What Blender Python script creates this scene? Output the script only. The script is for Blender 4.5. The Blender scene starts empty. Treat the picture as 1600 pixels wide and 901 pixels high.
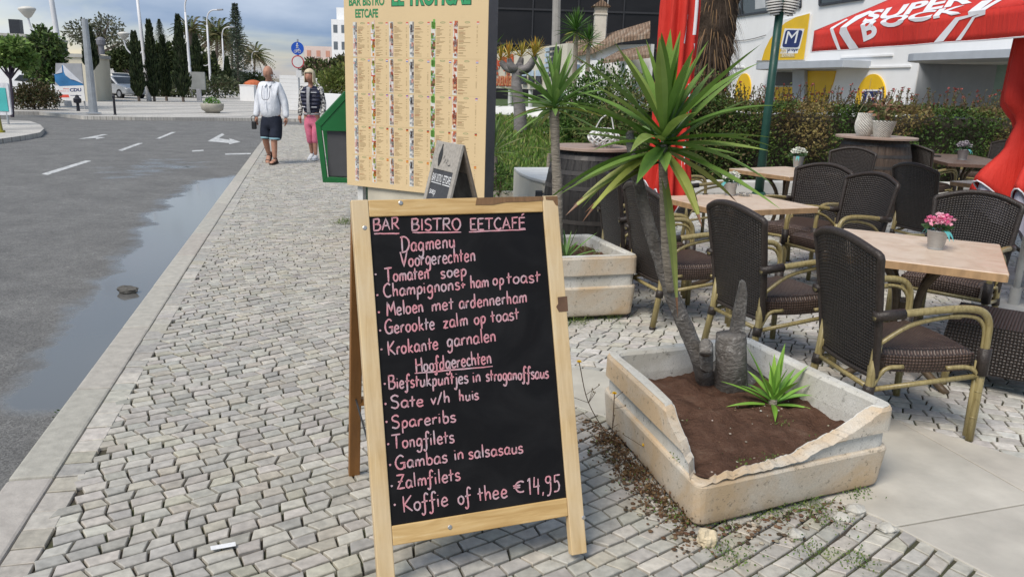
import bpy, bmesh, math, random
from mathutils import Vector, Matrix, noise
R = math.radians
random.seed(7)
sc = bpy.context.scene
col = sc.collection

# ------------------------------------------------------------------ camera
F_PX, CAM_H = 1240.0, 1.58
def _basis():
    nad = Vector((-160, 4850, F_PX)).normalized(); up = -nad
    f = Vector((0, 0, 1)); fy = (f - up * f.dot(up)).normalized(); fx = fy.cross(up)
    return fx, fy, up
FX, FY, FZ = _basis()
def c2w(c): c = Vector(c); return Vector((FX.dot(c), FY.dot(c), FZ.dot(c)))
def ray(x, y): return c2w((x - 800, y - 450.5, F_PX))
CAM = Vector((0, 0, CAM_H))
def gp(x, y, z=0.0):
    d = ray(x, y); return CAM + d * ((z - CAM_H) / d.z)
def at(x, y, Y):
    d = ray(x, y); return CAM + d * (Y / d.y)
def onp(x, y, P, n):
    d = ray(x, y); return CAM + d * ((Vector(P) - CAM).dot(n) / d.dot(n))
cam = bpy.data.objects.new('camera', bpy.data.cameras.new('camera')); col.objects.link(cam)
cam.data.sensor_width = 36; cam.data.lens = F_PX / 1600 * 36
cam.data.clip_end = 3000; cam.data.clip_start = 0.05
rx, dn, fw = c2w((1, 0, 0)), c2w((0, 1, 0)), c2w((0, 0, 1))
m = Matrix((rx, -dn, -fw)).transposed().to_4x4(); m.translation = CAM
cam.matrix_world = m
sc.camera = cam

# ------------------------------------------------------------------ light
SUN_EL, SUN_AZ = 52, 215          # azimuth the sun stands at, clockwise from +Y
w = bpy.data.worlds.new('World'); sc.world = w; w.use_nodes = True
nt = w.node_tree; nt.nodes.clear()
def N(t, **k):
    n = nt.nodes.new(t)
    for a, v in k.items(): setattr(n, a, v)
    return n
sky = N('ShaderNodeTexSky', sky_type='NISHITA', sun_disc=False)
sky.sun_elevation = R(SUN_EL); sky.sun_rotation = R(SUN_AZ)
sky.air_density = 1.5; sky.dust_density = 0.0; sky.ozone_density = 2
tc = N('ShaderNodeTexCoord'); mp = N('ShaderNodeMapping'); mp.inputs['Scale'].default_value = (1.0, 1.0, 3.4)
mp.inputs['Location'].default_value = (0.35, 0.1, 0.22)
nt.links.new(tc.outputs['Generated'], mp.inputs['Vector'])
n1 = N('ShaderNodeTexNoise'); n1.inputs['Scale'].default_value = 3.1; n1.inputs['Detail'].default_value = 9; n1.inputs['Roughness'].default_value = 0.56
n1.inputs['Distortion'].default_value = 0.35
nt.links.new(mp.outputs[0], n1.inputs['Vector'])
cr = N('ShaderNodeValToRGB'); cr.color_ramp.elements[0].color = (.3, .3, .3, 1); cr.color_ramp.elements[0].position = 0.36; cr.color_ramp.elements[1].position = 0.60
nt.links.new(n1.outputs[0], cr.inputs[0])
n2 = N('ShaderNodeTexNoise'); n2.inputs['Scale'].default_value = 2.1; n2.inputs['Detail'].default_value = 6
nt.links.new(mp.outputs[0], n2.inputs['Vector'])
cc = N('ShaderNodeValToRGB')
cc.color_ramp.elements[0].position = 0.42; cc.color_ramp.elements[0].color = (1.7, 2.6, 4.1, 1)
cc.color_ramp.elements[1].position = 0.62; cc.color_ramp.elements[1].color = (5.3, 6.0, 7.1, 1)
nt.links.new(n2.outputs[0], cc.inputs[0])
mx = N('ShaderNodeMix', data_type='RGBA')
nt.links.new(cr.outputs[0], mx.inputs[0]); nt.links.new(sky.outputs[0], mx.inputs[6]); nt.links.new(cc.outputs[0], mx.inputs[7])
bg = N('ShaderNodeBackground'); bg.inputs[1].default_value = 0.1
out = N('ShaderNodeOutputWorld')
nt.links.new(mx.outputs[2], bg.inputs[0]); nt.links.new(bg.outputs[0], out.inputs[0])
sun = bpy.data.objects.new('sun', bpy.data.lights.new('sun', 'SUN')); col.objects.link(sun)
sun.data.energy = 3.0; sun.data.angle = R(28); sun.data.color = (1, 0.925, 0.83)
sd = Vector((math.sin(R(SUN_AZ)) * math.cos(R(SUN_EL)), math.cos(R(SUN_AZ)) * math.cos(R(SUN_EL)), math.sin(R(SUN_EL))))
sun.rotation_euler = sd.to_track_quat('Z', 'Y').to_euler()
sc.view_settings.view_transform = 'Standard'; sc.view_settings.look = 'None'
sc.view_settings.exposure = 0.30; sc.view_settings.gamma = 1.0
sc.cycles.max_bounces = 6; sc.cycles.transparent_max_bounces = 12
sc.cycles.use_denoising = True

# ------------------------------------------------------------------ materials
class MT:
    def __init__(s, name):
        s.m = bpy.data.materials.new(name); s.m.use_nodes = True; s.t = s.m.node_tree
        s.b = s.t.nodes['Principled BSDF']; s.o = s.t.nodes['Material Output']
    def n(s, t, **k):
        n = s.t.nodes.new(t)
        for a, v in k.items():
            if a.startswith('i_'): n.inputs[int(a[2:])].default_value = v
            else: setattr(n, a, v)
        return n
    def l(s, a, b): s.t.links.new(a, b)
    def coord(s, kind='Object', scale=(1, 1, 1), rot=(0, 0, 0)):
        t = s.n('ShaderNodeTexCoord'); mpn = s.n('ShaderNodeMapping')
        mpn.inputs['Scale'].default_value = scale; mpn.inputs['Rotation'].default_value = rot
        s.l(t.outputs[kind], mpn.inputs[0]); return mpn.outputs[0]
    def noise(s, vec, scale, detail=5, rough=.55, dist=0):
        n = s.n('ShaderNodeTexNoise'); n.inputs['Scale'].default_value = scale; n.inputs['Detail'].default_value = detail
        n.inputs['Roughness'].default_value = rough; n.inputs['Distortion'].default_value = dist
        s.l(vec, n.inputs['Vector']); return n.outputs[0]
    def ramp(s, f, stops):
        r = s.n('ShaderNodeValToRGB'); e = r.color_ramp.elements
        while len(e) < len(stops): e.new(0.5)
        for i, (p, c) in enumerate(stops):
            e[i].position = p; e[i].color = (*c, 1) if not isinstance(c, (int, float)) else (c, c, c, 1)
        s.l(f, r.inputs[0]); return r.outputs[0]
    def mix(s, f, a, b, mode='MIX'):
        x = s.n('ShaderNodeMix', data_type='RGBA', blend_type=mode)
        for i, v in ((0, f), (6, a), (7, b)):
            sock = x.inputs[i]
            if hasattr(v, 'is_linked'): s.l(v, sock)
            elif isinstance(v, (int, float)): sock.default_value = v if i == 0 else (v, v, v, 1)
            else: sock.default_value = (*v, 1)
        return x.outputs[2]
    def math(s, op, a, b=0.0):
        x = s.n('ShaderNodeMath', operation=op)
        for i, v in enumerate((a, b)):
            if isinstance(v, (int, float)): x.inputs[i].default_value = v
            else: s.l(v, x.inputs[i])
        return x.outputs[0]
    def bump(s, h, strength=.3, dist=.01):
        b = s.n('ShaderNodeBump'); b.inputs['Strength'].default_value = strength; b.inputs['Distance'].default_value = dist
        s.l(h, b.inputs['Height']); s.l(b.outputs[0], s.b.inputs['Normal']); return b
    def set(s, col=None, rough=None, spec=None, metal=None):
        for k, v in (('Base Color', col), ('Roughness', rough), ('Specular IOR Level', spec), ('Metallic', metal)):
            if v is None: continue
            i = s.b.inputs[k]
            if isinstance(v, (int, float)): i.default_value = v
            elif isinstance(v, (tuple, list)): i.default_value = (*v, 1)
            else: s.l(v, i)
        return s
def vary(name, c, rough=.6, var=.18, scale=6, stretch=(1, 1, 1), bump=0, bscale=60, spec=.4, metal=0, c2=None, bdist=.005, rvar=.1):
    a = MT(name); v = a.coord('Object', stretch)
    n = a.noise(v, scale)
    lo = tuple(x * (1 - var) for x in c); hi = c2 if c2 else tuple(min(1, x * (1 + var)) for x in c)
    a.set(a.ramp(n, [(.3, lo), (.7, hi)]), rough, spec, metal)
    if rvar: a.set(rough=a.ramp(a.noise(v, scale * 2.3), [(.3, max(0, rough - rvar)), (.7, min(1, rough + rvar))]))
    if bump: a.bump(a.noise(v, bscale, 4), bump, bdist)
    return a.m
def attr_mat(name, rough=.7, var=.15, scale=30, bump=0, bscale=80, spec=.3, trans=0, bdist=.004):
    """colour from the mesh's own colour attribute (what each stone, leaf or print is made of)"""
    a = MT(name); at_ = a.n('ShaderNodeAttribute', attribute_name='Col'); v = a.coord('Object')
    c = at_.outputs[0]
    if var: c = a.mix(1.0, c, a.ramp(a.noise(v, scale), [(.25, 1 - var), (.75, 1 + var * .6)]), 'MULTIPLY')
    a.set(c, rough, spec)
    if bump: a.bump(a.noise(v, bscale, 5, .6), bump, bdist)
    if trans:
        t = a.n('ShaderNodeBsdfTranslucent'); a.l(c, t.inputs[0]); ms = a.n('ShaderNodeMixShader', i_0=trans)
        a.l(a.b.outputs[0], ms.inputs[1]); a.l(t.outputs[0], ms.inputs[2]); a.l(ms.outputs[0], a.o.inputs[0])
    return a.m

# ------------------------------------------------------------------ mesh building
class MB:
    def __init__(s): s.v, s.f, s.c, s.uv = [], [], [], {}
    def add(s, vs, fs, c=None):
        o = len(s.v); s.v += [Vector(p) for p in vs]
        for f in fs:
            s.f.append(tuple(i + o for i in f)); s.c.append(c)
        return o
    def box(s, ctr, size, rot=None, c=None):
        x, y, z = (k / 2 for k in size); M_ = rot or Matrix.Identity(3)
        vs = [Vector(ctr) + M_ @ Vector((a, b, d)) for a in (-x, x) for b in (-y, y) for d in (-z, z)]
        s.add(vs, [(0, 1, 3, 2), (4, 6, 7, 5), (0, 4, 5, 1), (2, 3, 7, 6), (0, 2, 6, 4), (1, 5, 7, 3)], c); return s
    def tube(s, pts, r, n=8, c=None, caps=True, squash=1.0):
        pts = [Vector(p) for p in pts]; k = len(pts)
        rs = r if isinstance(r, (list, tuple)) else [r] * k
        T0 = (pts[1] - pts[0]).normalized()
        a = T0.orthogonal().normalized() if abs(T0.z) < .95 else Vector((1, 0, 0))
        vs = []
        for i, p in enumerate(pts):
            t = (pts[min(i + 1, k - 1)] - pts[max(i - 1, 0)]).normalized()
            a = (a - t * a.dot(t)); a = a.normalized() if a.length > 1e-6 else t.orthogonal().normalized()
            b = t.cross(a)
            vs += [p + (a * math.cos(2 * math.pi * j / n) + b * math.sin(2 * math.pi * j / n) * squash) * rs[i] for j in range(n)]
        fs = [(i * n + j, i * n + (j + 1) % n, (i + 1) * n + (j + 1) % n, (i + 1) * n + j) for i in range(k - 1) for j in range(n)]
        if caps: fs += [tuple(range(n - 1, -1, -1)), tuple((k - 1) * n + j for j in range(n))]
        s.add(vs, fs, c); return s
    def lathe(s, prof, ctr=(0, 0, 0), n=24, c=None, M_=None, cap=True):
        ctr = Vector(ctr); M_ = M_ or Matrix.Identity(3)
        vs = [ctr + M_ @ Vector((r * math.cos(2 * math.pi * j / n), r * math.sin(2 * math.pi * j / n), z)) for r, z in prof for j in range(n)]
        k = len(prof)
        fs = [(i * n + j, i * n + (j + 1) % n, (i + 1) * n + (j + 1) % n, (i + 1) * n + j) for i in range(k - 1) for j in range(n)]
        if cap: fs += [tuple(range(n - 1, -1, -1)), tuple((k - 1) * n + j for j in range(n))]
        s.add(vs, fs, c); return s
    def prism(s, poly, ext, c=None):
        poly = [Vector(p) for p in poly]; e = Vector(ext); n = len(poly)
        nrm = sum(((poly[i] - poly[0]).cross(poly[(i + 1) % n] - poly[0]) for i in range(n)), Vector())
        if nrm.dot(e) > 0: poly.reverse()
        s.add(poly + [p + e for p in poly], [tuple(range(n)), tuple(range(2 * n - 1, n - 1, -1))] + [(i, i + n, (i + 1) % n + n, (i + 1) % n) for i in range(n)], c); return s
    def poly(s, pts, c=None): s.add(pts, [tuple(range(len(pts)))], c); return s
    def grid(s, fn, nu, nv, c=None, wrap=False, uvs=None):
        o = len(s.v); cols = nu if wrap else nu + 1
        vs = [fn(i / nu, j / nv) for j in range(nv + 1) for i in range(cols)]
        fs = [(j * cols + i, j * cols + (i + 1) % cols, (j + 1) * cols + (i + 1) % cols, (j + 1) * cols + i) for j in range(nv) for i in range(nu)]
        s.add(vs, fs, c)
        if uvs:
            for j in range(nv + 1):
                for i in range(cols): s.uv[o + j * cols + i] = (i / nu * uvs[0], j / nv * uvs[1])
        return s
    def build(s, name, mat, parent=None, smooth=False, bevel=0, loc=None, rot=None, solid=0, sub=0, seg=2):
        me = bpy.data.meshes.new(name); me.from_pydata(s.v, [], s.f); me.update()
        if any(c is not None for c in s.c):
            ca = me.color_attributes.new('Col', 'FLOAT_COLOR', 'CORNER'); buf = []
            for p in me.polygons:
                cc_ = s.c[p.index] or (1, 1, 1)
                for k in range(p.loop_total): buf += (cc_[0], cc_[1], cc_[2], 1.0)
            ca.data.foreach_set('color', buf)
        if s.uv:
            ul = me.uv_layers.new(name='UVMap')
            for lp in me.loops: ul.data[lp.index].uv = s.uv.get(lp.vertex_index, (0, 0))
        if smooth: me.polygons.foreach_set('use_smooth', [True] * len(me.polygons))
        o = bpy.data.objects.new(name, me); col.objects.link(o)
        for q in (mat if isinstance(mat, list) else [mat]): me.materials.append(getattr(q, "m", q))
        if parent: o.parent = parent
        if loc: o.location = loc
        if rot: o.rotation_euler = rot
        if solid: d = o.modifiers.new('s', 'SOLIDIFY'); d.thickness = solid; d.offset = 0
        if sub: d = o.modifiers.new('u', 'SUBSURF'); d.levels = d.render_levels = sub
        if bevel: d = o.modifiers.new('b', 'BEVEL'); d.width = bevel; d.segments = seg; d.limit_method = 'ANGLE'; d.angle_limit = R(40)
        return o
def tag(o, label=None, cat=None, group=None, kind=None):
    for k, v in (('label', label), ('category', cat), ('group', group), ('kind', kind)):
        if v: o[k] = v
    return o
def thing(name, label, cat, loc=(0, 0, 0), rz=0, group=None):
    o = bpy.data.objects.new(name, None); col.objects.link(o); o.location = loc; o.rotation_euler = (0, 0, rz)
    return tag(o, label, cat, group)
def copy_tree(o, parent=None):
    kids = list(o.children); c = o.copy(); col.objects.link(c); c.parent = parent
    for k in kids: copy_tree(k, c)
    return c
def font(s, size=1.0, bold=0.0, shear=0.0, space=1.0):
    cu = bpy.data.curves.new('t', 'FONT'); cu.body = s; cu.size = size; cu.offset = bold; cu.shear = shear; cu.space_character = space; cu.resolution_u = 4
    ob = bpy.data.objects.new('t', cu); col.objects.link(ob)
    dg = bpy.context.evaluated_depsgraph_get(); me = ob.evaluated_get(dg).to_mesh()
    vs = [tuple(v.co[:2]) for v in me.vertices]; fs = [tuple(p.vertices) for p in me.polygons]
    ob.evaluated_get(dg).to_mesh_clear(); bpy.data.objects.remove(ob); bpy.data.curves.remove(cu)
    x0 = min(v[0] for v in vs); x1 = max(v[0] for v in vs); y0 = min(v[1] for v in vs); y1 = max(v[1] for v in vs)
    return vs, fs, (x0, x1, y0, y1)
def put_text(mb, s, O, u, v, w, h=None, c=None, lift=.003, bold=0, shear=0, sx=0.0):
    """text in the box that starts at O and spans w along u, h along v"""
    vs, fs, (x0, x1, y0, y1) = font(s, 1, bold, shear); u = Vector(u).normalized(); v = Vector(v).normalized(); n = u.cross(v)
    k = w / (x1 - x0); kh = h / (y1 - y0) if h else k
    mb.add([Vector(O) + u * ((x - x0) * k) + v * ((y - y0) * kh) + n * lift for x, y in vs], fs, c)
def crom(pts, n=6):
    pts = [Vector(p) for p in pts]
    if len(pts) < 3: return pts
    P = [pts[0] * 2 - pts[1]] + pts + [pts[-1] * 2 - pts[-2]]; o = []
    for i in range(1, len(P) - 2):
        for j in range(n):
            t = j / n; a, b, c_, d = P[i - 1], P[i], P[i + 1], P[i + 2]
            o.append(.5 * ((2 * b) + (c_ - a) * t + (2 * a - 5 * b + 4 * c_ - d) * t * t + (3 * b - a - 3 * c_ + d) * t ** 3))
    o.append(pts[-1]); return o
def jit(c, a=.15):
    k = 1 + random.uniform(-a, a); return tuple(max(0, x * k * (1 + random.uniform(-a, a) * .16)) for x in c)
def inside(x, y, poly):
    r = False; j = len(poly) - 1
    for i in range(len(poly)):
        a, b = poly[i], poly[j]
        if (a[1] > y) != (b[1] > y) and x < (b[0] - a[0]) * (y - a[1]) / (b[1] - a[1]) + a[0]: r = not r
        j = i
    return r
def rnd_dir(up=0):
    while 1:
        v = Vector((random.uniform(-1, 1), random.uniform(-1, 1), random.uniform(-1, 1)))
        if .05 < v.length < 1: return (v.normalized() + Vector((0, 0, up))).normalized()
def leaf(mb, p, d, s, c, wr=.45, side=None):
    d = d.normalized(); sd_ = (side or d.cross(rnd_dir())).normalized() * s * wr * .5
    mb.add([p, p + d * s * .5 + sd_, p + d * s, p + d * s * .5 - sd_], [(0, 1, 2, 3)], c)
def blade(mb, base, d, L, wd, droop=.2, c=(.1, .2, .03), c2=None, seg=7, fold=.25, tip=None, bow=1.0, roll=0):
    """a sword leaf: folded along its middle, arching over"""
    d = Vector(d).normalized(); up = Vector((0, 0, 1))
    side = d.cross(up); side = side.normalized() if side.length > .05 else Vector((1, 0, 0))
    if roll: side = Matrix.Rotation(roll, 3, d) @ side
    nn = side.cross(d).normalized(); vs = []; o = len(mb.v)
    for i in range(seg + 1):
        t = i / seg
        p = Vector(base) + d * (L * t) - up * (droop * L * t ** 2.2) * bow
        ww = wd * (.55 + 1.1 * t) if t < .4 else wd * .99 * (1 - ((t - .4) / .6) ** 1.7)
        ww = max(ww, .0006); vs += [p - side * ww / 2 + nn * ww * fold, p, p + side * ww / 2 + nn * ww * fold]
    c2 = c2 or c
    for i in range(seg):
        cc_ = tuple(a + (b - a) * (i / seg) for a, b in zip(c, c2))
        if tip and i == seg - 1: cc_ = tip
        s = len(mb.v) if i == 0 else s
        if i == 0: mb.add(vs, [])
        b0 = o + i * 3
        for k in (0, 1):
            mb.f.append((b0 + k, b0 + k + 1, b0 + k + 4, b0 + k + 3)); mb.c.append(cc_)
def foliage(mb, blobs, n, size, cols, up=.25, wr=.5):
    """leaves spread through overlapping clumps"""
    vol = [b[1][0] * b[1][1] * b[1][2] for b in blobs]; tot = sum(vol)
    for (ctr, rad), vv in zip(blobs, vol):
        for _ in range(max(4, int(n * vv / tot))):
            q = rnd_dir(); rr = random.random() ** .45
            p = Vector(ctr) + Vector((q.x * rad[0], q.y * rad[1], q.z * rad[2])) * rr
            leaf(mb, p, (q + rnd_dir(up)).normalized(), size * random.uniform(.6, 1.35), jit(random.choice(cols), .25), wr)
AZ = R(-14.4); RD = Vector((math.sin(AZ), math.cos(AZ), 0)); RN = Vector((math.cos(AZ), -math.sin(AZ), 0))   # along the road / to its right
K0 = Vector((-1.96, 2.775, 0))
def rp(s, t, z=0): p = K0 + RD * s + RN * t; p.z = z; return p
def far_z(Y): return -.004 * max(0, Y - 17)
# ================================================================== setting
mb = MB(); rows = [(-30, -.2), (17, -.2), (400, -1.75), (2600, -1.75)]
for (a, za), (b, zb) in zip(rows, rows[1:]):
    mb.poly([(-1500, a, za), (1500, a, za), (1500, b, zb), (-1500, b, zb)])
tag(mb.build('ground', vary('dusty earth', (.23, .2, .15), .95, .25, .3)), kind='structure')

# --- road with a puddle lying along the kerb
pud = [(368, 274), (304, 284), (264, 308), (232, 336), (200, 380), (176, 420), (152, 452), (120, 484), (80, 532), (32, 580), (14, 612), (20, 640), (70, 640), (104, 632)]
pudW = [gp(x, y, -.1) for x, y in pud]
pudP = [((p - K0).dot(RD), (p - K0).dot(RN)) for p in pudW]
pudP = pudP + [(pudP[-1][0] + .1, .3), (pudP[0][0], .3)]
damp = [[(p - K0).dot(RD), (p - K0).dot(RN)] for p in [gp(x, y, -.1) for x, y in [(232, 247), (150, 262), (140, 285), (235, 278), (330, 262), (330, 250)]]]
def pdist(s, t, P):
    d = 9
    for i in range(len(P)):
        a, b = Vector(P[i - 1]), Vector(P[i]); q = Vector((s, t)); ab = b - a
        k = max(0, min(1, (q - a).dot(ab) / max(1e-9, ab.length_squared))); d = min(d, (a + ab * k - q).length)
    return d if inside(s, t, P) else -d
S = [-4 + .09 * i for i in range(250)]; T = [-5 + .09 * i for i in range(56)] + [.03]
mb = MB(); wet = []
for s in S:
    for t in T:
        p = rp(s, t, 0); p.z = -.1 + far_z(p.y); mb.v.append(p)
        a = pdist(s, t, pudP) if -5 < t and -1 < s < 15.5 else -9
        b = pdist(s, t, damp)
        wet.append(max(min(1, max(0, .5 + a / .5)), .42 * min(1, max(0, .5 + b / .9))))
nT = len(T)
for i in range(len(S) - 1):
    for j in range(nT - 1): mb.f.append((i * nT + j, i * nT + j + 1, (i + 1) * nT + j + 1, (i + 1) * nT + j)); mb.c.append(None)
nn = len(mb.v); sE = S[-1]
def flat(s0, s1, t0, t1):
    c = [rp(s0, t0), rp(s0, t1), rp(s1, t1), rp(s1, t0)]
    for p in c: p.z = -.1 + far_z(p.y)
    mb.add(c, [(0, 1, 2, 3)])
flat(-4, sE, -60, -5); flat(-25, -4, -60, .03); flat(sE, 40, -60, .03); flat(27, 40, .03, 30)
wet += [0] * (len(mb.v) - nn)
a = MT('asphalt'); v = a.coord('Object')
at_ = a.n('ShaderNodeAttribute', attribute_name='Wet')
nz = a.noise(v, 1.7, 6, .62); fine = a.noise(v, 140, 3, .7); mid = a.noise(v, 9, 5, .6)
wv = a.math('ADD', at_.outputs[2], a.math('MULTIPLY', a.math('SUBTRACT', nz, .5), 1.5))
wv = a.math('MULTIPLY', wv, a.math('GREATER_THAN', at_.outputs[2], .01))
wr_ = a.ramp(wv, [(.30, 0), (.50, .55), (.66, 1)])
dry = a.mix(a.ramp(nz, [(.35, 0), (.65, 1)]), (.150, .147, .140), (.205, .201, .19))
vor = a.n('ShaderNodeTexVoronoi'); vor.inputs['Scale'].default_value = 110; a.l(v, vor.inputs['Vector'])
dry = a.mix(.75, dry, a.ramp(vor.outputs['Color'], [(.15, .5), (.85, 1.45)]), 'MULTIPLY')
dry = a.mix(a.ramp(mid, [(.3, .5), (.62, 0)]), dry, (.1, .098, .095))
a.set(a.mix(wr_, dry, (.125, .122, .115)), a.ramp(wr_, [(0, .85), (.55, .35), (1, .09)]), a.ramp(wr_, [(0, .3), (1, 1.0)]))
bn = a.bump(fine, .35, .006); a.l(a.math('SUBTRACT', 1.0, wr_), bn.inputs['Strength'])
lab = a.n('ShaderNodeMath'); 
o = mb.build('road', a.m); at2 = o.data.attributes.new('Wet', 'FLOAT', 'POINT'); at2.data.foreach_set('value', wet)
tag(o, kind='structure')

# painted markings, worn
wm = MT('worn road paint'); v = wm.coord('Object')
wm.set(wm.mix(wm.ramp(wm.noise(v, 14, 6, .7), [(.42, 0), (.6, .75)]), (.62, .62, .6), (.2, .2, .2)), .7)
mb = MB()
for q in ([(65, 272), (134, 251), (143, 252), (74, 274)], [(184, 235), (216, 223), (224, 223), (191, 236)], [(243, 216), (268, 205), (275, 205), (250, 216)],
          [(324, 220), (347, 207), (351, 209), (342, 215), (359, 218), (358, 215), (376, 221), (358, 225), (358, 223)],
          [(121, 217), (160, 209), (169, 209), (152, 213), (165, 214), (150, 217), (150, 215)],
          [(300, 235), (318, 234), (318, 236), (300, 237)], [(352, 240), (392, 239), (392, 241), (352, 242)]):
    pts = [gp(x, y, -.1) for x, y in q]
    for p in pts: p.z = -.096 + far_z(p.y)
    mb.poly(pts)
tag(mb.build('road_markings', wm.m), kind='structure')

# --- kerb of long stones
mb = MB(); s = -4.0
while s < 27:
    L = random.uniform(.95, 1.15); c = jit((.42, .395, .345), .08)
    a0, b0 = rp(s + .004, .0), rp(s + L - .004, .2)
    q = [rp(s + .004, 0), rp(s + L - .004, 0), rp(s + L - .004, .17), rp(s + .004, .17)]
    for p in q: p.z = -.16
    mb.prism(q, (0, 0, .162 + random.uniform(-.003, .003)), c); s += L
stone_c = attr_mat('kerb stone', .8, .22, 18, .5, 70)
tag(mb.build('kerb', stone_c, bevel=.012), kind='structure')

# --- pavement: every stone laid
slab_poly = [(-.1, 4.12), (.33, 3.8), (1.0, 3.2), (1.45, 2.78), (1.68, 2.4), (1.92, 1.85), (3.6, 1.85), (3.3, 2.6), (2.36, 3.36), (1.95, 3.78), (1.2, 4.12), (.42, 4.36), (0, 4.42)]
walk = [tuple(rp(-4, .2)[:2]), tuple(rp(27, .2)[:2]), tuple(rp(27, 3.6)[:2]), tuple(rp(9.6, 3.6)[:2]), (2.2, 12.6), (11.5, 14.4), (12.5, 8), (5.5, 1.2), (1.5, -1.5)]
terr = [(.15, 4.3), (-.2, 9), (2.2, 12.6), (11.5, 14.4), (12.5, 8), (5.5, 1.2), (3.4, 1.9), (2.5, 3.2), (1.9, 3.75), (1.2, 4.05)]
cob = MB()
def stone(cs, z, c):
    k = Vector((sum(p[0] for p in cs) / 4, sum(p[1] for p in cs) / 4, 0))
    P0, P1, P2 = [], [], []; tx, ty = random.gauss(0, .014), random.gauss(0, .014); h = z + random.gauss(0, .0015)
    for p in cs:
        d = Vector((p[0], p[1], 0)) - k; L = d.length; d = d / L
        f = lambda q: tx * (q.x - k.x) + ty * (q.y - k.y)
        a_ = k + d * (L - .0048); b_ = k + d * (L - .0058); e_ = k + d * (L - .0092)
        P0.append((a_.x, a_.y, z - .026)); P1.append((b_.x, b_.y, h - .003 + f(b_))); P2.append((e_.x, e_.y, h + f(e_)))
    fs = [(8, 9, 10, 11)]
    for i in range(4):
        j = (i + 1) % 4; fs += [(i, j, 4 + j, 4 + i), (4 + i, 4 + j, 8 + j, 8 + i)]
    cob.add(P0 + P1 + P2, fs, c)
def lay(ang, u, v_, ub, vb, test, tone, warp, zfun=lambda x, y: 0):
    near = lambda x, y: any(test(x + a, y + b) for a, b in ((0, 0), (.25, 0), (-.25, 0), (0, .25), (0, -.25)))
    ca, sa = math.cos(ang), math.sin(ang)
    J = {}
    def pt(i, j, off):
        k = (i, j, off)
        U = i * u + off; V = j * v_
        wx, wy = warp(U, V)
        rr = random.Random(hash((round(U * 997), j)))
        U += rr.uniform(-.19, .19) * u + wx; V += rr.uniform(.0, .07) * v_ + wy
        return (ub + U * ca - V * sa, vb + U * sa + V * ca)
    nu, nv = int(26 / u), int(26 / v_)
    for j in range(-nv, nv):
        offs = random.Random(j * 31).uniform(0, 1) * u
        for i in range(-nu, nu):
            U = i * u + offs; x = ub + U * ca - j * v_ * sa; y = vb + U * sa + j * v_ * ca
            if y < 1.35 or y > 30 or abs(x) > .8 * y + 1.5 or not near(x, y): continue
            A, B = pt(i, j, offs), pt(i + 1, j, offs)
            # upper corners belong to the same warp so that rows stay closed
            def upc(p, i_):
                U2 = i_ * u + offs; wx, wy = warp(U2, (j + 1) * v_); rr = random.Random(hash((i_, j, 7)))
                U2 += rr.uniform(-.19, .19) * u + wx; V2 = (j + 1) * v_ - rr.uniform(.0, .07) * v_ + wy
                return (ub + U2 * ca - V2 * sa, vb + U2 * sa + V2 * ca)
            cs = [A, B, upc(B, i + 1), upc(A, i)]
            x, y = sum(c[0] for c in cs) / 4, sum(c[1] for c in cs) / 4
            if not test(x, y) or all(inside(c[0], c[1], slab_poly) for c in cs): continue
            stone(cs, zfun(x, y), jit(random.choice(tone), .13))
tone1 = [(.40, .375, .325), (.45, .42, .365), (.37, .35, .31), (.47, .44, .38), (.43, .395, .32), (.42, .395, .345)]
tone2 = [(.50, .48, .435), (.56, .535, .485), (.44, .425, .385), (.52, .49, .42)]
def in_walk(x, y):
    t = (Vector((x, y, 0)) - K0).dot(RN)
    return t > .268 and inside(x, y, walk) and not inside(x, y, terr)
zf = lambda x, y: far_z(y)
lay(R(36), .094, .066, 0, 4, in_walk, tone1, lambda U, V: (.05 * math.sin(V * 1.7),   .13 * math.sin(U * .9 + V * .25) + .02 * math.sin(U * 2.7 + V)), zf)
lay(R(-14), .092, .080, 1, 5, lambda x, y: inside(x, y, terr), tone2, lambda U, V: (.08 * math.sin(V * 1.3), .1 * math.sin(U * 1.4 + V * .5)))
for k in range(1):                                     # two straight courses against the kerb
    s = -4.0
    while s < 27:
        L = random.uniform(.1, .17); t0 = .172 + k * .11
        q = [rp(s, t0), rp(s + L, t0), rp(s + L, t0 + .112), rp(s, t0 + .112)]
        if q[0].y > 1.2: stone([(p.x, p.y) for p in q], far_z(q[0].y), jit(random.choice(tone1), .12))
        s += L
st = attr_mat('limestone cobble', .62, .3, 26, .5, 55, .5)
tag(cob.build('pavement', st), kind='structure')
mb = MB(); mb.poly([(x, y, -.0098 + far_z(y)) for x, y in walk])
a = MT('joint soil'); v = a.coord('Object')
g = a.ramp(a.noise(v, 3.2, 6, .65), [(.44, (.062, .05, .036)), (.6, (.055, .062, .024))])
a.set(a.mix(.6, g, a.ramp(a.noise(v, 70, 4), [(.3, .5), (.7, 1.4)]), 'MULTIPLY'), .95); a.bump(a.noise(v, 90, 4), .6)
soil_joint = a.m
tag(mb.build('pavement_bed', soil_joint), kind='structure')

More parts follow.
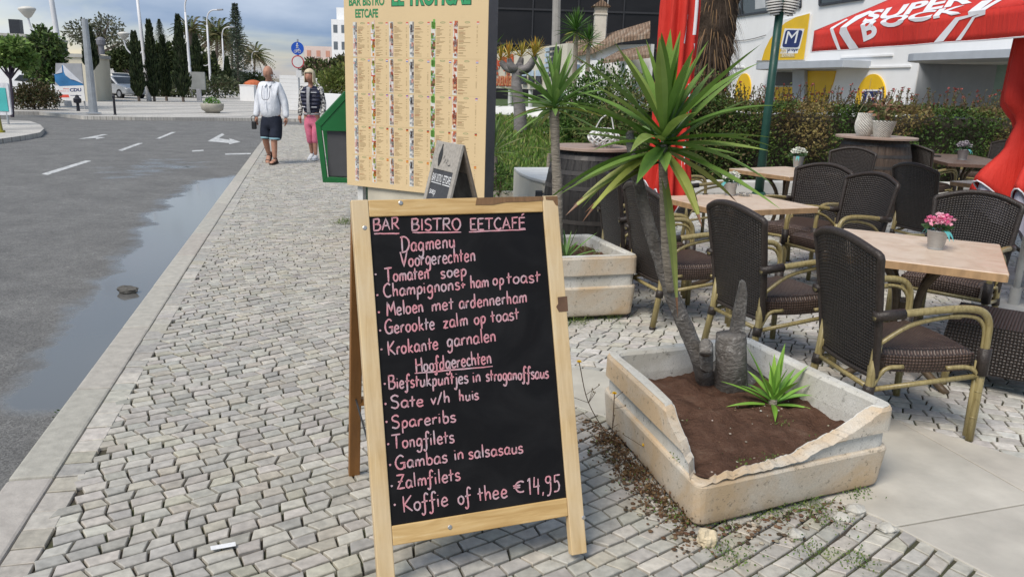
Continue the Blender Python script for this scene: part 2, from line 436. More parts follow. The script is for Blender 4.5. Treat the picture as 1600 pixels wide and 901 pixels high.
# --- pale slabs crossing the terrace
bm = bmesh.new(); bm.faces.new([bm.verts.new((x, y, -.012)) for x, y in slab_poly])
def cut(p, q):
    p, q = Vector(p).to_3d(), Vector(q).to_3d(); nn_ = (q - p).cross(Vector((0, 0, 1)))
    bmesh.ops.bisect_plane(bm, geom=bm.verts[:] + bm.edges[:] + bm.faces[:], plane_co=p, plane_no=nn_)
c1, c2 = gp(1458, 813), gp(1600, 788); cut(c1[:2], c2[:2])
c1, c2 = gp(1522, 724), gp(1600, 768); cut(c1[:2], c2[:2])
cut((.9, 3.2), (1.3, 4.1))
bmesh.ops.split_edges(bm, edges=bm.edges[:])
mb = MB()
for f in bm.faces:
    k = f.calc_center_median(); pts = [v_.co + (k - v_.co).normalized() * .005 for v_ in f.verts]
    mb.prism([(p.x, p.y, -.03) for p in pts], (0, 0, .033), jit((.50, .465, .40), .05))
bm.free()
tag(mb.build('paving_slabs', attr_mat('worn limestone slab', .6, .28, 3.2, .25, 30, .45), bevel=.004), kind='structure')

# --- far side: plaza, left pavement island
a = MT('plaza cobble'); v = a.coord('Object')
br = a.n('ShaderNodeTexBrick'); br.inputs['Scale'].default_value = 4; a.l(v, br.inputs['Vector'])
br.inputs['Color1'].default_value = (.56, .53, .48, 1); br.inputs['Color2'].default_value = (.47, .45, .41, 1); br.inputs['Mortar'].default_value = (.3, .28, .25, 1)
wv_ = a.n('ShaderNodeTexWave'); wv_.inputs['Scale'].default_value = .11; wv_.inputs['Distortion'].default_value = 1.5; a.l(a.coord('Object', (1, .6, 1), (0, 0, R(35))), wv_.inputs['Vector'])
c_ = a.mix(a.ramp(wv_.outputs[0], [(.82, 0), (.86, .55)]), br.outputs[0], (.25, .24, .23))
a.set(a.mix(.5, c_, a.ramp(a.noise(v, 1.1, 6), [(.3, .7), (.7, 1.2)]), 'MULTIPLY'), .85)
plaza_m = a.m
E0 = [gp(x, y) for x, y in [(-60, 171), (60, 173), (130, 180), (210, 181.5), (300, 182), (420, 183), (560, 186)]]
mb = MB(); fr = [Vector((-60, 33, 0))] + [Vector((p.x, p.y, 0)) for p in E0] + [Vector((8, 29, 0))]
top = [Vector((p.x, p.y, far_z(p.y) + .02)) for p in fr]; low = [Vector((p.x, p.y, -.25)) for p in fr]
far = [Vector((p.x * 9, 260, far_z(260) + .02)) for p in fr]
n_ = len(fr)
mb.add(top + low + far, [(i, i + 1, n_ + i + 1, n_ + i) for i in range(n_ - 1)] + [(i + 1, i, 2 * n_ + i, 2 * n_ + i + 1) for i in range(n_ - 1)])
tag(mb.build('plaza', plaza_m), kind='structure')
mb = MB(); isl = [gp(x, y, 0) for x, y in [(-60, 186), (0, 187), (46, 189), (62, 194), (69, 201), (62, 207), (35, 212), (0, 217), (-60, 226)]]
mb.prism([(p.x, p.y, -.2) for p in isl], (0, 0, .2))
tag(mb.build('island_pavement', plaza_m), kind='structure')

# --- lawn behind the terrace
lawn = [(-.6, 11.3), (1.0, 11.45), (2.0, 12.4), (3.0, 14), (3.4, 21), (-3.2, 21)]
def lz(y): return .005 + max(0, y - 11.3) * .085
mb = MB(); mb.poly([(x, y, lz(y)) for x, y in lawn]); mb.poly([(-3.2, 21, lz(21)), (3.4, 21, lz(21)), (9, 60, .7), (-8, 60, .5)])
tag(mb.build('lawn', vary('lawn soil', (.055, .085, .02), .95, .3, 3)), kind='structure')
mb = MB()
for _ in range(15000):
    y = 11.3 + 9.5 * random.random() ** 1.2; x = random.uniform(-.07 * y, .19 * y)
    if not inside(x, y, lawn): continue
    h = random.uniform(.04, .12) * (1 + (y - 11) * .03); d = Vector((random.uniform(-.6, .6), random.uniform(-.6, .6), 1)).normalized()
    leaf(mb, Vector((x, y, lz(y) - .01)), d, h, jit(random.choice([(.10, .19, .03), (.14, .23, .04), (.2, .23, .07)]), .25), .22 + (y - 11) * .02)
tag(mb.build('grass', attr_mat('grass blade', .7, 0, trans=.25)), kind='stuff')
# ================================================================== hero: chalk menu board
wood = MT('varnished pine'); v = wood.coord('Object', (14, 14, 1.2))
g = wood.ramp(wood.noise(v, 3, 6, .6, 1.2), [(.3, (.50, .335, .15)), (.55, (.62, .44, .22)), (.75, (.68, .52, .29))])
v2 = wood.coord('Object')
g = wood.mix(wood.ramp(wood.noise(v2, 5, 5), [(.35, 0), (.7, .6)]), g, (.66, .54, .37))
vk = wood.n('ShaderNodeTexVoronoi'); vk.inputs['Scale'].default_value = 5.5; wood.l(v2, vk.inputs['Vector'])
g = wood.mix(wood.ramp(vk.outputs['Distance'], [(.03, .7), (.07, 0)]), g, (.33, .18, .07))
wood.set(g, .42, .5); wood.bump(wood.noise(v, 9, 4), .12, .003)
wood_h = MT('varnished pine across'); v = wood_h.coord('Object', (1.2, 14, 14))
g = wood_h.ramp(wood_h.noise(v, 3, 6, .6, 1.2), [(.3, (.46, .28, .10)), (.55, (.60, .40, .17)), (.75, (.68, .50, .26))])
wood_h.set(g, .42, .5); wood_h.bump(wood_h.noise(v, 9, 4), .12, .003)
wood_d = vary('orange stained pine', (.28, .125, .035), .5, .2, 5, (8, 8, 1), .1, 40)
bare = vary('bare scraped wood', (.19, .105, .05), .8, .2, 20, (6, 1, 1), .2, 90)
slate = MT('black chalkboard'); v = slate.coord('Object')
slate.set(slate.mix(slate.ramp(slate.noise(v, 4.5, 7, .62, .8), [(.42, 0), (.75, 1)]), (.006, .0055, .006), (.015, .0145, .015)), slate.ramp(slate.noise(v, 7, 5), [(.3, .5), (.7, .66)]), .18)
chalk = MT('pink chalk'); v = chalk.coord('Object')
ck = chalk.mix(chalk.ramp(chalk.noise(v, 22, 3), [(.42, 0), (.66, 1)]), (.62, .27, .30), (.52, .40, .43))
ck = chalk.mix(chalk.ramp(chalk.noise(v, 260, 4, .7), [(.52, 0), (.68, .6)]), ck, (.12, .08, .09))
chalk.set(ck, .9, .1)

O0 = Vector((.293, 2.42, 0)); TH, BW, BL, TI = .3572, .7218, 1.2733, .3179
u_ = Vector((math.cos(TH), math.sin(TH), .0038)).normalized(); p_ = Vector((-math.sin(TH), math.cos(TH), 0))
up_ = u_.cross(p_).normalized(); s_ = (p_ * math.sin(TI) + up_ * math.cos(TI)).normalized(); nb = u_.cross(s_).normalized()   # nb looks back out at the street
board = thing('chalkboard_sign', 'pine framed A-board with the pink chalk day menu standing on the cobbles', 'menu board', O0)
Mb = Matrix((u_, s_, u_.cross(s_))).transposed()      # local x along width (0 .. -BW), y up the slope, z towards the viewer
def bl(x, y, z=0): return Mb @ Vector((x, y, z))
def bbox(name, x0, x1, y0, y1, z0, z1, mat, parent=board, bev=.003, origin=None):
    b = MB(); b.box(((x1 - x0) / 2, (y1 - y0) / 2, (z1 - z0) / 2), (x1 - x0, y1 - y0, z1 - z0))
    o = b.build(name, mat, parent, bevel=bev)
    o.matrix_local = Matrix.Translation(bl(x0, y0, z0)) @ Mb.to_4x4(); return o
a1, a2, b1, b2 = -.6669, -.0576, .2265, 1.2172
bbox('stile', -BW, a1, 0, BL, -.032, 0, wood.m); bbox('stile', a2, 0, .03, BL, -.032, 0, wood.m)
# grain of the stiles runs along local y
for n_ in list(wood.t.nodes):
    if n_.type == 'MAPPING' and tuple(n_.inputs['Scale'].default_value)[0] == 14: n_.inputs['Scale'].default_value = (14, 1.2, 14)
rl = bbox('rail', a1 + .0005, a2 - .0005, b2, BL - .001, -.031, -.0015, wood_h.m); bbox('rail', a1 + .0005, a2 - .0005, b1 - .062, b1, -.031, -.0015, wood_h.m)
panel = bbox('panel', a1 - .006, a2 + .006, b1 - .006, b2 + .006, -.022, -.008, slate.m, bev=0)
# scraped and taped spots on the wood
def patch(name, pts, mat, z=.0012):
    b = MB(); b.prism([bl(x, y, z - .0008) for x, y in pts], bl(0, 0, .0009)); return b.build(name, mat, board)
def bloc(px, py):
    P = onp(px, py, O0, nb) - O0; return (P.dot(u_), P.dot(s_))
patch('bare_patch', [bloc(*q) for q in [(745, 309), (800, 307.5), (849, 307), (849, 313), (826, 315), (790, 316), (770, 320), (743, 320)]], bare, .0002)
patch('bare_patch', [bloc(*q) for q in [(852, 307), (871, 306.5), (872, 322), (868, 320), (864, 313), (853, 312)]], bare)
patch('tape', [bloc(*q) for q in [(871, 464), (886, 462.5), (887.5, 486), (873, 487), (869, 479), (872, 474)]], vary('brown tape', (.13, .07, .04), .5, .2, 30))
for q in [(570, 356), (626, 317), (703, 823), (912, 808)]:
    x, y = bloc(*q); b = MB(); b.lathe([(.0075, 0), (.0075, .0012), (.005, .0024), (0.0005, .0026)], n=14)
    o = b.build('screw', vary('zinc screw', (.5, .48, .45), .4, .1, 40, metal=.8), board); o.matrix_local = Matrix.Translation(bl(x, y, -.0008)) @ Mb.to_4x4()
# rear frame
ax = bl(0, BL - .012, -.034); sp = .86
for x in (-BW + .028, -.05):
    T_ = bl(x, BL - .02, -.05); Bt = Vector((u_.x * (x + .03), u_.y * (x + .03), 0)) + p_ * sp
    d = (T_ - Bt); k = d.normalized(); sx_ = (u_ - k * u_.dot(k)).normalized(); M3 = Matrix((sx_, k.cross(sx_), k)).transposed()
    b = MB(); b.box((0, 0, d.length / 2), (.044, .03, d.length)); o = b.build('rear_leg', wood_d, board, bevel=.003)
    o.matrix_local = Matrix.Translation(Bt) @ M3.to_4x4()
for f_ in (.32, .93):
    A = Vector((u_.x * (-BW + .07), u_.y * (-BW + .07), 0)) + p_ * sp; T_ = bl(-BW + .05, BL - .02, -.05); c0 = A.lerp(T_, f_)
    A2 = Vector((u_.x * -.05, u_.y * -.05, 0)) + p_ * sp; T2 = bl(-.05, BL - .02, -.05); c1 = A2.lerp(T2, f_)
    b = MB(); d = (c1 - c0).normalized(); b.tube([c0 + d * .0, c1], .02, 4); b.build('rear_rail', wood_d, board)
b = MB(); A = bl(-BW + .02, .42, -.03); Bq = (Vector((u_.x * (-BW + .05), u_.y * (-BW + .05), 0)) + p_ * sp).lerp(bl(-BW + .05, BL, -.05), .33)
b.tube([A, Bq], .004, 6); b.build('stay', vary('dark iron', (.03, .03, .03), .5), board)

# --- chalk handwriting: strokes drawn as thin ribbons
G = {
'A': (.62, '.0,0 .3,1 .58,0;.1,.36 .5,.38'), 'B': (.6, '.05,0 .06,1;~.0,.98 .4,1 .48,.8 .36,.58 .1,.54;~.1,.54 .48,.48 .56,.24 .38,.02 .02,.0'),
'C': (.6, '~.52,.86 .34,1 .1,.8 .02,.45 .14,.1 .36,0 .56,.12'), 'D': (.66, '.08,0 .1,1;~-.02,.98 .34,1 .6,.74 .6,.36 .38,.06 .02,.0'), 'E': (.52, '.5,.99 .05,.98 .05,0 .5,.0;.05,.52 .42,.53'),
'F': (.5, '.5,1 .06,.98 .05,0;.05,.53 .4,.53'), 'G': (.66, '~.56,.86 .36,1 .1,.8 .02,.42 .16,.06 .42,.0 .56,.2 .57,.42;.3,.42 .66,.44;.57,.42 .58,.0'), 'H': (.64, '.06,1 .05,0;.56,1 .56,0;.0,.5 .62,.54'),
'I': (.2, '.1,1 .1,0'), 'K': (.58, '.07,1 .06,0;.54,.98 .1,.46;.1,.46 .56,.0'), 'M': (.78, '.04,0 .12,1 .36,.3 .62,1 .72,0'),
'O': (.64, '~.32,1 .08,.8 .02,.42 .2,.03 .42,.04 .6,.4 .54,.82 .32,1'), 'R': (.6, '.05,0 .07,1;~.0,.98 .4,1 .48,.78 .36,.54 .1,.5;.2,.5 .56,.0'),
'S': (.56, '~.5,.88 .3,1 .08,.86 .12,.62 .4,.46 .48,.2 .3,.0 .02,.1'), 'T': (.62, '-.04,.98 .62,1;.3,.99 .28,0'), 'V': (.6, '.02,1 .28,0 .6,1.0'), 'Z': (.56, '.02,.98 .52,1 .04,.02 .54,.04;.1,.5 .44,.52'),
'a': (.46, '~.38,.46 .2,.54 .04,.36 .06,.08 .22,.02 .36,.22 .39,.48;~.39,.48 .37,.12 .46,.02'), 'b': (.44, '.07,1 .06,.04;~.06,.34 .22,.52 .38,.36 .34,.08 .18,.0 .06,.1'),
'c': (.38, '~.34,.44 .2,.53 .04,.34 .06,.1 .2,.01 .36,.1'), 'd': (.48, '~.36,.44 .18,.53 .03,.34 .06,.08 .2,.01 .36,.2;.38,1 .37,.02'),
'e': (.42, '~.05,.27 .34,.31 .32,.48 .17,.53 .04,.34 .06,.1 .2,.0 .4,.1'), 'f': (.36, '~.4,.86 .28,1 .17,.84 .16,.4 .14,-.2 .04,-.34 -.06,-.22;-.02,.46 .36,.5'),
'g': (.46, '~.38,.44 .2,.54 .04,.36 .07,.1 .22,.04 .37,.24;~.39,.5 .38,.1 .34,-.3 .16,-.42 .02,-.28'), 'h': (.44, '.07,1 .06,0;~.06,.3 .2,.5 .33,.42 .36,.0'),
'i': (.18, '.08,.5 .08,.0;.08,.7 .085,.74'), 'j': (.2, '~.14,.5 .13,-.1 .06,-.38 -.1,-.3;.14,.7 .145,.74'), 'k': (.42, '.07,1 .06,0;.36,.52 .08,.24;.12,.26 .4,.0'), 'l': (.17, '.08,1 .08,.0'),
'm': (.66, '.06,.5 .05,0;~.05,.3 .18,.5 .29,.42 .3,.0;~.3,.3 .43,.5 .56,.42 .57,.0'), 'n': (.44, '.06,.5 .05,0;~.05,.3 .2,.51 .34,.42 .36,.0'), 'o': (.44, '~.21,.53 .05,.4 .04,.14 .2,.0 .36,.14 .37,.4 .21,.53'),
'p': (.44, '.07,.5 .05,-.42;~.06,.32 .22,.52 .38,.38 .34,.1 .18,.0 .06,.1'), 'r': (.32, '.06,.5 .05,0;~.05,.28 .16,.48 .32,.48'), 's': (.36, '~.32,.45 .18,.53 .05,.44 .1,.3 .28,.22 .3,.08 .16,.0 .0,.06'),
't': (.32, '.13,.84 .12,.02 ;-.02,.5 .32,.54'), 'u': (.44, '~.06,.5 .05,.14 .16,.01 .3,.1 .37,.3;.37,.5 .38,.0'), 'v': (.4, '.03,.5 .18,.0 .38,.52'), 'z': (.4, '.02,.5 .36,.52 .03,.02 .38,.03'), 'x': (.4, '.02,.5 .36,0;.36,.5 .02,0'),
'+': (.4, '.16,.5 .16,.1;.0,.3 .34,.32'), '/': (.34, '.0,-.1 .32,.9'), ' ': (.3, ''), ',': (.2, '.1,.06 .04,-.16'), '.': (.2, '.08,.04 .09,.0'),
'1': (.3, '.0,.8 .16,1 .15,0'), '4': (.5, '.1,1 .04,.42 .44,.46;.38,.9 .33,-.05'), '9': (.46, '~.38,.7 .2,.58 .04,.72 .14,.96 .36,.94 .38,.7;~.38,.7 .36,.2 .26,-.12 .08,-.16'), '5': (.5, '.5,1 .12,.98 .1,.56;~.1,.56 .3,.62 .42,.36 .32,.06 .02,.0'),
'€': (.6, '~.52,.82 .34,.9 .1,.72 .06,.38 .2,.1 .42,.06 .5,.14;-.06,.58 .34,.6;-.06,.4 .32,.42'), 'É': (.52, '.5,.99 .05,.98 .05,0 .5,.0;.05,.52 .42,.53;.24,1.14 .44,1.36'),
}
def strokes(txt):
    """-> list of (polyline, glyph_x) in em space and the total width"""
    x = 0; o = []
    for ch in txt:
        wd, sdef = G[ch]
        for part in [q for q in sdef.split(';') if q.strip()]:
            sm = part.startswith('~'); pts = [tuple(map(float, q.split(','))) for q in part.lstrip('~').split()]
            jx, jy = random.uniform(-.018, .018), random.uniform(-.02, .02)
            pts = [Vector((x + a_ + jx + random.uniform(-.008, .008), b_ + jy + random.uniform(-.008, .008), 0)) for a_, b_ in pts]
            o.append(crom(pts, 6) if sm else sum([[pts[i].lerp(pts[i + 1], k / 3) for k in range(3)] for i in range(len(pts) - 1)], []) + [pts[-1]])
        x += wd + .085
    return o, x - .085
ck_mb = MB()
def ribbon(pl, width):
    vs = []; n = len(pl)
    for i, p in enumerate(pl):
        t = (pl[min(i + 1, n - 1)] - pl[max(i - 1, 0)]); t = t.normalized() if t.length > 1e-9 else Vector((1, 0, 0))
        sd_ = Vector((-t.y, t.x, 0)) * width * .5 * random.uniform(.8, 1.15) * (.75 if i in (0, n - 1) else 1)
        vs += [p + sd_, p - sd_]
    vs = [bl(q.x, q.y, -.0066) for q in vs]
    ck_mb.add(vs, [(2 * i + 1, 2 * i + 3, 2 * i + 2, 2 * i) for i in range(n - 1)])
def write(txt, x0, y0, x1, y1, cap, wd=.0054):
    sl, W = strokes(txt); A, B = Vector((x0, y0)), Vector((x1, y1)); e = (B - A) / W; upv = Vector((e.y, -e.x)).normalized()
    upv = (upv + Vector((-.03, -1))).normalized()
    for pl in sl:
        ribbon([Vector((*bloc(*(A + e * q.x + upv * (q.y * cap))), 0)) for q in pl], wd)
def under(x0, y0, x1, y1):
    ribbon([Vector((*bloc(x0 + (x1 - x0) * i / 8, y0 + (y1 - y0) * i / 8 + random.uniform(-.3, .3)), 0)) for i in range(9)], .0048)
def z1(x, y): return (530 + x / 2.9075, 290 + y / 2.9075)
def z2(x, y): return (530 + x / 2.6425, 560 + y / 2.6425)
for t, zf_, p, q, cap in [
    ('BAR', z1, (157, 203), (275, 196), 18), ('BISTRO', z1, (330, 202), (555, 200), 18), ('EETCAFÉ', z1, (597, 200), (850, 193), 17.5),
    ('Dagmenu', z1, (284, 302), (530, 278), 24), ('Voorgerechten', z1, (282, 368), (622, 340), 23),
    ('Tomaten', z1, (212, 438), (412, 420), 22), ('soep', z1, (465, 420), (583, 406), 20), ('Champignons+', z1, (205, 507), (580, 468), 21), ('ham', z1, (600, 466), (684, 458), 20), ('op', z1, (702, 452), (752, 447), 19), ('toast', z1, (766, 446), (918, 436), 20),
    ('Meloen', z1, (218, 592), (386, 572), 22), ('met', z1, (424, 570), (524, 560), 21), ('ardennerham', z1, (548, 558), (858, 528), 21),
    ('Gerookte', z1, (212, 672), (438, 652), 22), ('zalm', z1, (476, 648), (590, 632), 21), ('op', z1, (618, 630), (670, 622), 20), ('toast', z1, (694, 622), (822, 606), 21),
    ('Krokante', z1, (224, 770), (454, 742), 22), ('garnalen', z1, (494, 732), (716, 706), 22), ('Hoofdgerechten', z1, (352, 848), (696, 806), 22),
    ('Biefstukpuntjes', z2, (206, 126), (536, 100), 21), ('in', z2, (554, 98), (588, 94), 20), ('stroganoffsaus', z2, (610, 94), (868, 80), 20),
    ('Sate', z2, (214, 206), (352, 196), 20), ('v/h', z2, (380, 188), (460, 180), 19), ('huis', z2, (498, 176), (580, 168), 18), ('Spareribs', z2, (218, 290), (486, 260), 20),
    ('Tongfilets', z2, (224, 374), (478, 346), 22), ('Gambas', z2, (236, 458), (452, 428), 21), ('in', z2, (478, 420), (518, 414), 20), ('salsasaus', z2, (538, 414), (764, 388), 20), ('Zalmfilets', z2, (240, 540), (503, 502), 22),
    ('Koffie', z2, (266, 636), (454, 606), 25), ('of', z2, (494, 604), (548, 594), 24), ('thee', z2, (578, 590), (698, 572), 24), ('€', z2, (728, 556), (772, 552), 20), ('14,95', z2, (784, 562), (918, 548), 26)]:
    write(t, *zf_(*p), *zf_(*q), cap)
for a_ in [(z1(160, 217), z1(275, 216)), (z1(335, 212), z1(557, 210)), (z1(592, 209), z1(850, 198)), (z1(345, 852), z1(700, 820))]: under(*a_[0], *a_[1])
for zf_, q in [(z1, (167, 403)), (z1, (175, 497)), (z1, (182, 575)), (z1, (188, 658)), (z1, (194, 744)), (z2, (190, 105)), (z2, (193, 188)), (z2, (197, 262)), (z2, (204, 354)), (z2, (212, 440)), (z2, (219, 527)), (z2, (231, 605))]:
    x, y = bloc(*zf_(*q)); ribbon([Vector((x - .003, y, 0)), Vector((x, y + .001, 0)), Vector((x + .003, y, 0))], .007)
ck_o = ck_mb.build('chalk_writing', chalk.m, panel); ck_o.matrix_parent_inverse = panel.matrix_basis.inverted()

# ================================================================== small grey A-board behind it
sb = thing('small_chalkboard_sign', 'small weathered grey A-board with white chalk writing before the big menu panel', 'menu board', (-.47, 5.6, 0))
gw = vary('weathered grey wood', (.36, .33, .29), .75, .2, 4, (10, 10, 1), .2, 60)
gw_d = vary('weathered wood inner side', (.17, .14, .11), .8, .2, 4, (10, 10, 1), .2, 60)
su = Vector((math.cos(R(-60)), math.sin(R(-60)), 0)); spv = Vector((-su.y, su.x, 0))
def leaf_frame(lean, front):
    k = (spv * lean * (1 if front else -1) + Vector((0, 0, 1.18))).normalized()
    nrm = su.cross(k); return k, nrm
for front, lean in ((True, .3), (False, .34)):
    kk, nrm = leaf_frame(lean, front)
    foot = -spv * lean if front else spv * lean
    Mx = Matrix((su, kk, nrm)).transposed().to_4x4(); Lh = 1.22
    def sbx(name, x0, x1, y0, y1, z0, z1, mat, par=sb):
        b = MB(); b.box(((x0 + x1) / 2, (y0 + y1) / 2, (z0 + z1) / 2), (x1 - x0, y1 - y0, z1 - z0)); o = b.build(name, mat, par, bevel=.003)
        o.matrix_local = Matrix.Translation(foot) @ Mx; return o
    g_ = gw if front else gw_d
    sbx('stile', -.21, -.165, 0, Lh, -.02, 0, g_); sbx('stile', .165, .21, 0, Lh, -.02, 0, g_)
    sbx('header', -.1645, .1645, 1.02, Lh - .002, -.018, -.001, g_); sbx('rail', -.1645, .1645, .12, .16, -.018, -.001, g_)
    pn = sbx('panel', -.1645, .1645, .16, 1.02, -.014, -.006, vary('grey slate', (.055, .055, .06), .6, .2, 8) if front else vary('dark slate back', (.02, .02, .02), .6))
    if front:
        tx = MB(); wc = (0, 0, 0)
        def tw(s_txt, x, y, w_, h_): put_text(tx, s_txt, (x, y + .085, -.006), (1, 0, 0), (0, 1, 0), w_, h_, lift=.002, bold=.01)
        tw('BAR', -.15, .85, .062, .055); tw('BISTRO', -.075, .85, .09, .055); tw('EETCAFE', .035, .85, .118, .055)
        tx.box((-.06, .925, -.003), (.17, .006, .001)); tx.box((.1, .925, -.003), (.12, .006, .001))
        sl_mb = ck_mb; ck_mb = MB(); keep = bl
        bl = lambda x, y, z=0: Vector((x, y, -.0045))
        for i, t_ in enumerate(['soep', 'garnalen', 'op toast', 'Sate', 'Spareribs', 'Zalm', 'Gambas']):
            sl, W = strokes(t_); x0 = -.14 + (.03 if i % 2 else 0)
            for pl in sl: ribbon([Vector((x0 + q.x * .05,   .845 - i * .075 + q.y * .05, 0)) for q in pl], .006)
        wch = vary('white chalk', (.7, .7, .7), .9)
        ck_mb.build('chalk_writing', wch, pn); bl = keep; ck_mb = sl_mb
        tx.build('chalk_heading', wch, pn)
        lg = MB(); lg.grid(lambda a_, b_: Vector((-.085 + (.008 + .026 * math.sin(math.pi * min(1, b_ * 1.15))) * math.cos(2 * math.pi * a_) * .9, 1.045 + b_ * .155, .0015 + .002 * math.sin(2 * math.pi * a_))), 14, 10, wrap=True)
        lg.add(*(lambda s2: ([Vector((-.03 + q.x * .06, 1.08 + q.y * .05 - q.x * .012, .002)) for q in s2[0]], s2[1]))((lambda: (lambda P: (P, [(2 * i, 2 * i + 1, 2 * i + 3, 2 * i + 2) for i in range(len(P) // 2 - 1)]))(sum([[p + Vector((0, .05, 0)), p - Vector((0, .05, 0))] for p in crom([(0, .4, 0), (.25, .9, 0), (.4, 0, 0), (.7, .6, 0), (1, .1, 0), (1.3, .7, 0), (1.6, .0, 0), (2.2, .3, 0)], 5)], [])))()))
        o = lg.build('bottle_emblem', vary('dark print', (.03, .03, .03), .7), sb); o.matrix_local = Matrix.Translation(foot) @ Mx
# ================================================================== big illuminated menu panel
PL, PR = Vector((-1.82, 8.6, 0)), Vector((-.30, 7.79, 0))
pu = (PR - PL).normalized(); pn_ = pu.cross(Vector((0, 0, 1))).normalized(); PWid = (PR - PL).length
mp_ = thing('menu_panel', 'tall beige menu panel with green lettering and many small dish photos', 'menu board', PL)
Mp = Matrix((pu, Vector((0, 0, 1)), pn_)).transposed()
def pplace(o): o.matrix_local = Mp.to_4x4(); return o
b = MB(); b.box((PWid / 2, 1.63, -.09), (PWid, 2.3, .176)); pplace(b.build('frame', vary('dark grey aluminium', (.09, .095, .105), .5, .1, 4, metal=.2), mp_, bevel=.004))
b = MB(); b.box((PWid / 2, 1.63, .001), (PWid - .004, 2.296, .008)); face_o = pplace(b.build('printed_face', vary('beige print', (.68, .515, .295), .38, .035, 1.2, spec=.45), mp_))
b = MB(); b.box((PWid / 2, .27, -.09), (PWid - .5, .55, .12)); pplace(b.build('plinth', vary('cream plinth', (.5, .46, .37), .8, .1, 4, bump=.1), mp_, bevel=.004))
b = MB(); b.box((.14, .25, -.07), (.07, .5, .06)); pplace(b.build('post', vary('white post', (.6, .6, .58), .5), mp_))
pr_ = MB(); zf = .0062
def prq(x, z, w_, h_, c, lift=0): pr_.poly([(x, z, zf + lift), (x + w_, z, zf + lift), (x + w_, z + h_, zf + lift), (x, z + h_, zf + lift)], c)
green = (.045, .25, .10); ink = (.3, .2, .09)
put_text(pr_, 'BAR BISTRO', (.07, 2.31, zf), (1, 0, 0), (0, 1, 0),   .45, .085, green, .001, .03)
put_text(pr_, 'EETCAFE', (.15, 2.195, zf), (1, 0, 0), (0, 1, 0), .29, .085, green, .001, .03)
put_text(pr_, 'LE TROPICAL', (.605, 2.295, zf), (1, 0, 0), (0, 1, 0), .93, .19, (.03, .09, .05), .0008, .06)
put_text(pr_, 'LE TROPICAL', (.615, 2.302, zf), (1, 0, 0), (0, 1, 0), .91, .176, (.05, .32, .14), .0022, .03)
pal = [[(.03, .03, .03), (.5, .48, .45), (.7, .68, .66), (.25, .2, .2), (.6, .35, .3), (.35, .4, .42)], [(.55, .07, .05), (.75, .72, .7), (.7, .5, .4), (.6, .25, .05), (.25, .3, .05), (.7, .68, .66)],
       [(.65, .5, .45), (.3, .28, .25), (.45, .42, .4), (.6, .25, .1), (.3, .06, .03), (.6, .6, .65)], [(.03, .03, .03), (.5, .48, .45), (.7, .68, .66), (.55, .3, .25), (.3, .33, .35), (.12, .1, .1)],
       [(.12, .3, .05), (.3, .15, .08), (.2, .45, .1), (.6, .62, .6), (.4, .45, .45), (.25, .4, .1)], [(.5, .13, .06), (.7, .66, .6), (.62, .2, .12), (.25, .08, .05), (.75, .72, .7), (.6, .35, .2)]]
colx = [.115, .345, .575, .825, 1.08, 1.335]; rowz = [2.155, 1.80, 1.455, 1.12, .805]; RHt = [.35, .34, .325, .305, .28]
patt = []
for ci in range(6):
    rr = random.Random(ci if ci != 3 else 0); P = []
    for k in range(30): P.append((rr.choice(pal[ci]), rr.random() * .8, rr.random(), rr.random() * .5 + .15, rr.random() * .07 + .015))
    patt.append(P)
flags = [[(.65, .1, .08), (.7, .6, .55)], [(.6, .1, .1), (.75, .75, .75), (.1, .15, .45)], [(.1, .12, .4), (.7, .2, .2), (.6, .6, .65)], [(.03, .03, .03), (.6, .05, .05), (.6, .3, .05)], [(.6, .1, .05), (.65, .45, .05), (.6, .1, .05)]]
for ri, z0 in enumerate(rowz):
    Hh = RHt[ri]
    for ci, x0 in enumerate(colx):
        w_ = .052; top = z0; prq(x0, top - Hh + .01, w_, Hh - .01, (.68, .66, .6))
        for (c, fx_, fz_, fw_, fh_) in patt[ci]:
            a0 = x0 + w_ * fx_; zz = top - Hh + .012 + (Hh - .06) * fz_
            prq(a0, zz, min(w_ * fw_ + .006, x0 + w_ - a0), fh_ * .9, c, .0003 + .0001 * int(fz_ * 9))
        rr = random.Random(ri * 10 + ci); tx0 = x0 + w_ + .012; wid = (colx[ci + 1] if ci < 5 else 1.64) - tx0 - .03
        zz = top - .05
        ov = [(tx0 + wid * .45 + .03 * math.cos(k / 6 * math.pi), top - .012 + .008 * math.sin(k / 6 * math.pi), zf) for k in range(12)]
        ovi = [(tx0 + wid * .45 + .026 * math.cos(k / 6 * math.pi), top - .012 + .005 * math.sin(k / 6 * math.pi), zf) for k in range(12)]
        pr_.add(ov + ovi, [(k, (k + 1) % 12, 12 + (k + 1) % 12, 12 + k) for k in range(12)], (.2, .33, .14))
        fl = flags[ri]; 
        for k, c in enumerate(fl): prq(tx0 + wid - .012, top - .03 + .024 * (len(fl) - 1 - k) / len(fl), .026, .024 / len(fl), c)
        while zz > top - Hh + .02:
            L = wid * rr.choice([.25, .35, .4, .5, .62]); hd = rr.random() < .16
            prq(tx0, zz, L * (.7 if hd else 1), .0042 if hd else .003, (.3, .1, .04) if hd else ink)
            if not hd and rr.random() < .8: prq(tx0 + wid - .012, zz, .013, .003, ink)
            zz -= rr.choice([.0105, .0105, .011, .02])
for ri in range(1, 5): prq(.08, rowz[ri] + .008, 1.58, .0012, (.5, .38, .2))
pplace(pr_.build('menu_print', attr_mat('menu print', .45, .1, 60), face_o)); bpy.data.objects['menu_print'].matrix_local = Matrix.Identity(4)

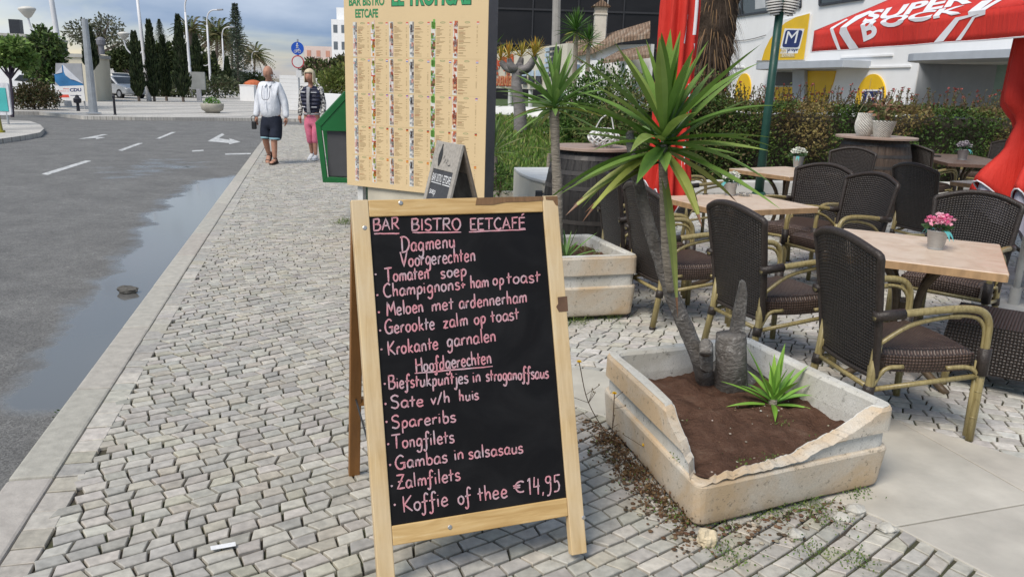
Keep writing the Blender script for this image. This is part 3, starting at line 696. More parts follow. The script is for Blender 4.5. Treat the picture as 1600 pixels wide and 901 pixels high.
# ================================================================== green litter bin
lb = thing('litter_bin', 'green framed grey litter bin hanging on its post beside the menu panel', 'bin', (-1.99, 9.35, 0), R(-84))
gp_ = vary('green plastic', (.012, .13, .035), .4, .15, 3); gr_ = vary('dark grey plastic', (.075, .075, .08), .5, .12, 5)
prof = [(-.20, .46), (.24, .46), (.30, 1.08), (.30, 1.12), (-.02, 1.42), (-.22, 1.42)]
b = MB(); b.prism([(-.24, x * .95 + .0, z) for x, z in [(-.19, .5), (.21, .5), (.26, 1.06), (-.19, 1.06)]], (.48, 0, 0)); b.build('bucket', gr_, lb, bevel=.012)
for sx in (-.27, .24):
    b = MB(); po = [(-.21, .44), (.235, .44), (.30, 1.10), (-.02, 1.44), (-.21, 1.44)]; pi_ = [(-.17, .49), (.185, .50), (.24, 1.065), (-.035, 1.365), (-.17, 1.365)]
    for k in range(5):
        j = (k + 1) % 5; b.prism([(sx, -po[k][0], po[k][1]), (sx, -po[j][0], po[j][1]), (sx, -pi_[j][0], pi_[j][1]), (sx, -pi_[k][0], pi_[k][1])], (.045, 0, 0))
    b.build('side_frame', gp_, lb, bevel=.004)
    b = MB(); b.prism([(sx + .006, y, z) for y, z in [(-.25, 1.075), (.035, 1.38), (.172, 1.38), (.172, 1.02), (-.25, 1.02)]], (.03, 0, 0)); b.build('hood_side', gp_, lb)
b = MB(); b.prism([(-.268, -.31, 1.10), (-.268, .02, 1.455), (-.268, .215, 1.455), (-.268, .215, 1.44), (-.268, .025, 1.44), (-.268, -.30, 1.085)], (.536, 0, 0)); b.build('hood', gp_, lb, bevel=.006)
b = MB(); b.box((0, .25, .7), (.07, .05, 1.4)); b.build('post', vary('bin post', (.02, .12, .05), .5), lb)

# ================================================================== concrete planters
def conc(name, c, stain):
    a = MT(name); v = a.coord('Object')
    k = a.ramp(a.noise(v, 160, 3, .7), [(.3, tuple(x * .82 for x in c)), (.7, tuple(min(1, x * 1.12) for x in c))])
    st_ = a.ramp(a.noise(v, 2.2, 6, .62, .6), [(.40, 1), (.62, 0)]); k = a.mix(a.math('MULTIPLY', st_, .75), k, stain)
    sp_ = a.ramp(a.noise(v, 34, 6, .75), [(.57, 0), (.68, .8)]); k = a.mix(sp_, k, (.10, .09, .07))
    gx = a.n('ShaderNodeSeparateXYZ'); a.l(v, gx.inputs[0])
    k = a.mix(a.ramp(a.math('ADD', gx.outputs[2], a.math('MULTIPLY', a.noise(v, 12, 4), .05)), [(.02, .5), (.075, 0)]), k, (.16, .12, .08))
    a.set(k, .85, .25); a.bump(a.noise(v, 170, 3, .7), .55, .004); return a.m
sand_m = conc('sandy aggregate concrete', (.60, .54, .45), (.52, .35, .18)); white_m = conc('white painted concrete', (.66, .645, .60), (.45, .42, .35))
def rr_poly(cs, rad, n=5):
    o = []; k = len(cs)
    for i in range(k):
        p, a_, b_ = Vector(cs[i]), Vector(cs[i - 1]), Vector(cs[(i + 1) % k]); e1 = (a_ - p).normalized(); e2 = (b_ - p).normalized()
        A, B = p + e1 * rad, p + e2 * rad
        for j in range(n + 1):
            t = j / n; o.append((1 - t) ** 2 * A + 2 * t * (1 - t) * p + t * t * B)
    return o
def off(poly, ctr, d):
    return [p + (Vector(ctr) - p).normalized() * d * 1.2 for p in poly]
def resample(poly, step=.03):
    o = []
    for i in range(len(poly)):
        a_, b_ = poly[i], poly[(i + 1) % len(poly)]; n = max(1, int((b_ - a_).length / step))
        o += [a_.lerp(b_, j / n) for j in range(n)]
    return o
def planter(name, label, cs, hgt, z0=.012, cutf=None, group=None):
    ctr = sum((Vector(c) for c in cs), Vector((0, 0))) / len(cs)
    t = thing(name, label, 'planter', (ctr.x, ctr.y, z0), 0, group)
    cs2 = [Vector(c) - ctr for c in cs]; P = resample(rr_poly(cs2, .06), .016); C0 = Vector((0, 0)); n = len(P)
    def ring(d, z): return [(*(p * (1 - d / max(.3, p.length))), z) for p in P]
    h1, h2 = hgt * .50, hgt * .70
    def lip(p): return cutf(p + ctr) if cutf else hgt
    def shell(name_, rings, mat, closed=True, bev=0):
        b = MB(); k = len(rings); b.add(sum(rings, []), [(i * n + j, i * n + (j + 1) % n, (i + 1) * n + (j + 1) % n, (i + 1) * n + j) for i in range(k - (0 if closed else 1)) for j in range(n)] if not closed else
                                        [(i * n + j, i * n + (j + 1) % n, ((i + 1) % k) * n + (j + 1) % n, ((i + 1) % k) * n + j) for i in range(k) for j in range(n)])
        return b.build(name_, mat, t, smooth=False)
    shell('lower_band', [ring(.03, 0), ring(.018, .012), ring(0, h1 - .012), ring(.004, h1 - .003), ring(.012, h1), ring(.06, h1), ring(.08, 0)], sand_m)
    jag = [lip(p) + (.011 * noise.noise(Vector((p.x * 23, p.y * 23, 2))) + .008 * noise.noise(Vector((p.x * 70, p.y * 70, 5))) if lip(p) < hgt - .004 else 0) for p in P]
    def cl(d, z, up=0): return [(x, y, min(z, j_ + (up if j_ > hgt - .002 else -.004))) for (x, y, _), j_ in zip(ring(d, z), jag)]
    def cu(d, z, up=0): return [(x, y, max(h2 if j_ > h2 + .02 else h1 - .03, min(z, j_ + up))) for (x, y, _), j_ in zip(ring(d, z), jag)]
    shell('groove_band', [cl(.021, h1 - .02), cl(.021, h2 + .012), cl(.062, h2 + .012), cl(.062, h1 - .02)], white_m)
    shell('upper_band', [cu(.003, h2 - .006), cu(.0, h2), cu(.002, hgt - .016), cu(.010, hgt - .003), cu(.02, hgt - .002), cu(.055, hgt - .002), cu(.064, hgt - .012), cu(.066, h2 - .006)], sand_m if 0 else sand_m)
    shell('inner_wall', [cl(.068, h1 - .05), cl(.0755, h2, .003), cl(.071, hgt - .012, .003), cl(.060, hgt + .002, .004), cl(.030, hgt + .003, .004), cl(.014, hgt + .0005, .003), cl(.03, hgt - .02, -.01), cl(.062, h1 - .05, -.01)], white_m)
    return t, ctr, P
soil_m = MT('red brown soil'); v = soil_m.coord('Object')
k = soil_m.ramp(soil_m.noise(v, 14, 6, .7), [(.3, (.10, .054, .036)), (.55, (.16, .088, .06)), (.75, (.22, .14, .10))])
vo = soil_m.n('ShaderNodeTexVoronoi'); vo.inputs['Scale'].default_value = 75; soil_m.l(v, vo.inputs['Vector'])
k = soil_m.mix(soil_m.ramp(vo.outputs['Distance'], [(.09, .75), (.14, 0)]), k, (.24, .19, .15))
soil_m.set(k, .95, .1); soil_m.bump(soil_m.noise(v, 45, 6, .75), 1.0, .03)
def soil(t, P, z, parent, lump=.02, name='soil', slope=(0, 0)):
    b = MB(); n = len(P); rings = [[(p.x * f * .93, p.y * f * .93, z + slope[0] * p.x * f + slope[1] * p.y * f + lump * (noise.noise(Vector((p.x * f * 9, p.y * f * 9, 1))) + .5 * noise.noise(Vector((p.x * f * 25, p.y * f * 25, 4))))) for p in P] for f in [i / 22 for i in range(22, 0, -1)]]
    k = len(rings); b.add(sum(rings, []) + [(0, 0, z)], [(i * n + j, i * n + (j + 1) % n, (i + 1) * n + (j + 1) % n, (i + 1) * n + j) for i in range(k - 1) for j in range(n)] + [((k - 1) * n + j, (k - 1) * n + (j + 1) % n, k * n) for j in range(n)])
    return b.build(name, soil_m.m, parent, smooth=True)
# the broken planter: the near corner has lost its upper half
A_, B_, C_ = Vector((.700, 2.615)), Vector((.448, 3.60)), Vector((1.59, 3.025)); D_ = Vector((1.22, 3.93))
PH = .355
def broken(p):
    dA = (p - A_).length
    e1 = (B_ - A_).normalized(); e2 = (C_ - A_).normalized(); q = p - A_
    t1, t2 = q.dot(e1), q.dot(e2); base = PH * .525
    if abs(q.x * e2.y - q.y * e2.x) < .09 and t2 > 0:                        # along the right-hand front side
        f = [(0, base - .012), (.12, base + .0), (.46, base + .010), (.60, base + .045), (.74, base + .085), (.84, base + .125), (.91, PH), (2, PH)]; u = t2
    elif abs(q.x * e1.y - q.y * e1.x) < .09:
        f = [(0, base - .012), (.06, base + .015), (.16, base + .075), (.27, base + .12), (.31, PH - .02), (.34, PH), (2, PH)]; u = t1
    else: return PH
    for (a, za), (b_, zb) in zip(f, f[1:]):
        if u <= b_: return za + (zb - za) * max(0, u - a) / (b_ - a)
    return PH
pl1, pc1, P1 = planter('concrete_planter', 'broken square concrete planter with tall yucca and a missing front corner', [B_, A_, C_, D_], PH, .012, broken, 'square concrete planters')
soil(pl1, P1, .198, pl1, .028, slope=(.0, .05))
cs2 = [Vector((.05, 5.16)), Vector((.885, 5.43)), Vector((.62, 6.22)), Vector((-.2, 5.95))]
pl2, pc2, P2 = planter('concrete_planter', 'intact square concrete planter standing half hidden behind the chalkboard sign', cs2, .43, .03, None, 'square concrete planters')
soil(pl2, P2, .345, pl2)

# ================================================================== yuccas
bark = MT('grey yucca bark'); v = bark.coord('Object')
k = bark.ramp(bark.noise(v, 12, 7, .7, .5), [(.3, (.11, .097, .086)), (.55, (.195, .178, .16)), (.75, (.30, .28, .26))])
wvb = bark.n('ShaderNodeTexWave'); wvb.bands_direction = 'Z'; wvb.inputs['Scale'].default_value = 9; wvb.inputs['Distortion'].default_value = 16; wvb.inputs['Detail'].default_value = 6; wvb.inputs['Detail Scale'].default_value = 2.5; bark.l(v, wvb.inputs['Vector'])
k = bark.mix(.25, k, bark.ramp(wvb.outputs[0], [(.2, .6), (.8, 1.2)]), 'MULTIPLY'); k = bark.mix(bark.ramp(bark.noise(v, 26, 6, .7), [(.56, 0), (.66, .7)]), k, (.46, .44, .41)); bark.set(k, .9, .15); bark.bump(bark.mix(.8, wvb.outputs[0], bark.noise(v, 38, 7, .75)), .8, .014)
pale_bark = vary('pale scarred yucca bark', (.27, .235, .19), .9, .35, 18, (1, 1, 5), .7, 30, bdist=.02)
leafm = attr_mat('yucca leaf', .44, .25, 9, spec=.45, trans=.22)
def trunk(name, pts, rads, mat, parent, n=16, rough=.08):
    C = crom(pts, 10); k = len(C); rs = []
    for i in range(k):
        t = i / (k - 1) * (len(rads) - 1); j = min(int(t), len(rads) - 2); rs.append(rads[j] + (rads[j + 1] - rads[j]) * (t - j))
    b = MB(); b.tube(C, rs, n)
    for q in b.v:
        d = noise.noise(q * 22) * rough + noise.noise(q * 60) * rough * .5
        ax_ = min(C, key=lambda c: (c - q).length_squared); q += (q - ax_) * d
    return b.build(name, mat, parent, smooth=True)
def rosette(mb, c, n, L, wd, tilt=(5, 110), cols=((.105, .21, .035), (.14, .25, .045), (.20, .30, .07), (.12, .23, .035)), ax=(0, 0, 1), droop=.16, h=.1, old=.1, fold=.22):
    ax = Vector(ax).normalized(); e1 = ax.orthogonal().normalized(); e2 = ax.cross(e1)
    for i in range(n):
        t = i / (n - 1); a = i * 2.39996 + random.uniform(-.25, .25); ti = R(tilt[0] + (tilt[1] - tilt[0]) * t ** .85 + random.uniform(-7, 7))
        d = ax * math.cos(ti) + (e1 * math.cos(a) + e2 * math.sin(a)) * math.sin(ti)
        ll = L * random.uniform(.8, 1.1) * (.82 + .25 * math.sin(math.pi * t)); c0 = jit(random.choice(cols), .12)
        tipc = None
        if t > 1 - old * 2 and random.random() < .6: c0 = (.24, .29, .06); tipc = (.2, .09, .04)
        blade(mb, Vector(c) + ax * (h * (1 - t)) + d * .015, d, ll, wd * random.uniform(.85, 1.12), droop * (.4 + t) * random.uniform(.4, 1.6), c0, tuple(x * f for x, f in zip(c0, (1.45, 1.25, 1.2))), 8, fold, tipc, roll=random.uniform(-.4, .4))
yb = Vector((.985, 3.50, .19))
yc = at(1035, 238, 3.38)
y1 = thing('yucca', 'tall yucca leaning out of the broken planter with its big green rosette', 'plant', yb)
L_ = lambda p: Vector(p) - yb
trunk('trunk', [L_(gp(1112, 602, .17)) + Vector((0, 0, -.05)), L_(at(1092, 560, 3.49)), L_(at(1048, 455, 3.45)), L_(at(1008, 330, 3.42)), L_(at(988, 240, 3.4)), L_(at(984, 205, 3.4))], [.056, .038, .032, .026, .021, .018], bark.m, y1, 20, .14)
trunk('second_stem', [L_(at(1050, 452, 3.42)), L_(at(1042, 405, 3.37)), L_(at(1038, 340, 3.36)), L_(at(1036, 250, 3.37)), L_(yc) + Vector((0, 0, .03))], [.026, .020, .018, .019, .020], pale_bark, y1)
trunk('cut_stump', [L_(gp(1140, 612, .17)) + Vector((0, 0, -.05)), L_(at(1142, 570, 3.5)), L_(at(1142, 521, 3.5))], [.09, .072, .069], bark.m, y1)
b = MB(); b.prism([L_(at(*q, 3.52)) for q in [(1142, 524), (1150, 482), (1160, 440), (1166, 440), (1169, 460), (1164, 524)]], (.0, .05, 0)); b.build('stump_splinter', bark.m, y1, bevel=.012)
trunk('root_flare', [L_(gp(1135, 612, .15)) + Vector((0, 0, -.02)), L_(gp(1128, 608, .19))], [.2, .1], bark.m, y1, rough=.25)
trunk('branch_stub', [L_(at(1104, 575, 3.46)), L_(at(1103, 540, 3.40)), L_(at(1103, 552, 3.36))], [.03, .032, .028], bark.m, y1)
random.seed(21); mb = MB(); rosette(mb, L_(yc), 44, .50, .058, (4, 118), h=.1)
for (tx_, ty_, dY) in [(1103, 52, -.02), (1182, 145, .0), (1160, 240, -.2), (905, 282, -.15), (880, 300, .0), (1088, 320, -.12), (945, 90, .05), (912, 150, -.1), (890, 205, .02), (1125, 90, .1), (1172, 98, .1), (1040, 265, -.3)]:
    tgt = L_(at(tx_, ty_, 3.38 + dY)); d = tgt - L_(yc); blade(mb, L_(yc), d + Vector((0, 0, .12 * d.length)), d.length * 1.02, .06, .14, jit((.13, .24, .045), .2), (.19, .29, .07), 9, .2)
for (tx_, ty_) in [(905, 300), (925, 310), (1055, 440)]:
    tgt = L_(at(tx_, ty_, 3.25)); d = tgt - L_(yc); blade(mb, L_(yc) - Vector((0, 0, .04)), d + Vector((0, 0, .2 * d.length)), d.length, .05, .22, (.19, .24, .05), (.24, .27, .07), 9, .15, (.2, .1, .05))
mb.build('leaves', leafm, y1)
y2b = at(872, 375, 5.62)
y2 = thing('yucca', 'slender yucca with pale ringed stem rising behind the chalkboard sign', 'plant', (y2b.x, y2b.y, .36))
L2 = lambda p: Vector(p) - Vector((y2b.x, y2b.y, .36)); y2c = at(866, 172, 5.6)
trunk('trunk', [Vector((0, 0, -.05)), L2(at(871, 300, 5.62)), L2(at(868, 235, 5.6)), L2(y2c)], [.045, .038, .03, .034], pale_bark, y2, 12)
random.seed(5); mb = MB(); rosette(mb, L2(y2c), 38, .42, .045, (3, 105), ((.12, .25, .05), (.17, .31, .08), (.10, .21, .04)), h=.08)
for q in [(770, 130), (783, 145), (905, 78), (835, 88), (925, 128), (955, 215), (800, 215), (838, 72)]:
    d = L2(at(*q, 5.5)) - L2(y2c); blade(mb, L2(y2c), d + Vector((0, 0, .1 * d.length)), d.length, .045, .12, jit((.15, .28, .06), .15), (.22, .34, .1), 8)
mb.build('leaves', leafm, y2)
bbp = gp(1206, 640, .185)
by = thing('young_yucca', 'small bright green yucca sprouting from the soil of the broken planter', 'plant', bbp)
random.seed(11); mb = MB(); rosette(mb, (0, 0, .02), 15, .2, .03, (10, 80), ((.19, .40, .05), (.24, .46, .07), (.15, .34, .05)), droop=.12, h=.05, old=0)
for q, dY in [((1163, 537), .05), ((1228, 532), .04), ((1266, 571), .05), ((1124, 599), .02), ((1135, 640), -.06), ((1270, 645), -.05), ((1214, 680), -.2), ((1268, 604), 0), ((1218, 560), 0)]:
    d = at(*q, bbp.y + dY) - bbp; blade(mb, Vector((0, 0, .02)), d + Vector((0, 0, .1 * d.length)), d.length * 1.03, .034, .12, jit((.20, .42, .055), .12), (.30, .52, .1), 8, .22)
mb.build('leaves', leafm, by)
b = MB(); b.tube([(0, 0, -.02), (0, 0, .05)], .02); b.build('stem', pale_bark, by)
fb = gp(884, 410, .36); fy = thing('young_yucca', 'narrow leaved young yucca in the intact planter beside the chalkboard sign', 'plant', (fb.x, fb.y, .365))
random.seed(3); mb = MB(); rosette(mb, (0, 0, 0), 16, .26, .022, (10, 85), ((.13, .27, .07), (.17, .31, .1)), droop=.2, h=.03, old=0); mb.build('leaves', leafm, fy)
mb = MB(); random.seed(4)
for _ in range(420):
    f = random.random() ** .5 * .8; p = random.choice(P2) * f; d = Vector((random.uniform(-1, 1), random.uniform(-1, 1), 1.1)).normalized()
    blade(mb, (pc2.x + p.x, pc2.y + p.y, .37), d, random.uniform(.04, .13), .005, .5, jit(random.choice([(.22, .25, .09), (.3, .27, .13), (.12, .2, .05)]), .2), None, 3)
tag(mb.build('planter_grass', leafm), kind='stuff')
# weeds, litter and broken bits round the planters
random.seed(9); mb = MB()
def tuft(x, y, z, n, h, cols, spread=.05, sprig=False):
    for _ in range(n):
        p = Vector((x + random.gauss(0, spread), y + random.gauss(0, spread), z)); d = Vector((random.gauss(0, .6), random.gauss(0, .6), 1)).normalized()
        if sprig: leaf(mb, p + Vector((0, 0, random.uniform(0, h))), rnd_dir(.3), h * .42, jit(random.choice(cols), .25), .55)
        else: blade(mb, p, d, h * random.uniform(.5, 1.2), .004, .5, jit(random.choice(cols), .25), None, 3)
gcol = [(.08, .15, .03), (.12, .19, .04), (.16, .2, .06)]; brc = [(.13, .07, .03), (.18, .11, .05), (.09, .05, .03)]
for x, y in [(1270, 865), (1340, 878), (1145, 870), (1180, 800), (1300, 815), (1120, 815), (1330, 770), (1215, 800), (1060, 805)]:
    p = gp(x, y); tuft(p.x, p.y, 0, 150, .028, gcol, .045, True)
for x, y in [(1250, 790), (1240, 770), (860, 490), (905, 500), (930, 495), (890, 505), (950, 498), (540, 346), (530, 350), (548, 350)]:
    p = gp(x, y); tuft(p.x, p.y, 0, 40, .1, gcol, .05); tuft(p.x, p.y, 0, 50, .03, gcol, .07, True)
for x, y in [(950, 690), (965, 720), (985, 745), (1010, 770), (1040, 790), (975, 700), (1000, 740), (1075, 815)]:
    p = gp(x, y); tuft(p.x, p.y, 0, 110, .04, brc, .035, True); tuft(p.x, p.y, 0, 25, .09, brc, .04); tuft(p.x, p.y, 0, 18, .03, gcol, .05, True)
for x, y in [(1060, 590), (1280, 690), (1200, 720), (1160, 725), (1290, 640), (1300, 625), (1085, 570), (1225, 665), (1060, 720), (1050, 660)]:
    p = gp(x, y, .2); tuft(p.x, p.y, .2, 26, .025, gcol, .02, True)
for x, y in [(107, 628)]:
    p = gp(x, y, 0); tuft(p.x - .02, p.y, -.08, 60, .05, gcol, .02, True)
tag(mb.build('weeds', attr_mat('weed leaf', .7, 0, trans=.2)), kind='stuff')
mb = MB()
for _ in range(900):                                    # soil, crumbs and dry litter fallen round the planter
    q = random.choice([(A_, C_), (A_, B_), (A_, B_)]); p = q[0].lerp(q[1], random.random() * (.72 if q[1] is C_ else 1)); o_ = (p - (pc1)).normalized()
    p = p + o_ * abs(random.gauss(0, .085)); s_z = random.choice([.004, .005, .007, .011])
    mb.lathe([(s_z * .5, 0), (s_z, s_z * .4), (s_z * .4, s_z * .8)], (p.x, p.y, .001), 5, jit(random.choice([(.1, .055, .03), (.16, .1, .06), (.3, .26, .2), (.07, .05, .03)]), .3))
for _ in range(160):
    p = random.choice(P1) * (random.random() ** .5 * .85); s_z = random.choice([.003, .004, .006])
    mb.lathe([(s_z * .5, 0), (s_z, s_z * .5), (s_z * .4, s_z)], (pc1.x + p.x, pc1.y + p.y, .205 + .05 * p.y), 5, jit(random.choice([(.5, .47, .42), (.16, .1, .06), (.3, .26, .2)]), .3))
tag(mb.build('soil_crumbs', attr_mat('crumb', .9, 0)), kind='stuff')
def dandelion(px, py, hs, label, Yoff=0):
    g0 = gp(px, py); t = thing('wildflower', label, 'wildflower', g0); b = MB(); fl = MB()
    for i, (hx, hy) in enumerate(hs):
        top_ = at(hx, hy, g0.y + Yoff) - g0; c = crom([(0, 0, 0), top_ * .5 + Vector((random.gauss(0, .02), 0, 0)), top_], 5); b.tube(c, .0022, 5, (.12, .08, .05))
        for k in range(5): 
            p = c[random.randrange(2, len(c) - 1)]; q = p + Vector((random.gauss(0, .05), random.gauss(0, .03), random.uniform(.02, .09))); b.tube([p, q], .0013, 4, (.12, .08, .05)); 
            fl.lathe([(.002, 0), (.004, .004), (.001, .009)], q, 5, (.16, .12, .06))
        for k in range(26):
            d = Vector((math.cos(k * 2.4), math.sin(k * 2.4), .35 + .5 * (k % 3))); leaf(fl, top_, d, .014, (.85, .56, .01), .4)
    b.build('stem', attr_mat('wild stem', .8, 0), t); fl.build('blossom', attr_mat('blossom', .7, 0), t)
dandelion(1000, 735, [(1007, 696)], 'yellow flowering weed leaning on the side of the broken planter'); dandelion(955, 690, [(960, 615), (905, 566)], 'spindly weed with two yellow flowers beside the broken planter', -.05)
def rock(name, label, p, s, c, seed, cat='stone'):
    b = MB(); rs_ = random.Random(seed); o_ = Vector((rs_.random() * 9, 0, 0))
    b.grid(lambda u, v: Vector((math.cos(u * 6.2832) * math.sin(v * math.pi) * s[0], math.sin(u * 6.2832) * math.sin(v * math.pi) * s[1], -math.cos(v * math.pi) * s[2])) * (1 + .35 * noise.noise(Vector((math.cos(u * 6.28) * math.sin(v * 3.14), math.sin(u * 6.28) * math.sin(v * 3.14), math.cos(v * 3.14))) * 1.7 + o_)), 18, 10, wrap=True)
    return tag(b.build(name, vary('rock', c, .9, .25, 18, bump=.6, bscale=40, bdist=.01), loc=(p[0], p[1], p[2] + s[2] * .6)), label, cat)
p = gp(1103, 850); rock('stone', 'cream broken concrete lump lying in front of the broken planter', p, (.036, .03, .04), (.6, .5, .34), 1)
p = gp(200, 457, -.1); rock('stone', 'dark clod lying alone in the puddle by the kerb', p, (.08, .05, .035), (.1, .095, .085), 2)
for i, (x, y, s_, lb_) in enumerate([(1335, 800, .035, 'dug out cobble tipped beside the right end of the broken planter'), (1312, 812, .03, 'tilted cobble in dry weeds below the long front of the broken planter'), (1242, 838, .03, 'loose pale cobble in the weeds in front of the broken planter'), (1385, 828, .03, 'loose cobble lying farthest right below the broken planter')]):
    p = gp(x, y); rock('loose_cobble', lb_, (p.x, p.y, -.005), (s_ * 1.1, s_, s_ * .7), (.45, .43, .38), 5 + i, 'stone')
p0 = [gp(x, y) for x, y in [(329, 858), (368, 851), (369, 857), (330, 864)]]
b = MB(); b.prism([(q.x, q.y, .012) for q in p0], (0, 0, .0015)); 
tag(b.build('paper_scrap', vary('white paper', (.75, .75, .75), .6, .1, 60)), 'torn white paper strip lying on the sidewalk cobbles', 'litter')
# ================================================================== terrace chairs
def weave(name, c1, c2, sc_, holes=False):
    a = MT(name); t = a.n('ShaderNodeTexCoord'); sx = a.n('ShaderNodeSeparateXYZ'); a.l(t.outputs['UV'], sx.inputs[0])
    U = a.math('MULTIPLY', sx.outputs[0], sc_); V = a.math('MULTIPLY', sx.outputs[1], sc_)
    par = a.math('MODULO', a.math('ADD', a.math('FLOOR', U), a.math('FLOOR', V)), 2.0)
    fu = a.math('FRACT', U); fv = a.math('FRACT', V)
    hu = a.math('SINE', a.math('MULTIPLY', fu, math.pi)); hv = a.math('SINE', a.math('MULTIPLY', fv, math.pi))
    over = a.math('ADD', a.math('MULTIPLY', par, a.math('MULTIPLY', a.math('POWER', hu, .5), hv)), a.math('MULTIPLY', a.math('SUBTRACT', 1.0, par), a.math('MULTIPLY', a.math('POWER', hv, .5), hu)))
    c = a.mix(a.ramp(over, [(.1, 0), (.75, 1)]), tuple(x * .25 for x in c1), a.mix(a.ramp(a.noise(t.outputs['Object'], 30, 4), [(.35, 0), (.65, 1)]), c1, c2))
    a.set(c, .42, .5); a.bump(over, .9, .006)
    if holes:
        gap = a.math('MULTIPLY', a.math('LESS_THAN', over, .12), a.math('GREATER_THAN', sx.outputs[1], .44))
        tr = a.n('ShaderNodeBsdfTransparent'); ms = a.n('ShaderNodeMixShader'); a.l(gap, ms.inputs[0]); a.l(a.b.outputs[0], ms.inputs[1]); a.l(tr.outputs[0], ms.inputs[2]); a.l(ms.outputs[0], a.o.inputs[0])
    return a.m
wv_back = weave('dark woven wicker', (.023, .017, .014), (.038, .029, .024), 62, True)
wv_seat = weave('brown woven wicker', (.085, .050, .037), (.13, .084, .062), 62)
wv_dark = weave('near black woven wicker', (.03, .021, .017), (.05, .036, .029), 62)
wv_rim = vary('dark wrapped wicker', (.033, .025, .021), .42, .35, 90, (1, 1, 1), .6, 120)
bam = MT('olive bamboo tube'); v = bam.coord('Object')
k = bam.ramp(bam.noise(bam.coord('Object', (30, 30, 3)), 3, 5), [(.3, (.20, .155, .062)), (.7, (.36, .295, .135))])
k = bam.mix(bam.ramp(bam.noise(v, 28, 4, .7), [(.6, 0), (.72, .7)]), k, (.1, .07, .03)); bam.set(k, .33, .5)
bam = bam.m
def make_chair():
    t = thing('wicker_armchair', 'x', 'chair', (0, 0, 0), 0, 'wicker armchairs on the terrace')
    def seat(u, v):
        x = -.225 + .485 * v; w_ = .215 + .025 * v; y = (u * 2 - 1); e = 1 - abs(y) ** 6 * .0
        r = min(1, (1 - abs(y)) * 9, (1 - v) * 8 + .0 if v > .5 else 9); z = .452 + .012 * math.cos(y * 1.5) - .03 * (1 - max(0, r)) ** 2 - .012 * math.sin(v * 3.14)
        return Vector((x, y * w_, z))
    b = MB(); b.grid(seat, 24, 20, uvs=(.47, .48))
    def apron(u, v):          # rolled edge hanging round the seat
        a = u * 4
        if a < 1: p = seat(a, 0)
        elif a < 2: p = seat(1, a - 1)
        elif a < 3: p = seat(3 - a, 1)
        else: p = seat(0, 4 - a)
        c = Vector((.02, 0, p.z)); q = p.lerp(c, .02 * v * 2); q.z = p.z - .085 * v; return q + (p - c).normalized() * .008 * math.sin(v * 3.14)
    b.grid(apron, 48, 5, wrap=True, uvs=(1.9, .09)); b.build('seat', wv_seat, t, smooth=True)
    def back(u, v):
        y = u * 2 - 1; top = .895 + .065 * (1 - y * y); z = .315 + (top - .315) * v
        w_ = .232 + .04 * v; x = -.235 - .085 * v ** 1.3 - .055 * (1 - y * y) * (.35 + .65 * v)
        return Vector((x, y * w_, z))
    b = MB(); b.grid(back, 22, 26, uvs=(.5, .62)); bk = b.build('backrest', wv_back, t, smooth=True, solid=.012)
    e = [back(0, j / 12) for j in range(13)] + [back(i / 12, 1) for i in range(1, 12)] + [back(1, 1 - j / 12) for j in range(13)]
    b = MB(); b.tube(crom(e, 3), .0185, 8)
    b.tube([back(i / 8, 0) for i in range(9)], .014, 6)
    b.build('rim', wv_rim, bk, smooth=True)
    for s in (-1, 1):
        arm = crom([(-.30, s * .262, .615), (-.16, s * .272, .632), (.02, s * .285, .652), (.15, s * .290, .656), (.225, s * .290, .638), (.262, s * .289, .585), (.27, s * .288, .50), (.272, s * .287, .42)], 6)
        b = MB(); b.tube(arm, .0178, 10); b.tube([p + Vector((-.012, -s * .006, -.034)) for p in arm[len(arm) // 3:]], .010, 6)
        b.tube(crom([(-.25, s * .245, .475), (-.12, s * .262, .57), (.03, s * .275, .612), (.12, s * .28, .618)], 5), .0115, 7)
        ao = b.build('armrest', bam, t, smooth=True)
        b = MB(); b.tube([arm[0], arm[3], arm[6]], .0245, 10); b.build('binding', wv_rim, ao, smooth=True); b = MB(); b.tube([(.271, s * .287, .465), (.272, s * .287, .335)], .0285, 10); b.build('binding', wv_rim, ao, smooth=True)
        b = MB(); b.tube([(.272, s * .287, .42), (.274, s * .287, .2), (.276, s * .286, 0)], .0185, 10); b.tube([(.256, s * .272, .4), (.26, s * .274, .02)], .0125, 7)
        for z in (.12, .25): b.tube([(.273, s * .287, z), (.273, s * .287, z + .005)], .0192, 10)
        b.build('leg', bam, t, smooth=True)
        b = MB(); b.tube([(-.236, s * .228, .50), (-.25, s * .23, .28), (-.295, s * .238, 0)], .0205, 10); lo = b.build('leg', bam, t, smooth=True)
        b = MB(); b.tube([(-.25, s * .23, .27), (-.257, s * .231, .22)], .0265, 10); b.build('binding', wv_rim, lo, smooth=True); b = MB(); b.tube([(-.292, s * .238, .015), (-.295, s * .238, .0)], .0225, 10); b.build('foot_cap', wv_rim, lo, smooth=True)
    b = MB()
    for s in (-1, 1):
        b.tube([(-.25, s * .23, .25), (.272, s * .285, .33)], .0125, 7)
        b.tube(crom([(-.243, s * .20, .36), (-.25, s * .215, .30), (-.24, s * .225, .25)], 4), .01, 6)
        b.tube(crom([(.10, s * .27, .365), (.2, s * .28, .37), (.25, s * .286, .34), (.268, s * .286, .28)], 5), .011, 6)
        b.tube(crom([(-.1, s * .24, .365), (-.19, s * .235, .35), (-.25, s * .23, .24)], 5), .011, 6)
    b.tube([(-.25, -.23, .26), (-.25, .23, .26)], .0125, 7); b.tube([(.272, -.285, .345), (.272, .285, .345)], .0125, 7)
    b.build('stretcher', bam, t, smooth=True)
    return t
chair0 = make_chair(); first = [True]
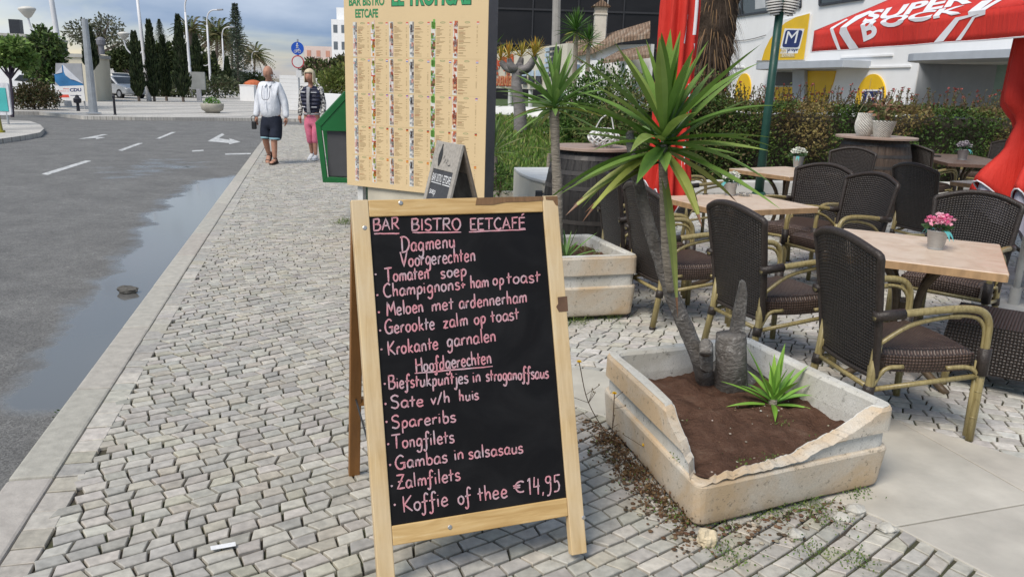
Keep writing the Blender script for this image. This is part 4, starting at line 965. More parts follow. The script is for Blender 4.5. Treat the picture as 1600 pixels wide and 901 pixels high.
for x, y, a, lb_ in [
    (1.90, 3.77, 9, 'wicker armchair with bamboo arms nearest the broken planter, its back to the stump'),
    (1.585, 4.70, 20, 'wicker armchair seen from behind just left of the chair by the broken planter'),
    (1.17, 5.50, 18, 'wicker armchair behind the leaning yucca trunk beside the intact planter'),
    (1.03, 6.28, 12, 'wicker armchair standing between the left barrel and the folded red parasol'),
    (2.62, 7.22, 222, 'wicker armchair at the far corner of the table with white flowers and ashtray'),
    (2.68, 6.55, 203, 'wicker armchair with bright bamboo arm behind the back of the chair nearest the planter'),
    (3.98, 9.75, 232, 'wicker armchair standing close in front of the round topped right barrel'),
    (4.22, 7.98, 20, 'black looking wicker armchair turned away between the right barrel and pink flower table'),
    (2.99, 5.28, 226, 'wicker armchair on the far side of the table with pink flowers'),
    (5.72, 11.2, 30, 'dark wicker armchair squeezed between the right barrel and the long dark table'),
    (7.75, 13.15, 203, 'wicker armchair in front of the hedge behind the long dark table, left of two'),
    (8.15, 12.55, 200, 'wicker armchair in front of the hedge partly hidden by the right folded parasol'),
    (1.98, 8.62, 18, 'wicker armchair by the low white wall left of the farther white flower table')]:
    c = chair0 if first[0] else copy_tree(chair0); first[0] = False
    c.location = (x, y, .002); c.rotation_euler = (0, 0, R(a)); c['label'] = lb_

# ================================================================== tables
ttop = MT('beige marbled laminate'); v = ttop.coord('Object')
ttop.set(ttop.ramp(ttop.noise(v, 5, 7, .65, 1.2), [(.3, (.52, .38, .27)), (.5, (.62, .48, .36)), (.72, (.70, .57, .45))]), ttop.ramp(ttop.noise(v, 9, 4), [(.3, .28), (.7, .45)]), .5)
tdark = vary('brown laminate top', (.14, .085, .065), .35, .2, 7)
tedge = vary('wood edge band', (.40, .25, .13), .45, .2, 9, (3, 3, 1)); tdedge = vary('dark wood edge band', (.12, .07, .05), .45, .2, 9)
tleg = vary('dark bamboo leg', (.095, .066, .038), .45, .3, 14, (1, 1, 3), .2, 60)
tbig = {}
def table(x, y, a, w_, d_, label, dark=False, grp='square terrace tables'):
    t = thing('cafe_table', label, 'table', (x, y, .002), R(a), grp)
    b = MB(); b.box((0, 0, .741), (w_ - .006, d_ - .006, .016)); b.build('tabletop', tdark if dark else ttop, t, bevel=.004)
    b = MB(); hw, hd = w_ / 2, d_ / 2; o_ = rr_poly([Vector(q) for q in [(-hw, -hd), (hw, -hd), (hw, hd), (-hw, hd)]], .02, 3)
    i_ = [p * .97 for p in o_]; n = len(o_); vs = [(*p, .705) for p in o_] + [(*p, .744) for p in o_] + [(*p, .7475) for p in i_] + [(*p, .705) for p in i_]
    b.add(vs, [(i + r * n, (i + 1) % n + r * n, (i + 1) % n + (r + 1) * n, i + (r + 1) * n) for r in range(3) for i in range(n)] + [tuple(3 * n + i for i in range(n - 1, -1, -1))])
    b.build('edge_band', tdedge if dark else tedge, t, bevel=.0)
    for sx in (-1, 1):
        for sy in (-1, 1):
            b = MB(); b.tube(crom([(sx * .16, sy * .16, .70), (sx * .07, sy * .07, .52), (sx * .055, sy * .055, .3), (sx * .10, sy * .10, .12), (sx * .27, sy * .25, .0)], 6), .021, 8); b.build('leg', tleg, t, smooth=True)
    b = MB(); b.box((0, 0, .697), (w_ * .6, .05, .014)); b.box((0, 0, .683), (.05, d_ * .6, .012)); b.lathe([(.075, .40), (.075, .44)], n=14); b.build('bracket', tleg, t)
    return t
table(2.305, 4.485, -28, .88, .96, 'square beige table with the pink flower pot')
table(1.755, 6.25, 24, .92, .80, 'square beige table with white flower pot and glass ashtray')
table(3.03, 8.93, 32, .95, .85, 'square beige table farther back with a white flower pot and no ashtray')
table(6.5, 11.75, -10, 1.0, 2.0, 'long dark brown table by the hedge with a grey flower pot', True)
table(5.12, 8.28, 30, .80, .80, 'square beige table half hidden behind the right folded parasol')

# low wicker stool at the edge of the picture
sa, sb2 = gp(1482, 500, .38), gp(1610, 522, .38); se = (sb2 - sa).normalized(); sn = Vector((-se.y, se.x, 0)); sc_ = sa + se * .26 + sn * .26
stl = thing('wicker_stool', 'dark armless wicker stool with a deep woven seat in front of the pink flower table', 'stool', (sc_.x, sc_.y, .002), math.atan2(se.y, se.x))
b = MB(); b.grid(lambda u, v: Vector(((u - .5) * .52, (v - .5) * .52, .38 + .008 * math.sin(u * 3.14) * math.sin(v * 3.14))), 12, 12, uvs=(.52, .52))
sq = [Vector(q) for q in [(-.26, -.26), (.26, -.26), (.26, .26), (-.26, .26)]]
for i in range(4): b.grid(lambda u, v: (lambda p: Vector((p.x, p.y, .38 - .27 * v)) + Vector((p.x, p.y, 0)) * .05 * math.sin(v * 3.14))(sq[i].lerp(sq[(i + 1) % 4], u)), 10, 6, uvs=(.52, .25))
b.build('seat', wv_dark, stl, smooth=False)
for sx in (-1, 1):
    for sy in (-1, 1): b = MB(); b.tube([(sx * .225, sy * .225, .2), (sx * .235, sy * .235, 0)], .021, 10); b.build('leg', bam, stl, smooth=True)
# pots of artificial flowers
zinc = vary('brushed zinc', (.42, .44, .45), .42, .12, 20, (1, 1, 6), metal=.55); teal = vary('teal ribbon', (.10, .36, .36), .6, .15, 30)
def pot(p, k, pcols, label, lean=0):
    t = thing('flower_pot', label, 'flower pot', p, random.random() * 3, 'zinc pots of flowers on the tables')
    b = MB(); b.lathe([(.034 * k, 0), (.036 * k, .002), (.037 * k, .012), (.036 * k, .016), (.0385 * k, .02), (.05 * k, .098 * k), (.053 * k, .10 * k), (.05 * k, .103 * k), (.046 * k, .09 * k)], n=24); b.build('bucket', zinc, t, smooth=True)
    fl = MB(); random.seed(int(p[0] * 100))
    for _ in range(30):
        a, r = random.uniform(0, 6.28), random.random() ** .6 * .062 * k; c = Vector((r * math.cos(a), r * math.sin(a), (.145 + .03 * (1 - r / .07)) * k + random.uniform(-.018, .018)))
        cc_ = jit(random.choice(pcols), .12)
        for q in range(6):
            d = Vector((math.cos(q * 1.05 + a), math.sin(q * 1.05 + a), random.uniform(-.1, .6))); leaf(fl, c, d, .022 * k, cc_, .85)
    fl.build('blossom', attr_mat('petals', .6, 0, trans=.2), t)
    lf = MB()
    for _ in range(46):
        a = random.uniform(0, 6.28); r = random.uniform(.02, .05) * k; d = Vector((math.cos(a), math.sin(a), random.uniform(.0, .7))); leaf(lf, Vector((r * math.cos(a), r * math.sin(a), random.uniform(.098, .12) * k)), d, .04 * k, jit((.05, .11, .04), .3), .5)
    lf.build('leaves', attr_mat('small leaf', .5, 0), t)
    rb = MB()
    for s in (-1, 1):
        for q in (0, 1): blade(rb, (0.0, s * .04, .1 * k), Vector((.3 * (q - .5), s, .5)), .085 * k, .022, .9, (.10, .36, .36), None, 6, 0)
    rb.poly([(.052 * k, -.022, .097 * k), (.044 * k, 0, .055 * k), (.052 * k, .022, .097 * k)], (.25, .55, .55)); rb.build('ribbon', attr_mat('ribbon', .6, 0), t)
pk = [(.78, .20, .36), (.84, .38, .50), (.70, .12, .28), (.86, .55, .62)]; wh = [(.75, .75, .70), (.68, .70, .60), (.8, .8, .74)]
pot(gp(1461, 390, .748), 1.12, pk, 'zinc pot of pink flowers with teal ribbon on the nearest table')
pot(gp(1140, 306, .748), 1.12, wh, 'zinc pot of white flowers beside the glass ashtray')
pot(gp(1246, 262, .748), 1.3, wh, 'zinc pot of white flowers on the farther beige table')
pot(gp(1503, 250, .748), 1.5, [(.32, .28, .31), (.4, .36, .38)], 'grey pot of dull mauve flowers on the long dark table')
gl = MT('clear glass'); gl.set((.8, .85, .85), .05); gl.b.inputs['Transmission Weight'].default_value = .9; gl.b.inputs['IOR'].default_value = 1.4
b = MB(); b.lathe([(.045, 0), (.052, .03), (.047, .031), (.041, .008), (.002, .007)], n=24); p = gp(1164, 307, .748); tag(b.build('ashtray', gl.m, smooth=True, loc=p), 'round glass ashtray next to the white flower pot', 'ashtray')
b = MB(); b.lathe([(.07, 0), (.075, .022), (.06, .022), (.055, .006), (.002, .006)], n=20); p = gp(1462, 245, .748); tag(b.build('ashtray', vary('black ashtray', (.03, .03, .03), .4), loc=p), 'dark ashtray lying on the long dark table', 'ashtray')

# ================================================================== barrels
bst = MT('black oak staves'); v = bst.coord('Object')
at2_ = bst.n('ShaderNodeTexWave'); at2_.wave_type = 'RINGS'; bst.l(v, at2_.inputs[0])
bst.set(bst.ramp(bst.noise(bst.coord('Object', (14, 14, 1)), 2, 6), [(.3, (.009, .008, .008)), (.7, (.024, .021, .019))]), .6, .4); bst.bump(bst.noise(bst.coord('Object', (22, 22, 1)), 2, 5), .5, .01)
bst2 = vary('brown oak staves', (.062, .042, .03), .6, .3, 3, (10, 10, 1), .5, 8, bdist=.01)
hoop = vary('dull iron hoop', (.055, .05, .047), .5, .2, 9, metal=.3); rtop = vary('round wood top', (.34, .25, .20), .5, .15, 5, (1, 6, 1)); redge = vary('round top edge', (.36, .21, .12), .5)
def barrel(p, hgt, rb_, rt, label, m_, rtp):
    t = thing('wine_barrel', label, 'barrel', p, 0, 'barrels used as standing tables')
    f = lambda z: rt + (rb_ - rt) * math.sin(math.pi * z / hgt) ** .8
    n = 30; b = MB()
    for i in range(n):                                # each stave set a hair apart
        a0, a1 = 2 * math.pi * (i + .01) / n, 2 * math.pi * (i + .99) / n
        b.grid(lambda u, w_: Vector(((f(w_ * hgt) - .004 * (abs(u - .5) * 2) ** 6) * math.cos(a0 + (a1 - a0) * u), (f(w_ * hgt) - .004 * (abs(u - .5) * 2) ** 6) * math.sin(a0 + (a1 - a0) * u), w_ * hgt)), 4, 12)
    b.lathe([(f(0) - .01, .01), (f(hgt / 2) - .012, hgt / 2), (f(hgt) - .01, hgt - .01)], n=30); b.build('body', m_, t, smooth=False)
    for z in (.06, .2, .34, .66, .8, .94):
        b = MB(); zz = z * hgt; b.lathe([(f(zz - .02) + .001, zz - .02), (f(zz - .02) + .004, zz - .02), (f(zz + .02) + .004, zz + .02), (f(zz + .02) + .001, zz + .02)], n=36, cap=False); b.build('hoop', hoop, t, smooth=False)
    b = MB(); b.lathe([(rtp - .01, hgt + .002), (rtp, hgt + .006), (rtp, hgt + .028), (rtp - .004, hgt + .032), (.002, hgt + .032)], n=48); b.build('round_top', rtop, t, bevel=0)
barrel((.735, 7.85, 0), 1.0,   .45, .34, 'black wine barrel with the white lantern, beside the intact planter', bst.m, .40)
barrel((4.86, 10.95, 0), 1.04, .50, .40, 'brown wine barrel by the hedge carrying two white baskets', bst2, .52)
wb = vary('white wicker', (.62, .60, .55), .7, .2, 30, (1, 1, 1), 1.0, 90, bdist=.02)
def wick(a): return a
def basket(name, p, prof, label, plant=False):
    t = thing(name, label, 'basket', p); b = MB(); n = 40
    b.grid(lambda u, w_: (lambda z, r: Vector(((r + .007 * (1 if (int(u * n) + int(w_ * 18)) % 2 else -1)) * math.cos(u * 6.2832), (r + .007 * (1 if (int(u * n) + int(w_ * 18)) % 2 else -1)) * math.sin(u * 6.2832), z)))(*prof(w_)), n, 18, wrap=True)
    b.build('wicker_body', wb, t)
    b = MB()
    if plant:
        foliage(b, [((0, 0, .36), (.15, .15, .1))], 130, .08, [(.2, .17, .08), (.14, .16, .05), (.26, .14, .09)])
        for _ in range(10): b.tube([(0, 0, .25), (random.uniform(-.2, .2), random.uniform(-.1, .1), random.uniform(.4, .62))], .003, 4, (.2, .15, .1))
        b.build('dry_plant', attr_mat('dry leaf', .8, 0), t)
    else:
        b.tube(crom([(-.1, 0, .32), (-.02, 0, .5), (.0, .0, .75)], 5), .003, 5); b.build('dry_stem', vary('dry stem', (.3, .24, .14), .8), t)
pb = at(1356, 216, 10.8); pz = 1.073
basket('wicker_vase', (pb.x - .03, 10.88, pz), lambda w_: (w_ * .30, .075 + .065 * math.sin(min(1, w_ * 1.25) * 2.2) * (1 - w_ * .6)), 'closed white wicker vase on the right barrel, left of the basket')
basket('wicker_basket', (pb.x + .17, 10.78, pz), lambda w_: (w_ * .21, .10 + .055 * w_), 'open white wicker basket of dry plants on the right barrel', True)
t = thing('lattice_lantern', 'white lattice onion shaped lantern standing on the black barrel', 'lantern', (.83, 7.72, 1.034)); b = MB()
for s in (-1, 1):
    for k in range(11):
        b.tube([Vector((.15 * math.sin(.35 + 2.5 * q / 12) ** .8 * math.cos(k * .571 + s * q * .13), .15 * math.sin(.35 + 2.5 * q / 12) ** .8 * math.sin(k * .571 + s * q * .13), .01 + .165 * q / 12)) for q in range(13)], .0085, 5)
b.build('lattice', vary('white painted cane', (.7, .7, .68), .5, .08, 20), t, smooth=True)
b = MB(); b.tube(crom([(-.09, 0, .16), (-.03, 0, .27), (.05, 0, .30), (.09, 0, .17)], 5), .006, 5); b.build('handle', vary('white wire', (.65, .65, .63), .5), t)

# ================================================================== parasols
redm = MT('red canvas'); v = redm.coord('Object')
redm.set(redm.mix(redm.ramp(redm.noise(v, 3, 5), [(.3, 0), (.7, 1)]), (.52, .030, .022), (.62, .045, .030)), .7, .25); redm.bump(redm.noise(redm.coord('Object', (9, 9, 1.6)), 2.2, 6, .6), .5, .03)
whm = vary('white canvas print', (.72, .72, .74), .7, .06, 9); grm = vary('pale grey lining', (.42, .41, .48), .8, .1, 5)
polem = vary('white parasol pole', (.6, .6, .58), .4)
def folded(p, ztop, zbot, rmid, label, seed, prints, nf=9, flare=None, rot=0, shape=None):
    t = thing('folded_parasol', label, 'parasol', p, rot); rs = random.Random(seed); ph = [rs.uniform(-.25, .25) for _ in range(nf)]
    def fab(u, w_):
        z = ztop + (zbot - ztop) * w_; base = .05 + rmid * math.sin(min(1, w_ * 1.25) * math.pi * .62) ** .9
        if shape:
            for (wa, ra), (wb_, rb2) in zip(shape, shape[1:]):
                if w_ <= wb_: k_ = max(0, (w_ - wa) / (wb_ - wa)); k_ = k_ * k_ * (3 - 2 * k_); base = ra + (rb2 - ra) * k_; break
        elif flare: base += flare * max(0, (w_ - .62) / .38) ** 2
        a = u * 2 * math.pi; f = math.cos(nf * a + ph[int(u * nf) % nf] * 2 + w_ * .6)
        r = base * (1 + .36 * f * min(1, .25 + w_)); zz = z + (.10 * f * w_ ** 4 + .08 * math.sin(a * 2 + 1) * w_ ** 3)
        return Vector((r * math.cos(a), r * math.sin(a), zz))
    b = MB(); b.grid(fab, 108, 40, wrap=True); o = b.build('canopy', redm.m, t, smooth=True, solid=.004)
    pm = MB()
    for (u0, w0, du, dw, sh) in prints:                # white letters and stripes printed on the folded cloth
        pm.grid(lambda u, w_: (lambda uu, ww: fab(uu, ww) + Vector((math.cos(uu * 6.2832), math.sin(uu * 6.2832), 0)) * .0045)((u0 + du * u + sh * w_) % 1.0, min(1, w0 + dw * w_)), 6, 8)
    pm.build('white_print', whm, o, smooth=True)
    hm = MB(); hm.tube([fab(i / 108, 1) for i in range(109)], .006, 5); hm.build('hem', whm, o, smooth=True)
    if flare:
        ln = MB(); ln.grid(lambda u, w_: (lambda q: Vector((q.x * .93, q.y * .93, q.z - .01 - .25 * w_ + .05 * math.sin(u * 40))))(fab(u, .96 + .04 * w_)), 108, 4, wrap=True); ln.build('lining', grm, t, smooth=True)
    b = MB(); b.tube([(0, 0, 0), (0, 0, ztop + .15)], .024, 12); b.build('pole', polem, t, smooth=True)
    b = MB(); b.lathe([(.28, 0), (.28, .05), (.25, .06), (.04, .07), (.04, .2)], n=24); b.build('base', vary('concrete foot', (.3, .3, .29), .9), t)
folded((1.37, 7.25, 0), 3.0, .62, .16, 'tall folded red parasol with white print behind the yucca crown', 4,
       [(.83, .20, .035, .06, -.02), (.86, .27, .03, .13, .0), (.80, .33, .025, .1, -.03), (.87, .43, .035, .05, .02), (.82, .50, .04, .05, -.02), (.86, .57, .03, .16, .02), (.80, .66, .03, .07, -.02), (.85, .78, .05, .04, .02), (.79, .84, .08, .03, .0)], shape=[(0, .07), (.15, .125), (.3, .145), (.6, .13), (.8, .125), (1.001, .165)])
folded((3.88, 5.95, 0), 3.0, .84, .215, 'folded red parasol with grey lining at the right edge of the terrace', 8, [(.55, .1, .03, .3, .02)], 8, .10, 0, [(0, .05), (.12, .21), (.45, .265), (.66, .26), (.75, .165), (.82, .19), (1.001, .33)])
# the open one: square, its near side facing the street
VA, VB = Vector((2.95, 8.4, 0)), Vector((3.37, 5.43, 0)); vu = (VB - VA).normalized(); vin = Vector((-vu.y, vu.x, 0)); Wp = (VB - VA).length
if vin.x < 0: vin = -vin
ctrp = VA + vu * (Wp / 2) + vin * (Wp / 2); TILT = .13; ZE, ZV, ZT = 2.0, 2.205, 3.16
op = thing('open_parasol', 'open red parasol with big white SUPER BOCK lettering before the supermarket', 'parasol', (ctrp.x, ctrp.y, 0))
def LP(p): return Vector((p[0] - ctrp.x, p[1] - ctrp.y, p[2]))
sl_dir = (vin * (Wp / 2) + Vector((0, 0, ZT - ZV))).normalized(); SLn = math.hypot(Wp / 2, ZT - ZV)
def cs_(s, tt, lift=0):                               # point on the near side: s along the edge, tt up the cloth from the hem
    base = VA + vu * s
    sag = -.035 * math.sin(math.pi * min(1, max(0, s / Wp)))
    vh = ZV - ZE
    if tt < vh: return LP(base + Vector((0, 0, ZE + tt + sag * 0))) + (-vin) * (lift + .018 * math.sin(s * 7) * (1 - tt / vh))
    q = base + Vector((0, 0, ZV)) + sl_dir * (tt - vh); return LP(q) + sl_dir.cross(vu).normalized() * (-lift if sl_dir.cross(vu).z < 0 else lift) + Vector((0, 0, -.03 * math.sin(math.pi * min(1, (tt - vh) / SLn)) * 1))
b = MB(); mid_ = VA + vu * (Wp / 2)
b.grid(lambda u, w_: cs_(u * Wp, w_ * (ZV - ZE)), 40, 4)
b.grid(lambda u, w_: cs_(Wp / 2 + (u - .5) * Wp * (1 - w_), (ZV - ZE) + .0001 + SLn * w_), 24, 16)
def turn(p, k):
    p = Vector(p)
    if k == 0: return p
    d0 = p.dot(vin) + Wp / 2; p = p - Vector((0, 0, TILT * d0)); q = Matrix.Rotation(k * math.pi / 2, 3, 'Z') @ p
    return q + Vector((0, 0, TILT * (q.dot(vin) + Wp / 2)))
for k in (1, 2, 3):
    b.grid(lambda u, w_: turn(cs_(u * Wp, w_ * (ZV - ZE)), k), 20, 2); b.grid(lambda u, w_: turn(cs_(Wp / 2 + (u - .5) * Wp * (1 - w_), (ZV - ZE) + .0001 + SLn * w_), k), 12, 8)
cano = b.build('canopy', redm.m, op, smooth=True, solid=.003)
hm = MB()
for k in range(4): hm.tube([turn(cs_(Wp * i / 30, .0), k) for i in range(31)], .006, 5)
hm.tube([cs_(.004, i / 6 * (ZV - ZE)) for i in range(7)], .006, 5); hm.build('hem', whm, cano)
# lettering measured on the cloth
nS = sl_dir.cross(vu).normalized()
def st_of(px, py):
    P = onp(px, py, VA + Vector((0, 0, ZV)), nS); tt = (P - VA - Vector((0, 0, ZV))).dot(sl_dir)
    if tt >= 0: return ((P - VA).dot(vu), tt + ZV - ZE)
    P = onp(px, py, VA, vin); return ((P - VA).dot(vu), P.z - ZE)
lt = MB()
def cloth_poly(vs, fs):
    bm = bmesh.new(); V_ = [bm.verts.new((x, y, 0)) for x, y in vs]
    for f in fs:
        try: bm.faces.new([V_[i] for i in f])
        except ValueError: pass
    for tt in [ZV - ZE] + [(.05 * i) for i in range(1, 40)]: bmesh.ops.bisect_plane(bm, geom=bm.verts[:] + bm.edges[:] + bm.faces[:], plane_co=(0, tt, 0), plane_no=(0, 1, 0))
    for ss in [.08 * i for i in range(1, 42)]: bmesh.ops.bisect_plane(bm, geom=bm.verts[:] + bm.edges[:] + bm.faces[:], plane_co=(ss, 0, 0), plane_no=(1, 0, 0))
    bm.verts.index_update(); lt.add([cs_(v_.co.x, v_.co.y, .006) for v_ in bm.verts], [tuple(v_.index for v_ in f.verts) for f in bm.faces]); bm.free()
def word(sx_, px0, px1, px2, bold=.035):               # bottom left, bottom right, top left pixels -> a frame lying on the cloth
    a, b_, c = Vector(st_of(*px0)), Vector(st_of(*px1)), Vector(st_of(*px2)); vs, fs, (x0, x1, y0, y1) = font(sx_, 1, bold)
    cloth_poly([tuple(a + (b_ - a) * ((x - x0) / (x1 - x0)) + (c - a) * ((y - y0) / (y1 - y0))) for x, y in vs], fs)
word('SUPER', (1346, 37), (1519, 4), (1362, 16))
word('OCK', (1378, 46), (1503, 22), (1383, 28))
word('B', (1351, 66), (1374, 57), (1349, 36))
for q in ([(1299, 50), (1299, 44), (1323, 29), (1326, 30), (1303, 46), (1308, 60), (1313, 79), (1309, 79)], [(1312, 52), (1314, 44), (1338, 24), (1360, 15), (1365, 17), (1342, 30), (1324, 46), (1330, 60), (1342, 76), (1326, 78)],
          [(1463, 67), (1494, 28), (1514, 24), (1535, 1), (1554, -2), (1532, 22), (1500, 32), (1478, 65)], [(1495, 64), (1520, 27), (1530, 23), (1562, -3), (1574, -5), (1540, 23), (1524, 28), (1502, 63)]):
    pts = [st_of(*p) for p in q]; cloth_poly(pts, [tuple(range(len(pts)))])
lt.build('lettering', whm, cano)
b = MB(); b.tube([(0, 0, 0), (0, 0, ZT + .1)], .026, 12); b.build('pole', polem, op, smooth=True)
rbm = MB()
for k in range(4): rbm.tube([turn(cs_(0, ZV - ZE, -.03), k), Vector((0, 0, ZT - .05))], .011, 6)
rbm.build('ribs', polem, op)
b = MB(); b.lathe([(.3, 0), (.3, .05), (.04, .07), (.04, .2)], n=24); b.build('base', vary('concrete foot', (.3, .3, .29), .9), op)

# ================================================================== green lamp post with two louvred heads
gl_ = thing('garden_lamp', 'green lamp post with two white louvred oval heads rising from the hedge', 'lamp', (3.80, 12.4, 0))
lm = vary('dark green paint', (.012, .055, .04), .45, .2, 6); lw = vary('white lamp plastic', (.6, .585, .55), .45, .08, 10); li = vary('dark lamp inside', (.09, .085, .08), .7)
b = MB(); b.tube([(0, 0, 0), (0, 0, 1.2), (.02, 0, 2.98)], [.072, .064, .06], 14); b.lathe([(.12, 0), (.12, .05), (.09, .1)], n=16); b.build('post', lm, gl_, smooth=True)
b = MB(); b.box((.03, 0, 2.93), (.09, .09, .2)); b.build('bracket', lm, gl_, bevel=.01)
for s, yw in ((-1, 12), (1, -28)):
    M3 = Matrix.Rotation(R(yw), 3, 'Z') @ Matrix.Rotation(s * R(9), 3, 'Y'); c = Vector((.03 + s * .125, -.06, 2.86))
    b = MB()
    for k in range(9):
        z = -.165 + .33 * (k + .5) / 9; r0 = math.sqrt(max(0, 1 - (z / .18) ** 2)); 
        b.lathe([(.10 * r0, z - .012), (.122 * r0, z - .010), (.122 * r0, z + .006), (.10 * r0, z + .014)], c, 20, M_=M3)
    b.lathe([(.01, .165), (.06, .158), (.02, .18)], c, 16, M_=M3); hd = b.build('lamp_head', lw, gl_, smooth=False)
    b = MB(); b.lathe([(.01, -.17), (.06, -.13), (.092, 0), (.06, .13), (.01, .17)], c, 16, M_=M3); b.build('inner_housing', li, hd, smooth=True)
# ================================================================== right: supermarket, hedge, villa
FN = Vector((.976, .216, 0)).normalized(); FD = Vector((-FN.y, FN.x, 0)); FO = FN * 15; ZU = Vector((0, 0, 1))
def fac(px, py, off=0): return onp(px, py, FO - FN * off, FN)
mk = thing('supermarket', 'white supermarket building with round yellow signs behind the hedge', 'building', FO)
def F_(p): return Vector(p) - FO
wall_w = MT('white render'); v = wall_w.coord('Object')
wall_w.set(wall_w.mix(wall_w.ramp(wall_w.noise(wall_w.coord('Object', (1, 1, .25)), 1.6, 6, .6), [(.35, 0), (.75, .5)]), (.82, .82, .815), (.70, .70, .70)), .85, .25); wall_w.bump(wall_w.noise(v, 30, 5), .15, .01)
grey_w = vary('grey blue render', (.42, .45, .49), .85, .08, 2, bump=.1, bscale=30); yel = vary('yellow sign board', (.72, .45, .015), .45, .06, 2); navy = vary('navy print', (.012, .025, .12), .45, .05, 3); whp = vary('white sign print', (.75, .75, .75), .45, .04, 3)
a0, a1 = fac(1072, 150), fac(2100, 150); n0, n1 = fac(1428, 150), fac(1680, 150)
foot = [a0]
for i in range(8): t_ = i / 7; foot.append(n0 + FN * (1.7 * t_) - FD * (.9 * t_ ** 2.5))
foot += [n1 + FN * 1.7, n1, a1, a1 + FN * 9, a0 + FN * 9]
b = MB(); b.prism([(F_(p).x, F_(p).y, -.3) for p in foot], (0, 0, 11)); b.build('wall', [wall_w.m], mk)
zc2 = fac(1500, 92, 1.2).z
b = MB(); b.prism([F_(Vector((p.x, p.y, zc2))) for p in [n0 - FD * .0, n1, n1 + FN * 1.69, n0 + FN * 1.69 - FD * .9]], (0, 0, 11 - .31 - zc2)); b.build('upper_wall', wall_w.m, mk)
al = MB(); al.grid(lambda u, w_: (lambda p: Vector((F_(p).x, F_(p).y, -.3 + (zc2 + .29) * w_)))((n0 + FN * (1.66 * u + .02) - FD * (.9 * u ** 2.5 + .012))), 8, 1)
q0, q1 = n0 + FN * 1.68 - FD * .9, n1 + FN * 1.68
al.poly([F_(Vector((q0.x, q0.y, -.3))), F_(Vector((q1.x, q1.y, -.3))), F_(Vector((q1.x, q1.y, zc2 - .01))), F_(Vector((q0.x, q0.y, zc2 - .01)))]); al.build('alcove_wall', grey_w, mk, smooth=False)
def fprism(name, pix, mat, off=0.0, th=.05, parent=mk):
    b = MB(); b.prism([F_(fac(x, y, off)) for x, y in pix], -FN * th); return b.build(name, mat, parent)
frm = vary('dark window frame', (.03, .033, .04), .4); glz = MT('window glass'); glz.set((.035, .05, .06), .06, .6); crt = vary('pale curtain', (.45, .47, .48), .8, .12, 3)
for pix, ms in (([(1141, 27), (1251, 11), (1251, -70), (1141, -40)], (1159, 1201, 1226)), ([(1281, 8.5), (1350, -2), (1350, -70), (1281, -50)], (1318,))):
    wv2 = fprism('window', pix, glz.m, .0, .02)
    fr_ = MB()
    for i in range(4):
        p, q = F_(fac(*pix[i], .03)), F_(fac(*pix[(i + 1) % 4], .03)); fr_.tube([p, q], .05, 4)
    for xm in ms: yb0 = pix[0][1] + (pix[1][1] - pix[0][1]) * (xm - pix[0][0]) / (pix[1][0] - pix[0][0]); fr_.tube([F_(fac(xm, yb0, .03)), F_(fac(xm, -80, .03))], .045, 4)
    fr_.build('frame', frm, wv2)
    if len(ms) > 1:
        cu_ = fprism('curtain', [(1204, 17.5), (1248, 11.2), (1248, -60), (1204, -50)], crt, .021, .006, wv2); cu_ = fprism('curtain', [(1180, 15), (1196, 12.5), (1196, -60), (1180, -60)], crt, .021, .006, wv2)
sg = fprism('sign_board', [(1183, 95), (1187, 80), (1196, 62), (1208, 45), (1224, 32), (1268, 22), (1258, 94)], whp, .0, .08)
s1 = fprism('yellow_panel', [(1191, 94.5), (1196, 78), (1204, 62), (1214, 49), (1228, 36), (1245, 27), (1265.5, 21.5), (1256, 93.5)], yel, .08, .03)
def rrpix(px): return px
def logo(c4, base_off, par, full=True):
    a_, b_, c_, d_ = [Vector(q) for q in c4]; ctr = (a_ + b_ + c_ + d_) / 4
    o1 = fprism('logo_plate', [tuple(ctr + (q - ctr) * 1.2) for q in (a_, b_, c_, d_)], whp, base_off, .012, mk)
    o2 = fprism('logo', [tuple(ctr + (q - ctr) * 1.03) for q in rr_poly([a_, b_, c_, d_], 4)], navy, base_off + .013, .01, mk)
    O_ = F_(fac(*(d_ * .84 + b_ * .16 + Vector((-1.2, -.6))), base_off + .024)); e = F_(fac(*(c_ * .92 + a_ * .08), base_off + .024)) - O_; h_ = (F_(fac(*a_, base_off)) - F_(fac(*d_, base_off))).z * .74
    t = MB(); put_text(t, 'M', O_, -FD, ZU, e.dot(-FD) * .98, h_, lift=.004, bold=.0, shear=.12); t.build('letter', whp, mk)
logo([(1228.5, 47.5), (1254, 48), (1247.5, 74), (1222.5, 73.5)], .112, s1)
t = MB(); put_text(t, 'mini', F_(fac(1219, 83, .115)), -FD, ZU, (F_(fac(1228, 83, .115)) - F_(fac(1219, 83, .115))).length, .14, lift=.005); t.build('lettering', vary('ochre print', (.5, .33, .02), .5), mk)
t = MB(); put_text(t, 'preço', F_(fac(1230, 83.5, .115)), -FD, ZU, (F_(fac(1246, 83, .115)) - F_(fac(1230, 83, .115))).length, .2, lift=.005, bold=.02); t.build('lettering', navy, mk)
fprism('logo_plate', [(1222, 76), (1248, 76), (1246.5, 83.6), (1219, 84)], whp, .106, .006); fprism('logo_plate', [(1220, 84.5), (1243, 84.2), (1242, 90), (1219, 90.2)], vary('grey yellow plate', (.5, .36, .1), .5), .112, .01)
t = MB(); put_text(t, 'EXPRESS', F_(fac(1222, 89, .124)), -FD, ZU, (F_(fac(1240, 89, .124)) - F_(fac(1222, 89, .124))).length, .09, lift=.004); t.build('lettering', whp, mk)
def fdisc(cx, cy, topy, name='yellow_disc'):
    c = fac(cx, cy, .0); r = fac(cx, topy, 0).z - c.z; b = MB()
    b.prism([F_(c + FD * r * math.cos(k / 18 * math.pi) * .95 + ZU * r * math.sin(k / 18 * math.pi)) for k in range(36)], -FN * .05); return b.build(name, yel, mk)
